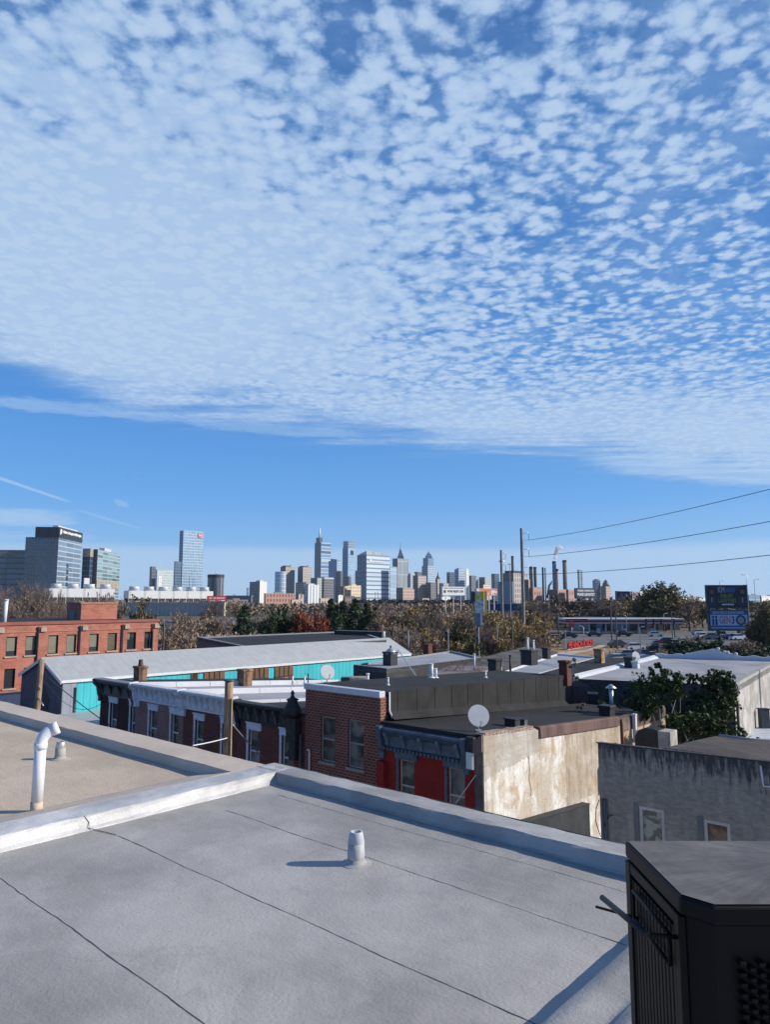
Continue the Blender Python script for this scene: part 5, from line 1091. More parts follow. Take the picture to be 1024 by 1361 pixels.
o1 = Vector((pT.location.x, pT.location.y, GRD))
ends = [Vector((50.5, 43.5, 14.1)), Vector((50.5, 43.5, 10.3)), Vector((50.5, 43.5, 6.3))]
for a_, e_, sg_, lab in zip(at_, ends, (1.15, 1.1, .95), ('highest of the three long wires crossing the sky on the right', 'middle one of the three long wires crossing the sky on the right', 'lowest of the three long wires, running just above the right skyline')):
    wire((o1+a_, e_), .042, lab, sg_, 'wires across the sky', 'power_line', plain('grey_wire', (.10,.105,.12), .6), 40)
pU, HU = pole(666.5, 731, 150, .27, 'second tallest wooden pole left of the tallest one, with short arms', mat=plain('grey_pole_wood', (.27,.25,.24)))
arms(pU, HU, (736, 752), 150, 731, .9)
m = M(); m.tube([(-.5, 0, HU-2.4), (.6, 0, HU-2.4)], .16, 6); part('transformer', m, M_galv, pU)
for x, yt, Y, r0, lab in ((678, 748, 150, .08, 'thin light pole between the two tall wooden poles'), (812, 800, 170, .16, 'dark wooden pole before the canopy, left one of a pair'), (819, 812, 160, .14, 'dark shorter pole before the canopy, right one of a pair'), (742, 815, 170, .12, 'grey pole left of the canopy sign'), (752, 838, 150, .07, 'slim dark post left of the red letters'), (710, 812, 130, .10, 'dark pole in the golden trees right of the tallest pole'), (725, 822, 130, .10, 'dark pole near the left end of the red letters'),
        (631, 800, 110, .10, 'dark pole directly below the graffiti panel'), (681, 822, 105, .11, 'pale pole left of the tallest pole foot'), (661, 826, 118, .08, 'pale slim pole below the second tallest pole'), (596, 838, 95, .07, 'pale post before the brown trees, left of the two white roof pipes'), (543, 838, 100, .09, 'grey post rising beyond the end of the teal warehouse roof'), (218, 828, 90, .12, 'black post at the right end of the red mill'), (305, 805, 160, .1, 'slim light pole before the parking garage corner'), (343, 800, 180, .1, 'slim light pole left of the dark evergreen'), (893, 812, 175, .1, 'dark pole crossing the right part of the canopy')):
    t_, h_ = pole(x, yt, Y, r0, lab, mat=plain('dull_pole', (.12,.115,.11), .8) if r0 > .09 else plain('pale_pole', (.42,.42,.42), .7)); m = M(); m.tube([(-.45, 0, h_-.3), (.45, 0, h_-.3)], .05, 5); part('crossarm', m, M_soffit, t_)
# ================================================================== CARS
def car_meshes():
    body = M(); prof = [(-2.2,.35), (-2.25,.7), (-2.1,.92), (-1.2,1.0), (1.0,1.0), (2.0,.85), (2.25,.65), (2.2,.35)]
    for y0, y1 in ((-.88, .88),):
        n = len(prof); b = len(body.v); body.v += [(x, y0, z) for x, z in prof]+[(x, y1, z) for x, z in prof]; body.f.append(tuple(b+i for i in range(n))[::1]); body.sm.append(False); body.f.append(tuple(b+n+i for i in reversed(range(n)))); body.sm.append(False)
        for i in range(n): j = (i+1) % n; body.f.append((b+j, b+i, b+n+i, b+n+j)); body.sm.append(False)
    roof = M(); roof.prism([(-1.35, -.66), (.35, -.66), (.35, .66), (-1.35, .66)], 1.42, 1.5)
    glass = M(); b = len(glass.v); lo = [(-1.95,-.82,.98), (1.15,-.82,.98), (1.15,.82,.98), (-1.95,.82,.98)]; hi = [(-1.42,-.68,1.425), (.42,-.68,1.425), (.42,.68,1.425), (-1.42,.68,1.425)]
    glass.v += lo+hi; 
    for q in ((0,3,2,1),(4,5,6,7),(0,1,5,4),(1,2,6,5),(2,3,7,6),(3,0,4,7)): glass.f.append(tuple(b+i for i in q)); glass.sm.append(False)
    wh = []
    for x, y in ((-1.35, -.89), (1.4, -.89), (-1.35, .70), (1.4, .70)): mm = M(); mm.tube([(x, y, .33), (x, y+.2, .33)], .33, 12); wh.append(mm)
    hl = []
    for y in (-.75, .4): mm = M(); mm.box(2.17, 2.27, y, y+.35, .62, .78); hl.append(mm)
    tl = []
    for y in (-.8, .5): mm = M(); mm.box(-2.28, -2.2, y, y+.3, .72, .88); tl.append(mm)
    return body, roof, glass, wh, hl, tl
CB = car_meshes(); cglass = flat('car_glass', (.02,.025,.03), .05, .8); tyre = flat('tyre', (.02,.02,.02), .8); lamp = flat('headlight_glass', (.7,.7,.68), .2); tail = flat('tail_light', (.35,.02,.02), .3)
CD = [CB[2].data('car_windows', cglass), [q.data('wheel', tyre) for q in CB[3]], [q.data('headlight', lamp) for q in CB[4]], [q.data('tail_light', tail) for q in CB[5]]]
CBD = {}
def car(px, py, col, ang, label, sc_=(1,1,1), gz=None, group=None, cat='car', name='parked_car'):
    p_ = PZ(px, py, GRD+.004); e = thing(name, label, cat, p_, grid=False, ang=R(ang), group=group); e.scale = sc_
    cm = {'white': (.75,.75,.75), 'black': (.02,.02,.022), 'grey': (.2,.21,.22), 'silver': (.45,.46,.48), 'red': (.35,.02,.02), 'dark': (.04,.045,.06), 'blue': (.05,.12,.35)}[col]
    if col not in CBD: mt = flat('car_paint_'+col, cm, .25, .6); CBD[col] = (CB[0].data('car_body', mt), CB[1].data('car_roof', mt))
    for nm_, me in (('body', CBD[col][0]), ('roof', CBD[col][1]), ('cabin_glass', CD[0])): o_ = bpy.data.objects.new(nm_, me); C.objects.link(o_); o_.parent = e
    for nm_, lst in (('wheel', CD[1]), ('headlight', CD[2]), ('tail_light', CD[3])):
        for me in lst: o_ = bpy.data.objects.new(nm_, me); C.objects.link(o_); o_.parent = e
    return e
su = (1.05, 1.05, 1.22)
for a in ((823, 861, 'dark', 15, 'dark blue car on the road just left of the white and silver car', su), (845, 864, 'white', 10, 'white and silver car on the road in the middle of the junction', (1,1,1.05)), (726, 853, 'dark', 0, 'dark car parked under the trees left of the canopy sign'), (757, 848, 'black', 5, 'black domed car beside the red canopy sign post', su), (738, 851, 'black', 0, 'low black car left of the red canopy sign post'),
          (884, 857, 'dark', 170, 'dark blue pickup sized car in front of the canopy', (1.2,1.1,1.2)), (876, 866, 'black', 0, 'black pickup left of the red and white notice', su), (905, 856, 'white', 10, 'bright white car parked right of the canopy'), (897, 858, 'silver', 80, 'silver car seen end-on beside the bright white car'), (868, 878, 'white', 160, 'white car close behind the big white roof', (1,1,1.1)), (822, 880, 'silver', 20, 'silver car partly hidden by the far edge of the black roof'), (905, 872, 'black', 30, 'black car against the dark hedge', su),
          (855, 873, 'dark', 90, 'dark car seen end-on behind the white car'), (838, 874, 'silver', 0, 'silver car in front of the row of short posts', (1,1,1)),
          (790, 846, 'dark', 0, 'dark car under the left half of the canopy'), (829, 846, 'black', 0, 'black car under the middle of the canopy', su), (872, 846, 'white', 0, 'white car under the right half of the canopy')):
    car(*a)
for a in ((937, 849, 'white', 15, 'white car left of the billboard legs, nearest the hedge', su), (930, 844, 'silver', 15, 'silver car behind the white car left of the billboard legs', su), (948, 850, 'grey', 0, 'grey car under the left billboard leg', su), (958, 849, 'white', 90, 'tall white van between the billboard legs', (1.1,1.1,1.5)), (972, 850, 'blue', 0, 'blue car between the billboard legs'), (982, 851, 'white', 10, 'white car right of centre under the lower billboard', su), (992, 848, 'silver', 20, 'silver car by the right billboard leg'), (1003, 846, 'white', 80, 'white box shaped van right of the billboards', (1.2,1.15,1.7))): car(*a, group='cars behind the billboards')
for i, (x, y, c, s_) in enumerate(((211, 834, 'white', su), (218, 836, 'dark', su), (226, 833, 'white', (1.1,1.1,1.6)), (236, 834, 'silver', (1.1,1.1,1.5)), (231, 838, 'blue', (1,1,1)), (243, 837, 'silver', (1,1,1)), (262, 836, 'dark', (1,1,1)), (297, 836, 'white', (1.1,1.1,1.6)), (310, 832, 'white', (1,1,1)), (316, 829, 'silver', (1,1,1)), (275, 832, 'white', (1,1,1)))):
    car(x, y, c, (i*37) % 60-20, '%s vehicle number plate side on, parked among the brown trees right of the mill'.replace('number plate side on, ', '') % c, s_, group='vehicles parked behind the mill')
# ================================================================== PETROL STATION
Yp = 232
cp = thing('station_canopy', 'long flat petrol station canopy with a white and red edge', 'canopy', (PY(830, 826, Yp)[0], Yp, GRD), grid=False)
xl, xr = PY(753, 826, Yp)[0]-cp.location.x, PY(910, 826, Yp)[0]-cp.location.x; zt = PY(753, 822.3, Yp)[2]-GRD; 
m = M(); m.box(xl, xr, 0, 11, zt-1.4, zt-.02); part('fascia', m, plain('dark_red_fascia', (.28,.02,.03), .5, .1, .5), cp)
m = M(); m.box(xl-.1, xr+.1, -.12, 11.1, zt-.45, zt+.05); part('white_band', m, M_white, cp); m = M(); m.box(xl-.06, xr+.06, -.08, 11.05, zt-1.55, zt-1.2); part('lower_band', m, plain('pale_pink_band', (.62,.45,.46), .5), cp)
m = M(); m.box(xl-.2, xl+7, -.14, -.121, zt-.4, zt+.0); part('red_stripe', m, flat('red_stripe_paint', (.5,.03,.04)), cp)
for i in range(7): m = M(); x_ = xl+3+(xr-xl-6)*i/6; m.box(x_-.2, x_+.2, 3, 3.4, 0, zt-1.41); part('column', m, M_panelw, cp)
st = thing('petrol_station_shop', 'white walled shop with dark glazed front behind the canopy', 'shop', (PY(820, 840, 262)[0], 262, GRD), grid=False)
x0_, x1_ = PY(772, 840, 262)[0]-st.location.x, PY(905, 840, 262)[0]-st.location.x
m = M(); m.box(x0_, x1_, 0, 10, 0, 4.2); part('wall', m, plain('dull_shop_wall', (.3,.3,.3), .8), st); m = M(); m.box(x0_-.2, x1_+.2, -.2, 10.2, 4.201, 4.6); part('roof', m, M_soffit, st)
for a_, b_ in ((.1, .16), (.22, .30), (.5, .66), (.72, .78), (.86, .95)): m = M(); m.box(x0_+(x1_-x0_)*a_, x0_+(x1_-x0_)*b_, -.15, -.01, .1, 3.2); part('window', m, M_glassdark, st)
for i, (x, lab) in enumerate(((796, 'fuel pump below the left of the canopy'), (832, 'fuel pump below the middle of the canopy'), (868, 'fuel pump below the right of the canopy'))):
    e = thing('fuel_pump', lab, 'fuel pump', (PY(x, 840, 236)[0], 236, GRD), grid=False); m = M(); m.box(-.5,.5,-.3,.3,0,1.7); part('cabinet', m, M_white, e); m = M(); m.box(-.55,.55,-.35,.35,1.701,2.1); part('header', m, tail, e)
e = thing('pole_sign', 'square red sign on a post at the left end of the canopy', 'sign', (PY(760.5, 830, 222)[0], 222, GRD), grid=False); zq = PY(760, 825, 222)[2]-GRD; m = M(); m.tube([(0,.2,0), (0,.2,zq-1.2)], .12, 8); part('post', m, M_galv, e); m = M(); m.box(-.75,.75,-.1,.3,zq-1.9,zq); part('panel', m, flat('sign_red', (.55,.05,.05)), e); m = M(); m.box(-.6,.6,-.13,-.101,zq-1.0,zq-.5); part('sign_band', m, flat('sign_pink', (.6,.25,.22)), e)
# red lettering sign
pg = Vector(PZ(756, 864, GRD)); e = thing('letter_sign', 'row of big red free-standing letters beside the pale path', 'sign', tuple(pg), grid=False, ang=R(28))
Ls = 'PENNOVATION'; pr_ = Vector(PZ(789, 859, GRD)); e.rotation_euler = (0, 0, math.atan2(pr_.y-pg.y, pr_.x-pg.x)); Lw = (pr_-pg).length
mr = flat('sign_letter_red', (.45,.03,.03), .5)
m = M(); m.box(0, Lw, .1, .3, 0, .15); part('base', m, M_concrete, e)
t_ = text('letters', Ls, 1.75, mr, e, (Lw/2, 0, .95), (R(90), 0, 0), width=Lw*.98, bold=.05, depth=.12)
m = M(); m.box(.1, Lw-.1, .16, .24, .151, 1.2); part('backing', m, plain('dark_red_backing', (.28,.04,.04), .7), e)
# notice, small posts
e = thing('notice_board', 'small red and white notice on a post among the cars', 'sign', PZ(880, 872, GRD), grid=False); m = M(); m.tube([(0,0,0), (0,0,3)], .07, 6); part('post', m, M_galv, e); m = M(); m.box(-.55,.55,-.08,-.02,1.7,3.1); part('panel', m, flat('sign_red', (.55,.05,.05)), e); m = M(); m.box(-.45,.45,-.1,-.081,2.2,2.45); m.box(-.45,.45,-.1,-.081,1.85,2.05); part('white_lines', m, M_white, e)
for i, x in enumerate((799, 805, 812, 820, 832)):
    e = thing('bollard', 'short dark post at the kerb beyond the wide black roof', 'bollard', PZ(x, 876-i*.6, GRD), grid=False, group='posts at the kerb'); m = M(); m.tube([(0,0,0), (0,0,1.4)], .09, 8); part('shaft', m, M_soffit, e); m = M(); m.tube([(0,0,1.401), (0,0,1.5)], .12, 8); part('cap', m, M_galv, e)
def lamp_post(x, yt, Y, lab, arm=1.2, head=M_white):
    p_ = Vector(PY(x, yt, Y)); e = thing('street_lamp', lab, 'street lamp', (p_.x, p_.y, GRD), grid=False); h_ = p_.z-GRD; m = M(); m.tube([(0,0,0), (0,0,h_-.3), (arm*.3,0,h_-.05), (arm,0,h_)], [.11,.08,.06,.05], 7); part('pole', m, M_galv, e); m = M(); m.box(arm, arm+.7, -.16, .16, h_-.08, h_+.08); part('lamp_head', m, head, e)
lamp_post(776, 832, 165, 'thin street lamp in front of the canopy left of the junction', -1); lamp_post(851, 833, 150, 'street lamp with a white head at the junction before the canopy', .3); lamp_post(833, 818, 225, 'street lamp above the middle of the canopy', -.8); lamp_post(957, 772, 300, 'street lamp rising behind the upper billboard', .8); lamp_post(993, 764, 220, 'street lamp with a long arm right of the billboards, left one', -1.6); lamp_post(1003, 770, 240, 'street lamp right of the billboards, right one', 1.0); lamp_post(883, 815, 240, 'street lamp at the right part of the canopy', .8)
e = thing('traffic_signal', 'traffic signal mast with four dark heads before the right half of the canopy', 'traffic signal', (PY(897, 830, 180)[0], 180, GRD), grid=False)
zq = PY(897, 824, 180)[2]-GRD; m = M(); m.tube([(0,0,0), (0,0,zq)], .12, 8); part('mast', m, M_soffit, e); xq = PY(858, 824, 180)[0]-e.location.x; m = M(); m.tube([(0,0,zq), (xq,0,zq+.2)], .07, 8); part('arm', m, M_soffit, e)
for x in (859, 869, 879, 896): m = M(); q = PY(x, 824, 180)[0]-e.location.x; m.box(q-.2, q+.2, -.25, .1, zq-1.1, zq+.25); part('signal_head', m, M_blackpaint, e)
# ================================================================== FAR BUILDINGS
def tower(name, x0, xs, x1, yt, Y, mat_shade, mat_lit, label, az=41.5, ybase=None, cat='tower', zb=GRD, roof=None, parts=True, lit_wall='wall'):  # shade and sunlight put into the facade colours: darker left face, lighter right
    """corner nearest the viewer at pixel xs, faces run to x0 (left) and x1 (right)"""
    c = Vector(PY(xs, yt, Y)); A_ = R(az); dr = Vector((math.sin(A_), math.cos(A_), 0)); dl_ = Vector((-math.cos(A_), math.sin(A_), 0))
    def L_(px, d):
        k = PY(px, yt, 1.0)[0]; den = d.x-k*d.y; q = (k*c.y-c.x)/den if abs(den) > 1e-6 else 20; return max(1.0, abs(q))
    def cap(v): return min(v, 160)
    a = cap(L_(x1, dr)) if x1 > xs else 25; b = cap(L_(x0, dl_)) if x0 < xs else 25
    e = thing(name, label, cat, (c.x, c.y, zb), grid=False, ang=-A_); H_ = c.z-zb
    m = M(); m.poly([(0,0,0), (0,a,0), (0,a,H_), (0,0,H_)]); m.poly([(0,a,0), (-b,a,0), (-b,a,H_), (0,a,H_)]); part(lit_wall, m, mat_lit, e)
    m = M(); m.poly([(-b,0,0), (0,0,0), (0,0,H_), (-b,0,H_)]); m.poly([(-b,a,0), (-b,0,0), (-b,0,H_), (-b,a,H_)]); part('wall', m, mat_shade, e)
    m = M(); m.box(-b+.01, -.01, .01, a-.01, H_-1, H_+.0); part('roof', m, roof or M_rfar, e)
    return e, a, b, H_
M_rfar = plain('far_roof', (.18,.18,.19), .8)
fc = facade
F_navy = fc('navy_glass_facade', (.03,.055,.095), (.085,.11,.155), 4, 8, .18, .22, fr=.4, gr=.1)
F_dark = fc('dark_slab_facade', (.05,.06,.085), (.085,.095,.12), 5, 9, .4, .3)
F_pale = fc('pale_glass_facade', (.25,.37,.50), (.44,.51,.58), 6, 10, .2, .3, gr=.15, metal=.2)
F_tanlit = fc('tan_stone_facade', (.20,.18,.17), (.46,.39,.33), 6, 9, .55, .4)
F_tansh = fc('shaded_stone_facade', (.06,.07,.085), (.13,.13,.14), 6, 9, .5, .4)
F_cream = fc('cream_facade', (.35,.27,.19), (.68,.54,.38), 7, 9, .6, .5)
F_pink = fc('pinkish_brick_facade', (.25,.16,.13), (.48,.34,.28), 6, 9, .5, .4)
F_steel = fc('steel_blue_facade', (.12,.22,.34), (.20,.30,.42), 5, 10, .25, .25, gr=.15)
F_white = fc('white_facade', (.45,.48,.52), (.75,.74,.70), 7, 9, .7, .5)
F_greenish = fc('grey_green_facade', (.2,.25,.27), (.42,.46,.45), 6, 9, .5, .4)
F_brown = fc('brown_facade', (.06,.045,.045), (.14,.095,.085), 6, 9, .5, .4)
def roofbox(e, a, b, H_, f0, f1, g0, g1, h, mat, name='penthouse'):
    m = M(); m.box(-b*f1, -b*f0, a*g0, a*g1, H_+.01, H_+h); return part(name, m, mat, e)
# --- hospital group, left
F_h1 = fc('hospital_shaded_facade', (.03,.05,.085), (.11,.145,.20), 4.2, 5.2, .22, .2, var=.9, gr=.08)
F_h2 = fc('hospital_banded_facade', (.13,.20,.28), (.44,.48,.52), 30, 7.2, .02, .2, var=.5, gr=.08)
F_h0 = fc('wide_dark_facade', (.05,.08,.12), (.13,.16,.21), 26, 8, .06, .3, var=1.2)
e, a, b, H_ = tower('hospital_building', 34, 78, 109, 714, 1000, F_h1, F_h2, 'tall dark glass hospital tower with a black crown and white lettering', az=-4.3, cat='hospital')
m = M(); m.box(-b*.72, .4, -.4, a+.4, H_-.5, H_+14.5); part('crown', m, plain('black_crown_panels', (.035,.04,.05), .5, .2, .1), e)
m = M(); m.box(-b*.25, -4, 6, a-8, H_+14.6, H_+17.5); part('rooftop_plant', m, M_panelw, e)
text('lettering', "Children's Hospital of Philadelphia", 5, flat('sign_white', (.85,.85,.85)), e, (.6, a*.54, H_+8.8), (R(90), 0, R(90)), width=a*.80, bold=.25, depth=.3)
m = M(); m.tube([(.5, 5.5, H_+8.8), (1.0, 5.5, H_+8.8)], 3.4, 10); m.tube([(.5, 3.5, H_+5.5), (1.0, 3.5, H_+5.5)], 1.6, 8); part('emblem', m, flat('sign_white', (.85,.85,.85)), e)
m = M(); 
for q in range(5): m.box(.05, .5, a*.38, a*.45, H_-42-q*9, H_-36-q*9)
part('dark_windows', m, M_glassdark, e)
m = M(); m.box(-b+3, -b*.62, -.25, -.02, H_-70, H_-27); m.box(-b+3, -b*.35, -.24, -.02, H_-96, H_-70.01); part('dark_reflection_windows', m, fc('dark_window_band', (.01,.014,.02), (.13,.16,.2), 4.2, 5.2, .35, .3), e)
e, a, b, H_ = tower('hospital_building', -70, 33, 36, 731, 1060, F_h0, F_h0, 'long blue glass hospital block at the far left edge', az=-4.3, cat='hospital'); m = M(); m.box(-b, -2, -.5, -.05, H_-10, H_-3); part('tan_band', m, plain('tan_band', (.34,.30,.25), .8, .2, .1), e)
F_h3 = fc('green_glass_facade', (.17,.27,.29), (.40,.46,.47), 30, 6, .02, .22, var=.9, gr=.1)
e, a, b, H_ = tower('hospital_building', 121, 130, 160, 730, 1150, plain('shaded_wing_side', (.06,.075,.09), .6, .2, .05), F_h3, 'greenish glass hospital wing with a tan band, right of the dark tower', az=-6, cat='hospital')  # left face coloured dark for its shade
m = M(); m.box(-.01, .6, 0, a+.5, H_-62, H_-50); part('tan_band', m, plain('tan_band', (.34,.30,.25), .8, .2, .1), e); roofbox(e, a, b, H_, .1, .9, .3, .6, 5, M_panelw)
e, a, b, H_ = tower('hospital_building', 110, 120, 124, 729, 1130, F_navy, F_navy, 'narrow blue glass link with a tan top between the two hospital towers', az=-4.3, cat='hospital'); m = M(); m.box(-b, .3, -.4, a, H_-13, H_+.02); part('tan_top', m, plain('tan_band', (.34,.30,.25)), e)
e, a, b, H_ = tower('hospital_building', 111, 112, 119, 768, 1100, M_panelw, M_panelw, 'small white stair block at the foot of the hospital link', az=-4.3, cat='hospital')
# --- cooling plants, garage
def plant(x0, x1, yt, yb, Y, lab, n):
    p0, p1 = Vector(PY(x0, yt, Y)), Vector(PY(x1, yt, Y)); zb_ = PY(x0, yb, Y)[2]; e = thing('cooling_plant', lab, 'cooling plant', (p0.x, Y, GRD), grid=False, ang=R(40)); W_ = (p1.x-p0.x)/.77; h1_ = p0.z-GRD; hb_ = zb_-GRD
    m = M(); m.box(0, W_, 0, 14, hb_+(h1_-hb_)*.3, h1_); part('casing', m, ribbed('white_plant_panels', (.72,.73,.73), (W_/n), .75, .5, 0, 0, .04), e)
    m = M(); m.box(.4, W_-.4, .6, 13.5, 0, hb_+(h1_-hb_)*.3); part('dark_louvres', m, plain('dark_louvre', (.05,.05,.055)), e)
    for i in range(n*2+1): x_ = W_*i/(n*2); m = M(); m.box(max(0, x_-.25), min(W_, x_+.25), -.1, .5, 0, hb_+(h1_-hb_)*.3); part('column', m, M_panelw, e)
    for i in range(n): m = M(); x_ = W_*(i+.5)/n; r0 = W_/n*.36; m.lathe([(r0, h1_+.01), (r0*.86, h1_+(h1_-hb_)*.25), (r0*.92, h1_+(h1_-hb_)*.38)], x_, 6, 16); part('fan_stack', m, M_panelw, e)
plant(65, 132, 782, 799, 700, 'white cooling plant with four fan stacks, behind the brick penthouse', 4); plant(171, 265, 785, 800, 720, 'long white cooling plant with fan stacks above the tan garage', 6)
F_gar = ribbed('garage_louvres', (.44,.42,.39), 3.0, .8, .8, 0, 0, .1)
e, a, b, H_ = tower('parking_garage', 160, 298, 300, 803, 480, F_gar, plain('pale_garage_end', (.45,.42,.36), .8), 'long tan parking garage with ribbed walls before the white cooling plant', az=6, cat='garage'); m = M(); m.box(-b, .3, -.3, a, H_-.6, H_+1.2); part('parapet', m, plain('pale_garage_end', (.45,.42,.36)), e)
# --- the lone towers left
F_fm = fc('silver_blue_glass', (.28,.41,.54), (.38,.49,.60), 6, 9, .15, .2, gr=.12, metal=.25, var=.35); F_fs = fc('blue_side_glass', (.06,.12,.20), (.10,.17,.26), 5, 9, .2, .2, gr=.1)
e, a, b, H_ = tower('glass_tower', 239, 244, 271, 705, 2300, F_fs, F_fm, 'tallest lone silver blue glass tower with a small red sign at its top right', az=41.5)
m = M(); m.tube([(.5, a*.82, H_-13), (2, a*.82, H_-13)], 9, 12); part('red_sign', m, flat('faded_red_sign', (.62,.22,.26)), e); text('sign_letters', 'FMC', 9, flat('sign_pale', (.8,.6,.62)), e, (2.4, a*.82, H_-13), (R(90), 0, R(90)), width=15, bold=.3, depth=.3)
tower('glass_tower', 231.5, 233, 241, 746, 2260, F_fs, F_fs, 'lower blue block attached to the left of the lone silver tower')
tower('office_tower', 199, 202, 207, 753, 2000, F_navy, F_dark, 'slim dark tower above the white cooling plant, left of the white slab'); tower('office_tower', 210, 210.5, 215, 765, 2000, F_white, F_white, 'small bright white slab tower above the cooling plant')
tower('glass_tower', 206, 209, 230, 757, 2500, F_pale, fc('pale_green_facade', (.42,.52,.50), (.55,.62,.62), 6, 9, .3, .3), 'pale greenish wide block behind the small white slab')
# dark round-ish tower
c = Vector(PY(287, 764, 1700)); e = thing('office_tower', 'dark barrel shaped tower with vertical grey strips and a mast', 'tower', (c.x, c.y, GRD), grid=False); r0 = 11*1700/947; H_ = c.z-GRD
m = M(); m.lathe([(r0, 0), (r0, H_)], 0, 0, 14, False); part('wall', m, fc('dark_barrel_facade', (.05,.06,.075), (.15,.15,.16), 9, 200, .45, .0), e); m = M(); m.lathe([(r0*1.02, H_-7), (r0*1.02, H_+.5)], 0, 0, 14, False); part('crown', m, M_blackpaint, e); m = M(); m.tube([(0,0,H_), (0,0,H_+10)], .9, 6); part('mast', m, M_galv, e)
e, a, b, H_ = tower('apartment_tower', 332, 345.5, 355, 773, 1500, fc('grey_slab_shade', (.10,.115,.14), (.15,.16,.18), 4, 5, .4, .3), plain('bright_white_end', (.80,.78,.72), .7, .05, .02), 'grey slab tower with a bright white end wall', az=41.5); roofbox(e, a, b, H_, .2, .6, .3, .8, 3, F_white)
tower('office_tower', 328, 329, 333, 781, 1700, F_steel, F_steel, 'little blue tower just left of the grey slab with white end')
e = thing('low_building', 'long low dark building behind the trees, left of the grey slab tower', 'building', (PY(300, 797, 1300)[0], 1300, GRD), grid=False); m = M(); m.box(0, 46, 0, 20, 0, PY(300, 791.5, 1300)[2]-GRD-1.5); part('wall', m, F_dark, e); m = M(); m.box(-.5, 46.5, -.5, 20.5, PY(300, 791.5, 1300)[2]-GRD-1.499, PY(300, 791.5, 1300)[2]-GRD); part('roof', m, M_rfar, e)
# --- centre city skyline, left to right
# round glass tower
c = Vector(PY(373, 760, 2300)); e = thing('glass_tower', 'rounded pale blue glass tower at the left end of the skyline', 'tower', (c.x, c.y, GRD), grid=False); r0 = 7.5*2300/947; H_ = c.z-GRD
m = M(); m.lathe([(r0, 0), (r0, H_-2)], 0, 0, 20, False); part('wall', m, fc('round_glass_facade', (.28,.42,.56), (.58,.64,.70), 9, 13, .2, .16, gr=.12, metal=.15), e); m = M(); m.lathe([(r0*1.01, H_-2), (r0*.97, H_)], 0, 0, 20); part('roof', m, F_white, e)
for x0, xs, x1, yt, Y, lab in ((373, 380, 392, 753, 2700, 'tan stone tower behind the rounded glass tower, left one of two alike'), (396, 403, 415, 753.5, 2700, 'tan stone tower, right one of the two alike')):
    e, a, b, H_ = tower('stone_tower', x0, xs, x1, yt, Y, F_tansh, F_tanlit, lab); roofbox(e, a, b, H_, .1, .9, .1, .5, 4, M_blackpaint); m = M(); m.tube([(-b*.5, a*.8, H_), (-b*.5, a*.8, H_+9)], 1.6, 6); part('mast', m, M_soffit, e)
tower('office_block', 393, 404, 407, 774, 2500, F_navy, F_navy, 'dark blue block in front of the right tan stone tower')
tower('office_block', 385, 386, 392, 789, 2300, F_tansh, F_tansh, 'low grey block at the foot of the tan stone tower')
e, a, b, H_ = tower('white_tower', 405, 410, 424, 777, 1900, F_pale, fc('white_ribbed_facade', (.42,.50,.58), (.78,.78,.76), 11, 300, .5, .0), 'low bright white and pale glass tower before the dark blocks'); roofbox(e, a, b, H_, .1, .9, .1, .6, 3, F_white)
tower('office_tower', 413, 420, 423, 768, 2600, F_dark, F_dark, 'dark stepped block left of the grey green tower')
tower('office_tower', 420, 422, 430, 768, 2550, F_dark, F_greenish, 'narrow grey green tower at the foot of the tallest tower')
e, a, b, H_ = tower('office_tower', 428, 431, 444, 769, 2500, F_dark, fc('charcoal_facade', (.07,.075,.09), (.13,.13,.14), 6, 9, .4, .35), 'charcoal block with a white roof rim before the tallest tower'); roofbox(e, a, b, H_, 0, .98, .02, .98, 4, M_panelw, 'roof_rim')
# tallest tower with spire
F_ct = fc('tallest_tower_glass', (.15,.26,.40), (.45,.52,.60), 200, 17, .0, .25, gr=.1, var=.8)
e, a, b, H_ = tower('tallest_tower', 418.5, 427, 440, 721, 3300, F_navy, F_ct, 'tallest tower of the skyline, with a stepped dark shaft and white mast')
m = M(); m.box(-b*.85, -b*.25, 2, a*.3, H_+.01, H_+24); part('lantern', m, F_navy, e); m = M(); m.tube([(-b*.45, a*.14, H_+24), (-b*.45, a*.14, H_+68)], [4.2, 3.4], 8); part('mast', m, flat('white_mast', (.85,.86,.88), .4), e)
m = M(); m.box(-.01, .8, a*.04, a*.96, H_-84, H_-78); part('white_band', m, M_panelw, e)
# gabled glass tower
e, a, b, H_ = tower('glass_tower', 437, 448, 454, 745, 3050, F_steel, F_pale, 'blue glass tower with a slanted glass roof right of the tallest tower')
m = M(); m.prism([(-b*.75, 0), (0, 0), (0, a), (-b*.75, a)], H_+.01, [H_+9, H_+4, H_+.02, H_+9]); part('slanted_roof', m, F_steel, e)
tower('office_tower', 446.5, 453, 456, 759, 2700, F_dark, F_dark, 'dark block below the slanted glass roof'); tower('office_tower', 455, 456, 460, 764, 3400, F_brown, F_brown, 'brownish sliver tower left of the notched glass tower')
# notched tower
e, a, b, H_ = tower('glass_tower', 455.5, 463, 471.5, 728, 3350, F_steel, fc('notched_glass', (.36,.50,.64), (.42,.54,.66), 8, 12, .1, .1, gr=.1, metal=.3), 'tall glass tower with a dark notch near its squared top')
m = M(); m.box(-b*.9, -.5, .5, a, H_+.01, H_+32); part('upper_block', m, fc('upper_glass', (.17,.25,.33), (.3,.37,.44), 8, 12, .2, .2), e); m = M(); m.box(-.2, .9, a*.38, a*.82, H_-33, H_-12); part('notch', m, M_glassdark, e)
tower('office_tower', 455, 464, 467, 766, 2900, F_dark, F_dark, 'low dark wedge block above the cream office block'); tower('office_tower', 463, 464, 473, 761, 3600, F_steel, F_steel, 'pale slate block between the notched tower and big glass tower'); tower('office_tower', 472.5, 480, 484, 758, 3000, F_navy, F_navy, 'dark blue block hugging the left side of the big glass tower')
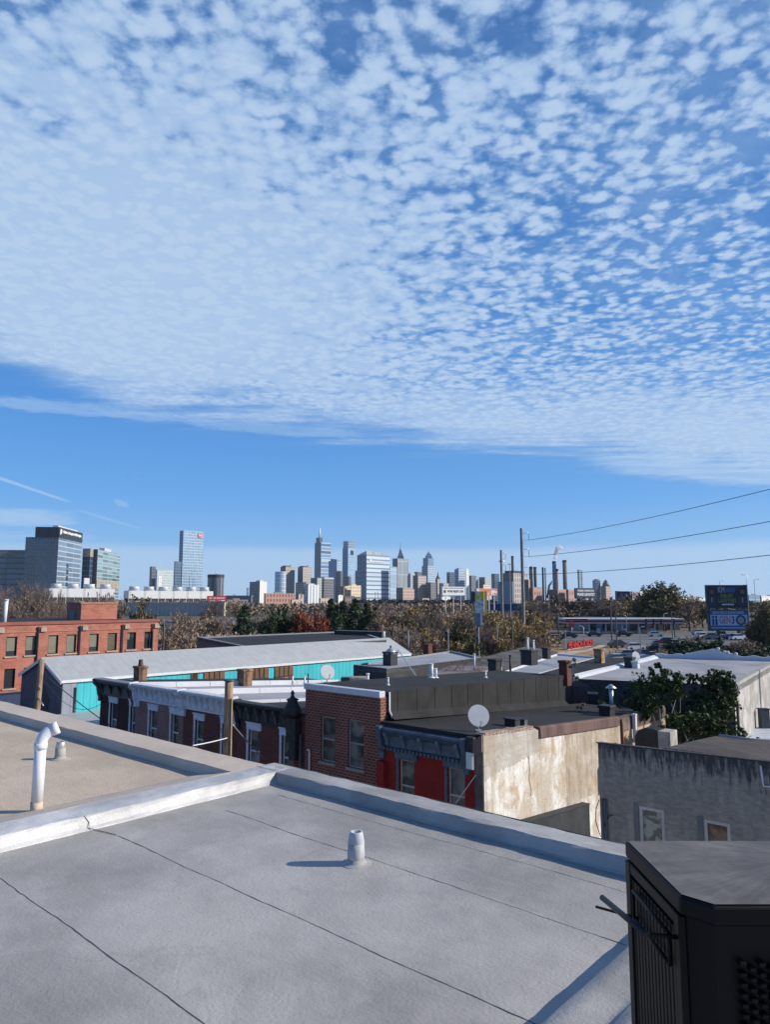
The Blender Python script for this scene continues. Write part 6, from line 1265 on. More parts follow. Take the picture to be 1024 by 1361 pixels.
e, a, b, H_ = tower('office_block', 458, 459, 467, 779, 1900, F_brown, F_cream, 'cream office block, left half'); roofbox(e, a, b, H_, 0, .9, .5, .95, 1.5, F_cream)
e, a, b, H_ = tower('office_block', 466.5, 467, 480, 778, 1890, F_cream, F_cream, 'cream office block with lit tan wall, right half'); roofbox(e, a, b, H_, 0, .9, .05, .5, 3.5, F_cream)
tower('brick_block', 453, 457, 459, 779, 1950, F_brown, F_brown, 'dark brown block at the left side of the cream office block', cat='building')
# big glass tower
F_big = fc('big_banded_glass', (.58,.68,.76), (.13,.20,.30), 300, 13, .0, .34, gr=.3, metal=.0, var=.2, fr=.4); F_bigs = fc('big_tower_shaded_side', (.05,.10,.17), (.14,.20,.28), 6, 15, .1, .3)
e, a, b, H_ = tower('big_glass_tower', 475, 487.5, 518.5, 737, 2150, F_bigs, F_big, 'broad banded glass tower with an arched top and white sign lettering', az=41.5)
n_ = 14; m = M()
for i in range(n_):
    k0, k1 = i/n_, (i+1)/n_; h0 = 11*(1-k0**2.2)+.1; h1_ = 11*(1-k1**2.2)+.1
    m.prism([(-b*.8, a*k0), (0, a*k0), (0, a*k1), (-b*.8, a*k1)], H_-.01 if False else H_+.01, [H_+h0*.2, H_+h0, H_+h1_, H_+h1_*.2])
part('arched_top', m, fc('arch_metal', (.42,.45,.5), (.5,.53,.57), 20, 20, .1, .1), e)
text('lettering', 'Independence', 9, flat('sign_white', (.85,.85,.85)), e, (1.0, a*.45, H_-20), (R(90), 0, R(90)), width=a*.48, bold=.4, depth=.4); m = M(); m.tube([(.4, a*.16, H_-18), (1.4, a*.16, H_-18)], 4.5, 8); part('emblem', m, flat('sign_white', (.85,.85,.85)), e)
tower('glass_block', 518, 518.6, 528, 753, 2200, F_bigs, fc('second_banded_glass', (.38,.50,.62), (.22,.32,.42), 300, 12, .0, .25, gr=.1), 'lower banded glass block joined to the right of the broad glass tower')
# stepped crowned tower with spire
e, a, b, H_ = tower('crowned_tower', 522, 529, 543, 742, 3150, F_tansh, fc('crowned_lit', (.16,.22,.27), (.42,.45,.45), 9, 60, .4, .05), 'grey tower with a pointed stepped crown and thin spire')
cx, cy = -b*.5, a*.5; Rm = min(a, b)*.62
for i, (rr_, z0, z1) in enumerate(((1.0, 0, 14), (.76, 14, 24), (.5, 24, 33))):
    m = M(); m.lathe([(Rm*rr_, H_+z0+.01), (Rm*rr_*.98, H_+z1-3), (Rm*rr_*.6, H_+z1)], cx, cy, 4, False); part('crown_tier', m, F_steel if i % 2 else F_tansh, e)
m = M(); m.lathe([(Rm*.3, H_+33.01), (.6, H_+50)], cx, cy, 6); part('peak', m, F_navy, e); m = M(); m.tube([(cx, cy, H_+48), (cx, cy, H_+75)], [.9, .5], 6); part('spire', m, M_soffit, e)
tower('office_tower', 543, 546, 552, 762, 3000, F_steel, F_greenish, 'pale grey tower between the two crowned towers'); tower('office_tower', 551, 555, 561, 760, 3300, F_dark, F_dark, 'dark block behind the beige tower left of the second crowned tower')
e, a, b, H_ = tower('office_tower', 549, 556, 567, 765, 2600, F_dark, F_tanlit, 'beige faced tower in front of the second crowned tower'); 
tower('brick_block', 527, 536, 546, 781, 2100, F_brown, F_pink, 'pinkish brick block under the first crowned tower', cat='building'); tower('brick_block', 544.5, 545.5, 551, 783, 2150, F_brown, F_pink, 'small pinkish block beside the pinkish brick block', cat='building')
e, a, b, H_ = tower('crowned_tower', 561, 569, 579, 752, 3200, F_steel, F_pale, 'blue glass tower with a pointed gabled crown')
cx, cy = -b*.5, a*.5; Rm = min(a, b)*.6
m = M(); m.box(-b*.92, -b*.08, a*.1, a*.85, H_+.01, H_+36); part('upper_shaft', m, F_steel, e); m = M(); m.lathe([(Rm*1.0, H_+36.01), (Rm*.9, H_+46), (Rm*.5, H_+56), (.5, H_+66)], cx, cy, 4, False); part('gabled_crown', m, F_steel, e); m = M(); m.tube([(cx, cy, H_+62), (cx, cy, H_+74)], .7, 6); part('spire', m, M_soffit, e)
tower('office_tower', 566, 573, 580, 774, 2600, F_dark, F_tansh, 'shaded grey block in front of the gabled blue tower')
# city hall like clock tower
e, a, b, H_ = tower('stone_clock_tower', 579, 582, 586, 769, 2700, F_tansh, F_tanlit, 'slim pale stone tower with a dark statue on its top', cat='tower'); m = M(); m.lathe([(a*.45, H_+.01), (a*.3, H_+8), (1.5, H_+14)], -b*.5, a*.5, 8); part('cupola', m, F_tansh, e); m = M(); m.tube([(-b*.5, a*.5, H_+13), (-b*.5, a*.5, H_+24)], [2, 1.2], 6); part('statue', m, M_soffit, e)
tower('office_block', 584, 586, 597, 775, 2500, F_tansh, F_tanlit, 'beige block left of the white billboard'); tower('office_block', 586, 588, 599, 793, 2000, F_white, F_white, 'low white block under the white billboard', cat='building'); tower('office_tower', 560, 562, 571, 795, 1900, F_tansh, F_pink, 'low block under the gabled blue tower', cat='building')
tower('office_tower', 594, 598, 605, 760.5, 2800, F_navy, F_navy, 'dark blue flat topped tower above the white billboard')
e, a, b, H_ = tower('glass_tower', 604.5, 610, 620, 757, 2900, F_steel, F_pale, 'pale faceted glass tower above the white billboard'); m = M(); m.prism([(-b, 0), (0, 0), (0, a), (-b, a)], H_+.01, [H_+1, H_+8, H_+.02+2, H_+4]); part('faceted_top', m, F_pale, e)
tower('white_tower', 619.5, 620, 623.5, 756, 2500, F_white, F_white, 'narrow bright white tower edge right of the faceted glass tower'); tower('office_tower', 624, 627, 633, 765, 2900, F_dark, F_tansh, 'dark ragged tower right of the narrow white one'); tower('white_tower', 632.5, 633, 636, 765, 2700, F_white, F_pale, 'thin pale tower above the graffiti panel')
tower('office_tower', 637, 645, 652, 767, 2700, F_navy, F_greenish, 'blue and grey tower above the orange billboard'); tower('office_tower', 653.5, 658, 664, 762.5, 2500, F_dark, F_navy, 'very dark tower left of the power plant')
e, a, b, H_ = tower('brick_block', 640, 643, 652, 777, 2200, F_tansh, F_cream, 'small cream roofed block above the orange billboard', cat='building')
# --- power plant
Yq = 1400
e, a, b, H_ = tower('power_plant', 662, 681, 684, 773, Yq, fc('grey_plant_wall', (.12,.15,.20), (.22,.25,.29), 18, 22, .7, .6), F_tansh, 'grey panelled power plant block behind the second tallest pole', az=20, cat='power plant')
e, a, b, H_ = tower('power_plant', 668, 683, 701, 761.5, Yq+60, fc('dark_frame', (.05,.05,.055), (.11,.10,.10), 8, 10, .3, .3), fc('pale_frame', (.16,.13,.12), (.42,.38,.33), 9, 11, .6, .3), 'dark framed power plant hall with pale columns behind the tallest pole', az=41.5, cat='power plant')
m = M(); m.box(-b*.9, -b*.1, a*.1, a*.9, H_+.01, H_+5); part('roof_structure', m, M_soffit, e)
def stack(px, yt, yb, Y, wp, lab, mat, capm=M_soffit):
    p_ = Vector(PY(px, yt, Y)); e = thing('smokestack', lab, 'smokestack', (p_.x, p_.y, GRD), grid=False, group=None); H_ = p_.z-GRD; r0 = wp*Y/947/2
    m = M(); m.tube([(0,0,0), (0,0,H_*.5), (0,0,H_-4)], [r0*1.12, r0*1.05, r0], 14); part('shaft', m, mat, e); m = M(); m.lathe([(r0*1.08, H_-4), (r0*1.1, H_), (r0*.8, H_)], 0, 0, 14, False); part('rim', m, capm, e); return e, H_
M_stk = plain('sooty_brown_stack', (.22,.18,.15), .85, .25, .1); M_stkd = plain('dark_stack', (.09,.07,.07), .85, .2, .1); M_stkb = plain('blue_grey_stack', (.15,.19,.26), .7, .1, .1); M_stkl = plain('pale_stack', (.45,.38,.31), .8, .15, .1)
stack(681.5, 739, 0, Yq+90, 3.3, 'tall dark stack rising from the framed power plant hall', M_stkd); stack(706, 753, 0, Yq, 4.6, 'thick brown smokestack, first right of the tallest pole', M_stk); stack(711.5, 753.5, 0, Yq+30, 3.9, 'dark smokestack, second right of the tallest pole', M_stkd)
stack(721.8, 754, 0, Yq, 2.4, 'slim dark stack left of its pale twin', M_stkd); stack(725, 755, 0, Yq, 1.6, 'slim pale stack right of its dark twin', M_stkl); s_, hs_ = stack(737, 746, 0, Yq, 5.0, 'thick blue grey smokestack with white steam coming out', M_stkb); stack(741, 756, 0, Yq-30, 3.2, 'pale lower stack just in front of the steaming one', M_stkl); stack(750.8, 744.5, 0, Yq, 5.4, 'thick brown smokestack right of the steaming one', M_stk)
stack(699, 772, 0, Yq-20, 2.5, 'short brown stack beside the tallest pole', M_stk)
for x0, xs, x1, yt, lab in ((703, 709, 721, 781, 'brick boiler house below the two thick stacks'), (731, 742, 754, 784, 'brick building at the foot of the steaming stack'), (753, 756, 764, 784, 'small brick building at the foot of the thick brown stack'), (697, 703, 705, 771, 'narrow brown block right of the tallest pole')):
    e, a, b, H_ = tower('brick_plant_building', x0, xs, x1, yt, Yq-60, fc('shaded_brick_far', (.04,.035,.035), (.07,.05,.05), 6, 8, .5, .4), fc('lit_brick_far', (.20,.12,.11), (.38,.21,.17), 9, 13, .6, .5), lab, cat='building'); m = M(); m.box(-b-.3, .3, -.3, a+.3, H_+.01, H_+1); part('parapet', m, F_pink, e)  # one brick in two tones, shade and sunlight painted in
e = thing('conveyor', 'slanting blue conveyor gantry leading up to the steaming stack', 'conveyor', PY(728, 795, Yq-20), grid=False); q_ = Vector(PY(735, 773, Yq-20))-Vector(PY(728, 795, Yq-20)); m = M(); m.tube([(0,0,0), (q_.x*.4, 0, q_.z*.75), (q_.x, 0, q_.z)], 2.2, 4); part('gantry', m, M_stkb, e)
for k in (.3, .7): m = M(); m.tube([(q_.x*k*.6, 0, -20), (q_.x*k*.6, 0, q_.z*k)], .8, 4); part('leg', m, M_soffit, e)
# steam
sm = M(); r = random.Random(3); bmx = bmesh.new(); px0 = Vector(PY(737, 745.5, Yq))
path = [(738, 745, 1.6), (738.6, 741, 2.2), (739.5, 737, 2.6), (740.5, 733, 3.0), (742, 729.5, 3.1), (744.5, 728.5, 2.8), (747.5, 729, 2.2), (750, 730, 1.4), (741, 727, 1.6), (739.8, 731, 2.0)]
for i, (x, y, rad) in enumerate(path):
    for j in range(5):
        c = Vector(PY(x, y, Yq))-px0+rdir(r)*rad*.55*Yq/947; ret = bmesh.ops.create_icosphere(bmx, subdivisions=3, radius=rad*Yq/947*r.uniform(.45, .75), matrix=Matrix.Translation(c))
        for v in ret['verts']:
            d_ = (v.co-c).normalized(); v.co += d_*mnoise.noise(v.co*.35)*1.6
me = bpy.data.meshes.new('steam'); bmx.to_mesh(me); bmx.free()
mt = bpy.data.materials.new('steam_volume'); mt.use_nodes = True; T = NT(mt.node_tree); T.n.remove(T.n['Principled BSDF']); vv = T.new('ShaderNodeVolumePrincipled'); vv.inputs['Color'].default_value = (1,1,1,1); vv.inputs['Density'].default_value = .8; vv.inputs['Anisotropy'].default_value = -.2
T.l.new(vv.outputs[0], T.n['Material Output'].inputs['Volume']); me.materials.append(mt)
o_ = bpy.data.objects.new('steam', me); C.objects.link(o_); o_.location = px0; o_['kind'] = 'stuff'
# right skyline
e, a, b, H_ = tower('glass_tower', 768, 770, 775, 757, 3000, F_navy, F_steel, 'slim lone blue tower right of the smokestacks', az=30); m = M(); m.tube([(4, 25, 0), (4, 25, H_*.98)], 1.3, 4); m.tube([(-2, 20, H_*.72), (8, 30, H_*.72)], .8, 4); part('crane_mast', m, M_soffit, e)
e, a, b, H_ = tower('office_tower', 788, 793, 798.5, 771, 2600, F_steel, F_navy, 'blue grey block left of the peaked pinkish tower'); roofbox(e, a, b, H_, .2, .8, .2, .8, 4, F_navy)
e, a, b, H_ = tower('peaked_tower', 799, 806, 813, 779, 2600, F_tansh, F_pink, 'pinkish stone tower with a dark rounded peak'); m = M(); m.lathe([(min(a, b)*.68, H_+.01), (min(a, b)*.62, H_+9), (min(a, b)*.35, H_+18), (2, H_+24)], -b*.5, a*.5, 8); part('peak', m, F_tansh, e)
e, a, b, H_ = tower('brick_block', 818, 822, 839, 785.5, 1500, F_dark, fc('maroon_facade', (.10,.07,.08), (.22,.14,.15), 8, 9, .5, .4), 'dark maroon low block right of the peaked tower', cat='building'); e, a, b, H_ = tower('brick_block', 839, 841, 853, 786, 1520, F_dark, fc('mauve_facade', (.16,.13,.15), (.30,.23,.24), 8, 9, .5, .4), 'mauve low block beside the dark maroon block', cat='building'); tower('white_block', 851, 852, 862, 784.5, 1400, F_white, F_white, 'small white block peeping behind the big olive tree', cat='building')
for x0, x1, yt, Y, mt, lab in ((894, 904, 793, 900, F_pink, 'pinkish low house right of the big olive tree'), (906, 913, 792, 880, F_white, 'white low house left of the billboards'), (914, 926, 793, 920, F_pink, 'dull red low house left of the billboards'), (926, 938, 795, 860, F_white, 'white low building touching the billboards at the left'), (898, 906, 786, 1600, F_steel, 'small round blue dome building right of the big olive tree'), (994, 1012, 790.5, 1100, F_steel, 'long blue grey warehouse behind the right edge lamp posts'), (1011, 1040, 792, 1000, F_white, 'pale warehouse at the right edge behind the trees'),
        (351, 392, 788.5, 900, None, 'red brick apartment block right of the grey slab with white end'), (395, 404, 790, 850, F_pink, 'pinkish house front left of the low white tower'), (386, 397, 797, 800, F_pink, 'low pink house above the red trees'), (448, 456, 791, 1300, F_white, 'white low house above the dark conifers, left'), (457, 480, 793, 1250, F_brown, 'long dark roofed building above the dark conifers'), (424, 442, 795, 1100, F_pink, 'low tan houses left of the dark conifers'), (497, 517, 799, 1200, F_tanlit, 'low tan building at the foot of the broad glass tower'), (528, 560, 798, 1500, F_dark, 'low dark building at the foot of the pinkish blocks'), (600, 622, 797, 1500, F_tansh, 'low grey building right under the white billboard'), (564, 586, 797.5, 1450, F_white, 'low white roofed building left of the white billboard'), (300, 330, 797, 900, F_dark, 'low dark building above the brown trees, before the grey slab')):
    e, a, b, H_ = tower('low_building', x0, x0+2, x1, yt, Y, F_dark, mt or fc('red_apartment_facade', (.18,.10,.08), (.36,.16,.12), 5, 6, .5, .4), lab, cat='building'); m = M(); m.box(-b*.7, -b*.2, a*.3, a*.6, H_+.01, H_+1.6); part('roof_house', m, F_tansh, e)
# red billboard above the garage, blue bridge
def board(name, x0, x1, y0, y1, Y, lab, face, az=0, legs=2, th=.9, frame=M_soffit, leg_to=None, cat='billboard', side=None):
    c = Vector(PY(x0, y0, Y)); e = thing(name, lab, cat, (c.x, c.y, GRD), grid=False, ang=R(az)); W_ = (PY(x1, y0, Y)[0]-c.x)/max(.3, math.cos(R(az))); zt_ = c.z-GRD; zb_ = PY(x0, y1, Y)[2]-GRD
    m = M(); m.box(0, W_, 0, th, zb_, zt_); part('frame', m, frame, e); m = M(); m.box(W_*.02, W_*.98, -.06, -.004, zb_+(zt_-zb_)*.05, zt_-(zt_-zb_)*.05); part('panel', m, face, e)
    for i in range(legs): m = M(); x_ = W_*(i+.5)/legs; m.box(x_-th*.22, x_+th*.22, th*.3, th*.7, 0, zb_-.003); part('leg', m, frame, e)
    if side: m = M(); m.box(W_+.003, W_+.14, -.2, th+.9, zb_, zt_+.1); part('side_edge', m, side, e)
    return e, W_, zb_, zt_
fl_w = flat('sign_white', (.85,.85,.85)); 
e, W_, zb_, zt_ = board('billboard', 275.5, 299, 792, 800, 460, 'red billboard with white lettering above the end of the tan garage', flat('billboard_red', (.62,.04,.06)), az=25, legs=2)
text('lettering', 'SALE NOW', 1.2, fl_w, e, (W_*.5, -.12, zb_+(zt_-zb_)*.62), (R(90),0,0), width=W_*.8, bold=.05, depth=.02)
m = M(); m.box(W_*.15, W_*.4, -.12, -.065, zb_+.5, zb_+1.0); m.box(W_*.6, W_*.9, -.12, -.065, zb_+.6, zb_+1.1); part('white_patches', m, fl_w, e)
e, W_, zb_, zt_ = board('billboard', 588, 620.5, 779.5, 791.5, 430, 'white billboard with dark lettering before the beige and glass towers', flat('billboard_white', (.80,.80,.83)), az=32, legs=3, frame=plain('pale_board_frame', (.5,.5,.53)))
dk = flat('sign_dark', (.07,.08,.11)); text('lettering', 'WORK INJURY.COM', 1.8, dk, e, (W_*.57, -.10, zb_+(zt_-zb_)*.46), (R(90),0,0), width=W_*.70, bold=.07, depth=.02); text('small_lettering', 'INJURED AT WORK? CALL THE LAWYERS', .7, dk, e, (W_*.5, -.10, zb_+(zt_-zb_)*.82), (R(90),0,0), width=W_*.86, bold=.02, depth=.02)
m = M(); m.tube([(W_*.11, -.11, zb_+(zt_-zb_)*.45), (W_*.11, -.065, zb_+(zt_-zb_)*.45)], 1.0, 14); part('round_emblem', m, dk, e)
e, W_, zb_, zt_ = board('billboard', 765, 797, 781.5, 795.5, 420, 'dark billboard with two lines of white lettering right of the brick plant', flat('billboard_navy', (.03,.045,.09)), az=25, legs=2)
text('lettering', 'WORKERS COMPENSATION', 1.5, fl_w, e, (W_*.5, -.1, zb_+(zt_-zb_)*.74), (R(90),0,0), width=W_*.80, bold=.05, depth=.02); text('lettering', 'POND LEHOCKY', 2.2, fl_w, e, (W_*.52, -.1, zb_+(zt_-zb_)*.38), (R(90),0,0), width=W_*.84, bold=.1, depth=.02)
e, W_, zb_, zt_ = board('billboard', 821, 838, 786, 797, 420, 'small dark billboard with pinkish lines above the yellowish tree', flat('billboard_maroon', (.07,.04,.07)), legs=2); m = M()
for k in range(3): m.box(W_*.2, W_*.45, -.1, -.065, zb_+1.0+k*1.0, zb_+1.4+k*1.0); m.box(W_*.55, W_*.85, -.1, -.065, zb_+1.0+k*1.0, zb_+1.4+k*1.0)
part('text_lines', m, flat('pinkish_lines', (.45,.32,.38)), e)
# stacked billboards, right
e, W_, zb_, zt_ = board('billboard', 939.5, 993, 777.5, 808.5, 200, 'upper dark billboard with injury lawyers lettering and two portraits, top of the stack', flat('billboard_black', (.02,.03,.045)), legs=2, th=1.1, frame=plain('dark_green_frame', (.04,.07,.07)), side=plain('grey_side_edge', (.4,.42,.42)))
X_ = lambda u: W_*u; Zq = lambda v: zb_+(zt_-zb_)*v
text('lettering', 'KM', 2.2, flat('sign_greywhite', (.30,.32,.36)), e, (X_(.36), -.1, Zq(.78)), (R(90),0,0), width=X_(.17), bold=.08, depth=.02); m = M(); m.box(X_(.46), X_(.70), -.1, -.065, Zq(.68), Zq(.88)); part('blue_patch', m, flat('sign_blue', (.02,.10,.22)), e)
yl = flat('sign_yellowgreen', (.20,.25,.07)); text('lettering', 'INJURY', 1.5, yl, e, (X_(.50), -.1, Zq(.53)), (R(90),0,0), width=X_(.32), bold=.03, depth=.02); text('lettering', 'LAWYERS', 1.6, yl, e, (X_(.50), -.1, Zq(.32)), (R(90),0,0), width=X_(.44), bold=.03, depth=.02); m = M(); m.box(X_(.36), X_(.66), -.1, -.065, Zq(.14), Zq(.19)); part('grey_line', m, M_galv, e)
for u0, nm_ in ((.12, 'portrait'), (.88, 'portrait')):
    m = M(); cx = X_(u0); m.tube([(cx, -.1, Zq(.70)), (cx, -.065, Zq(.70))], .62, 14); o_ = part(nm_, m, plain('printed_skin', (.16,.10,.085), .8, .3, 1), e)
    m = M(); m.prism([(cx-1.2, -.1), (cx+1.2, -.1), (cx+1.2, -.066), (cx-1.2, -.066)], Zq(.12), [Zq(.45), Zq(.5), Zq(.5), Zq(.45)]); part('printed_suit', m, flat('suit_navy', (.035,.045,.07)), o_); m = M(); m.prism([(cx-.2, -.11), (cx+.12, -.11), (cx+.12, -.101), (cx-.2, -.101)], Zq(.25), Zq(.47)); part('printed_shirt', m, flat('shirt_grey', (.25,.27,.3)), o_)
m = M(); m.box(-.8, W_+1.4, -1.2, 0, zb_-1.0, zb_-.75); part('catwalk', m, M_soffit, e)
W0, Z0 = W_, zb_
e, W_, zb_, zt_ = board('billboard', 942.5, 995, 810.5, 838.5, 198.8, 'lower blue and white billboard with red characters and a round seal', flat('billboard_blue', (.035,.09,.24)), legs=2, th=1.1, frame=plain('dark_green_frame', (.04,.07,.07)), side=plain('pale_side_edge', (.55,.58,.58)))
X_ = lambda u: W_*u; Zq = lambda v: zb_+(zt_-zb_)*v
m = M(); m.box(X_(.035), X_(.965), -.1, -.065, Zq(.26), Zq(.76)); part('pale_field', m, flat('billboard_pale_blue', (.34,.44,.62)), e)
text('lettering', 'CELEBRATING 50 YEARS IN BUSINESS', 1.0, flat('sign_paleblue', (.3,.38,.55)), e, (X_(.48), -.1, Zq(.86)), (R(90),0,0), width=X_(.8), bold=.04, depth=.02)
text('lettering', 'GEN', 2.8, flat('sign_dullred', (.42,.16,.16)), e, (X_(.40), -.13, Zq(.5)), (R(90),0,0), width=X_(.27), bold=.05, depth=.02); text('lettering', '3', 2.8, flat('sign_navy', (.02,.04,.10)), e, (X_(.60), -.13, Zq(.5)), (R(90),0,0), width=X_(.07), bold=.05, depth=.02)
m = M(); m.tube([(X_(.80), -.13, Zq(.51)), (X_(.80), -.102, Zq(.51))], 1.45, 20); part('round_seal', m, flat('seal_navy', (.03,.06,.13)), e); m = M(); m.tube([(X_(.80), -.15, Zq(.51)), (X_(.80), -.131, Zq(.51))], .9, 16); part('seal_centre', m, flat('seal_grey', (.22,.25,.3)), e)
for u in (.10, .18): m = M(); m.tube([(X_(u), -.12, Zq(.66)), (X_(u), -.102, Zq(.66))], .35, 10); m.box(X_(u)-.28, X_(u)+.28, -.125, -.103, Zq(.28), Zq(.58)); part('figure_print', m, flat('sign_navy', (.02,.04,.10)), e)
m = M(); m.box(X_(.05), X_(.9), -.1, -.065, Zq(.12), Zq(.17)); part('fine_print', m, flat('sign_paleblue', (.3,.38,.55)), e)
# blue bridge girder
e = thing('blue_bridge', 'long dark blue steel bridge girder on pale piers, behind the tall poles', 'bridge', (PY(640, 806, 380)[0], 380, GRD), grid=False); W_ = PY(728, 806, 380)[0]-e.location.x; z1_ = PY(640, 803, 380)[2]-GRD; z0_ = PY(640, 811.5, 380)[2]-GRD
m = M(); m.box(-2, W_, 0, 8, z0_, z1_); part('girder', m, plain('blue_girder_paint', (.02,.07,.18), .6, .2, .05), e); m = M(); m.box(-2.2, W_+.2, -.3, 8.3, z1_+.001, z1_+.35); part('deck_edge', m, plain('dull_blue_edge', (.12,.18,.28), .6), e)
for k in (.28, .42, .62, .9): m = M(); m.box(W_*k, W_*k+1.6, 1, 7, 0, z0_-.003); part('pier', m, M_concrete, e)
# graffiti column and orange billboard
e = thing('graffiti_sign', 'tall painted sign with white, yellow and black graffiti on a grey post', 'sign', (PY(632, 785, 92)[0], 92, GRD), grid=False); q = lambda x: PY(x, 785, 92)[0]-PY(632, 785, 92)[0]; zz_ = lambda y: PY(632, y, 92)[2]-GRD
m = M(); m.box(q(632), q(640), 0, .9, zz_(832), zz_(815)); m.tube([(q(636), .4, 0), (q(636), .4, zz_(832)-.002)], .12, 8); part('post', m, plain('post_grey_paint', (.2,.24,.28), .7), e); m = M(); m.box(q(638.2), q(640.6), -.12, -.003, zz_(831), zz_(815)); part('pale_strip', m, M_white, e)
m = M(); m.box(q(627), q(632)-.003, .3, .9, zz_(800), zz_(786)); m.box(q(625.5), q(631.9), .2, .85, zz_(799), zz_(797)); part('side_box', m, M_darkcorn, e)
def graf(nm, cols, sc_, seed):
    m_, T, b_ = newmat(nm, .6); o = T.obj(); n = T.noise(T.vm('ADD', o, (seed, 0, 0)), sc_, 3, .6, 1.6); r_2 = T.new('ShaderNodeValToRGB'); r_2.color_ramp.interpolation = 'CONSTANT'; T.put(r_2.inputs[0], n); el_ = r_2.color_ramp.elements
    el_[0].position = 0; el_[0].color = (*cols[0], 1); el_[1].position = cols[-1][3] if len(cols[-1]) > 3 else .6; el_[1].color = (*cols[-1][:3], 1)
    for c_ in cols[1:-1]: z_ = el_.new(c_[3]); z_.color = (*c_[:3], 1)
    T.put(b_.inputs['Base Color'], r_2.outputs[0]); return m_
m = M(); m.box(q(632), q(643.2), -.15, .5, zz_(815), zz_(797)+.0); part('white_panel', m, graf('white_black_graffiti', [(.05,.045,.04), (.78,.74,.70, .40), (.12,.10,.09, .60), (.7,.72,.78, .66)], 1.5, 3), e)
m = M(); m.box(q(632), q(643.2), -.15, .5, zz_(797)+.003, zz_(786)); part('yellow_panel', m, graf('yellow_graffiti', [(.75,.72,.66), (.80,.58,.06, .40), (.70,.30,.12, .56), (.8,.78,.6, .62)], 1.1, 8), e)
m = M(); m.box(q(644.6), q(647.6), -.1, .4, zz_(816), zz_(786)); m.box(q(640), q(644.59), -.08, .38, zz_(817.5), zz_(815.2)); part('yellow_edge', m, plain('yellow_paint', (.88,.60,.10), .6, .15, 2), e); m = M(); m.box(q(641), q(647), -.05, .35, zz_(823), zz_(818)); part('red_box', m, plain('faded_red_paint', (.42,.14,.10), .7, .3, 2), e)
e, W_, zb_, zt_ = board('billboard', 633.5, 664, 782, 791.5, 300, 'white and orange billboard partly behind the graffiti sign', graf('orange_white_print', [(.75,.72,.70), (.75,.72,.70, .3), (.72,.20,.10, .45), (.8,.35,.2, .62)], .35, 2), az=30, legs=4, frame=plain('pale_board_frame', (.5,.5,.53)))
# pylons, chimneys peeking over trees
for x, yt, Y, lab in ((252, 766, 900, 'lattice mast before the lone silver tower, left one'), (256.5, 768, 900, 'lattice mast before the lone silver tower, right one'), (499, 787, 700, 'thin mast before the broad glass tower, left one'), (502.5, 786, 700, 'thin mast before the broad glass tower, right one'), (399.5, 795, 500, 'thin pale mast above the red trees'), (43, 778, 400, 'pale pole in front of the dark glass hospital'), (873, 772, 400, 'thin mast above the big olive tree')):
    p_ = Vector(PY(x, yt, Y)); e = thing('mast', lab, 'mast', (p_.x, p_.y, GRD), grid=False); h_ = p_.z-GRD; rr_ = .32*Y/947
    m = M(); m.tube([(0,0,0), (0,0,h_)], [rr_*1.3, rr_*.8], 5); part('shaft', m, M_darkcorn, e); m = M(); m.tube([(-rr_*3, 0, h_*.97), (rr_*3, 0, h_*.97)], rr_*.5, 4); part('crossarm', m, M_darkcorn, e)
# birds
for i, (x, y) in enumerate(((148, 620), (170, 633), (186, 632), (190, 633), (195, 648))):
    p_ = PY(x, y, 180); m = M(); m.v = [(-.5,0,.12), (0,.15,0), (.5,0,.14), (0,-.12,.02), (0,.35,-.02), (0,-.4,0)]; m.f = [(0,3,1), (3,2,1), (4,1,3), (5,3,1)]; m.sm = [False]*4
    b_ = solo('bird', m, M_soffit, 'tiny dark bird in the flock flying in the clear sky above the hospital', 'bird', p_, grid=False, ang=i, group='birds above the hospital')
# haze: even, pale air
if HAZE > 0:
    m = M(); m.box(-6000, 6000, -600, 6500, GRD-2.5, 390); me = m.data('haze', None); o_ = bpy.data.objects.new('haze', me); C.objects.link(o_); o_['kind'] = 'stuff'
    mt = bpy.data.materials.new('haze_air'); mt.use_nodes = True; T = NT(mt.node_tree); T.n.remove(T.n['Principled BSDF']); vv = T.new('ShaderNodeVolumePrincipled'); vv.inputs['Color'].default_value = (.72,.84,1,1); vv.inputs['Density'].default_value = HAZE; vv.inputs['Anisotropy'].default_value = .2
    T.l.new(vv.outputs[0], T.n['Material Output'].inputs['Volume']); me.materials.append(mt)
# ================================================================== SKY, SUN, CAMERA
SUN_EL = R(26)
world = bpy.data.worlds.new('World'); sc.world = world; world.use_nodes = True
T = NT(world.node_tree); bg = T.n['Background']
d = T.new('ShaderNodeTexCoord').outputs['Generated']
sx, sy, sz = T.sep(d)
sky = T.new('ShaderNodeTexSky', sky_type='NISHITA'); sky.sun_disc = False; sky.sun_elevation = SUN_EL; sky.sun_rotation = R(90)
sky.air_density = 1.1; sky.dust_density = .6; sky.ozone_density = 2.2
rp = T.new('ShaderNodeValToRGB'); T.put(rp.inputs[0], T.m('DIVIDE', T.m('ARCSINE', T.m('MAXIMUM', sz, 0)), R(60)))
e_ = rp.color_ramp.elements; e_[0].position = 0; e_[0].color = (*SKR[0], 1); e_[1].position = 1; e_[1].color = (*SKR[-1], 1)
for k_, c_ in ((.055, SKR[1]), (.13, SKR[2]), (.25, SKR[3]), (.45, SKR[4]), (.7, SKR[5])):
    q_ = e_.new(k_); q_.color = (*c_, 1)
hs = T.new('ShaderNodeHueSaturation'); hs.inputs['Saturation'].default_value = 1.12; hs.inputs['Value'].default_value = 1.0; T.put(hs.inputs['Color'], sky.outputs[0])
SK = .11
zz = T.m('MAXIMUM', sz, .03)
px_ = T.m('DIVIDE', sx, zz); py_ = T.m('DIVIDE', sy, zz)
p = T.xyz(px_, py_, 0)
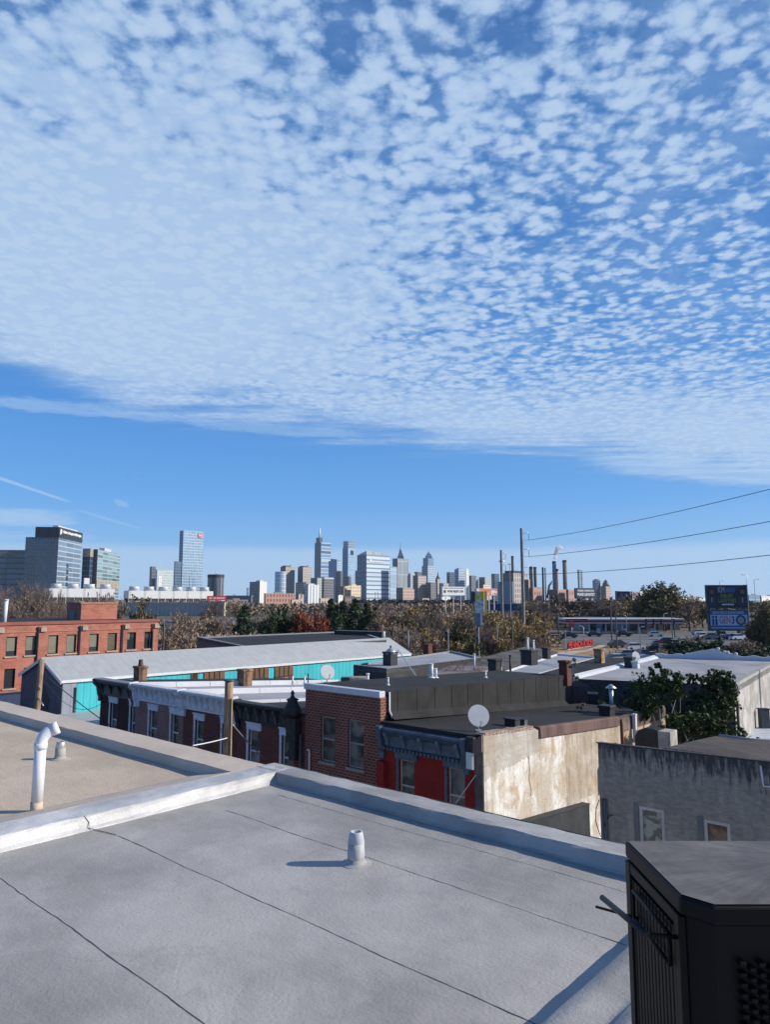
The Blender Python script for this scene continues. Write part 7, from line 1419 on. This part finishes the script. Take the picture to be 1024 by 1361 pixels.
# warp
wn = T.new('ShaderNodeTexNoise'); T.put(wn.inputs['Vector'], p); wn.inputs['Scale'].default_value = 9; wn.inputs['Detail'].default_value = 4
wv = T.vm('ADD', p, T.vm('MULTIPLY', T.vm('SUBTRACT', wn.outputs['Color'], (.5,.5,.5)), (.055,.055,0)))
v1 = T.vor(wv, 18.5, smooth=.5).outputs['Distance']; v2 = T.vor(wv, 36, smooth=.3).outputs['Distance']
fb = T.noise(p, 34, 5, .6); big = T.noise(p, 2.1, 4, .6); mid = T.noise(p, 6, 3, .5)
puff = T.m('SUBTRACT', 1.0, T.m('ADD', T.m('MULTIPLY', v1, 1.25), T.m('MULTIPLY', v2, .55)))
puff = T.m('ADD', puff, T.m('MULTIPLY', T.m('SUBTRACT', fb, .5), 1.15))
# where the sheet is thick: left middle of the view, thinner up right
vx = T.m('SUBTRACT', px_, -1.0); vy = T.m('SUBTRACT', py_, 2.2)
rr = T.m('SQRT', T.m('ADD', T.m('POWER', T.m('ABSOLUTE', T.m('DIVIDE', vx, 1.15)), 2), T.m('POWER', T.m('ABSOLUTE', T.m('DIVIDE', vy, 1.0)), 2)))
veil = T.m('SUBTRACT', 1, T.ss(T.m('ADD', rr, T.m('MULTIPLY', T.m('SUBTRACT', mid, .5), .9)), .25, 1.5))
far = T.ss(py_, 2.2, 4.2)                      # towards the edge the cells blur to a veil
thin = T.ss(T.m('ADD', px_, T.m('MULTIPLY', big, .6)), .3, 1.9)
cov = T.m('ADD', T.m('MULTIPLY', veil, .85), T.m('MULTIPLY', T.m('SUBTRACT', big, .5), .55))
cov = T.m('ADD', cov, T.m('MULTIPLY', far, .55)); cov = T.m('ADD', T.m('SUBTRACT', cov, T.m('MULTIPLY', thin, .05)), T.m('MULTIPLY_ADD', T.m('SUBTRACT', 1, T.ss(py_, .9, 2.2)), .10, .27))
dens = T.ss(T.m('ADD', T.m('MULTIPLY', puff, T.m('SUBTRACT', 1.0, T.m('ADD', T.m('MULTIPLY', veil, .7), T.m('MULTIPLY', far, .74)))), cov), -.30, .78)
# sheet's edge
ed = T.m('SUBTRACT', T.m('ADD', T.m('MULTIPLY_ADD', px_, .5, 4.95), T.m('MULTIPLY', T.m('SUBTRACT', T.noise(T.scale(p, (.5, 1.6, 1)), 2.2, 5, .65), .5), 2.6)), py_)
ed = T.m('SUBTRACT', ed, T.m('MULTIPLY', T.ss(px_, -1.2, -1.9), .9))
dens = T.m('MAXIMUM', dens, T.m('MULTIPLY', T.ss(T.m('ADD', big, T.m('MULTIPLY', fb, .2)), .3, .8), .55)); dens = T.m('MULTIPLY', dens, T.ss(ed, -.15, 1.5))
dens = T.m('MULTIPLY', dens, T.ss(py_, .45, .98))          # cloud taken out of the unseen sky overhead and behind, to dim the fill
# wisps, trails: ellipses in azimuth / elevation
az = T.m('ARCTAN2', sx, sy); el = T.m('ARCSINE', sz)
def sphpx(px, py):
    r = Vector(ray(px, py)).normalized(); return math.atan2(r.x, r.y), math.asin(r.z)
wz = T.noise(T.scale(T.xyz(az, el, 0), (14, 90, 1)), 1.0, 5, .65); wf = T.noise(T.scale(T.xyz(az, el, 0), (60, 260, 1)), 1.0, 4, .6)
def wisp(x0, y0, x1, y1, half, amt, ragged=1.0):
    a0, e0 = sphpx(x0, y0); a1, e1 = sphpx(x1, y1); dx, dy = a1-a0, e1-e0; L = math.hypot(dx, dy); dx /= L; dy /= L
    ax = T.m('SUBTRACT', az, (a0+a1)/2); ay = T.m('SUBTRACT', el, (e0+e1)/2)
    u = T.m('ADD', T.m('MULTIPLY', ax, dx), T.m('MULTIPLY', ay, dy)); v = T.m('SUBTRACT', T.m('MULTIPLY', ay, dx), T.m('MULTIPLY', ax, dy))
    q = T.m('ADD', T.m('POWER', T.m('ABSOLUTE', T.m('DIVIDE', u, L/2)), 4), T.m('POWER', T.m('ABSOLUTE', T.m('DIVIDE', v, half/F)), 2))
    q = T.m('ADD', q, T.m('MULTIPLY', T.m('SUBTRACT', wz, .5), 3.2*ragged)); q = T.m('ADD', q, T.m('MULTIPLY', T.m('SUBTRACT', wf, .5), 1.4*ragged))
    return T.m('MULTIPLY', T.m('SUBTRACT', 1, T.ss(q, .0, 1.3)), amt)
ws = [wisp(-60, 528, 260, 552, 9, .4), wisp(250, 560, 500, 578, 8, .3), wisp(-80, 684, 105, 690, 11, .6, .8), wisp(-40, 622, 95, 668, 2.2, .55, .35), wisp(100, 677, 190, 704, 2.0, .28, .35),
      wisp(150, 665, 172, 672, 4, .35), wisp(780, 612, 1100, 640, 16, .5, .8), wisp(-60, 712, 130, 716, 8, .3), wisp(880, 560, 1060, 590, 18, .3, 1)]
wmax = ws[0]
for q in ws[1:]: wmax = T.m('MAXIMUM', wmax, q)
# thin pale layer above the horizon
ly = T.m('SUBTRACT', el, T.m('MULTIPLY', T.m('SUBTRACT', T.noise(T.scale(T.xyz(az, 0, 0), (3, 1, 1)), 1, 3), .5), .02))
low = T.m('MULTIPLY', T.m('SUBTRACT', 1, T.ss(ly, R(3.6), R(4.5))), T.m('MULTIPLY_ADD', wz, .3, .55))
ccol = T.mix(T.m('MULTIPLY', T.ss(dens, .15, 1.0), T.m('MULTIPLY_ADD', T.m('MINIMUM', 1, T.m('ADD', T.ss(T.m('ADD', puff, T.m('MULTIPLY', mid, .5)), .1, 1.0), T.m('ADD', T.m('MULTIPLY', veil, .6), T.m('MULTIPLY', far, .35)))), .40, .55)), CLOUD_LO, CLOUD_HI)
bodyc = T.mix(.8, T.vm('MULTIPLY', hs.outputs[0], (SK*SKY_T[0], SK*SKY_T[1], SK*SKY_T[2])), rp.outputs[0])
col = T.mix(T.m('MULTIPLY', dens, .90), bodyc, ccol)
col = T.mix(T.m('MAXIMUM', wmax, low), col, WISP)
T.put(bg.inputs['Color'], T.vm('DIVIDE', col, (SK, SK, SK))); bg.inputs['Strength'].default_value = SK
sl = bpy.data.lights.new('sun', 'SUN'); sl.energy = SUN_E; sl.angle = R(.5); sl.color = (1, .925, .81)
so = bpy.data.objects.new('sun', sl); C.objects.link(so)
so.rotation_euler = Vector((-math.cos(SUN_EL), .0, -math.sin(SUN_EL))).to_track_quat('-Z', 'Y').to_euler()
cam = bpy.data.cameras.new('camera'); co = bpy.data.objects.new('camera', cam); C.objects.link(co)
cam.sensor_fit = 'VERTICAL'; cam.sensor_height = 36; cam.lens = F/1361*36; cam.clip_start = .05; cam.clip_end = 60000
co.rotation_euler = (R(90)+PIT, 0, 0); sc.camera = co
sc.view_settings.view_transform = 'Standard'; sc.view_settings.look = 'None'; sc.view_settings.gamma = 1; sc.view_settings.exposure = 0
world.cycles.sampling_method = 'MANUAL'; world.cycles.sample_map_resolution = 256
sc.cycles.volume_bounces = 6; sc.cycles.max_bounces = 6; sc.cycles.diffuse_bounces = 3; sc.cycles.transparent_max_bounces = 8
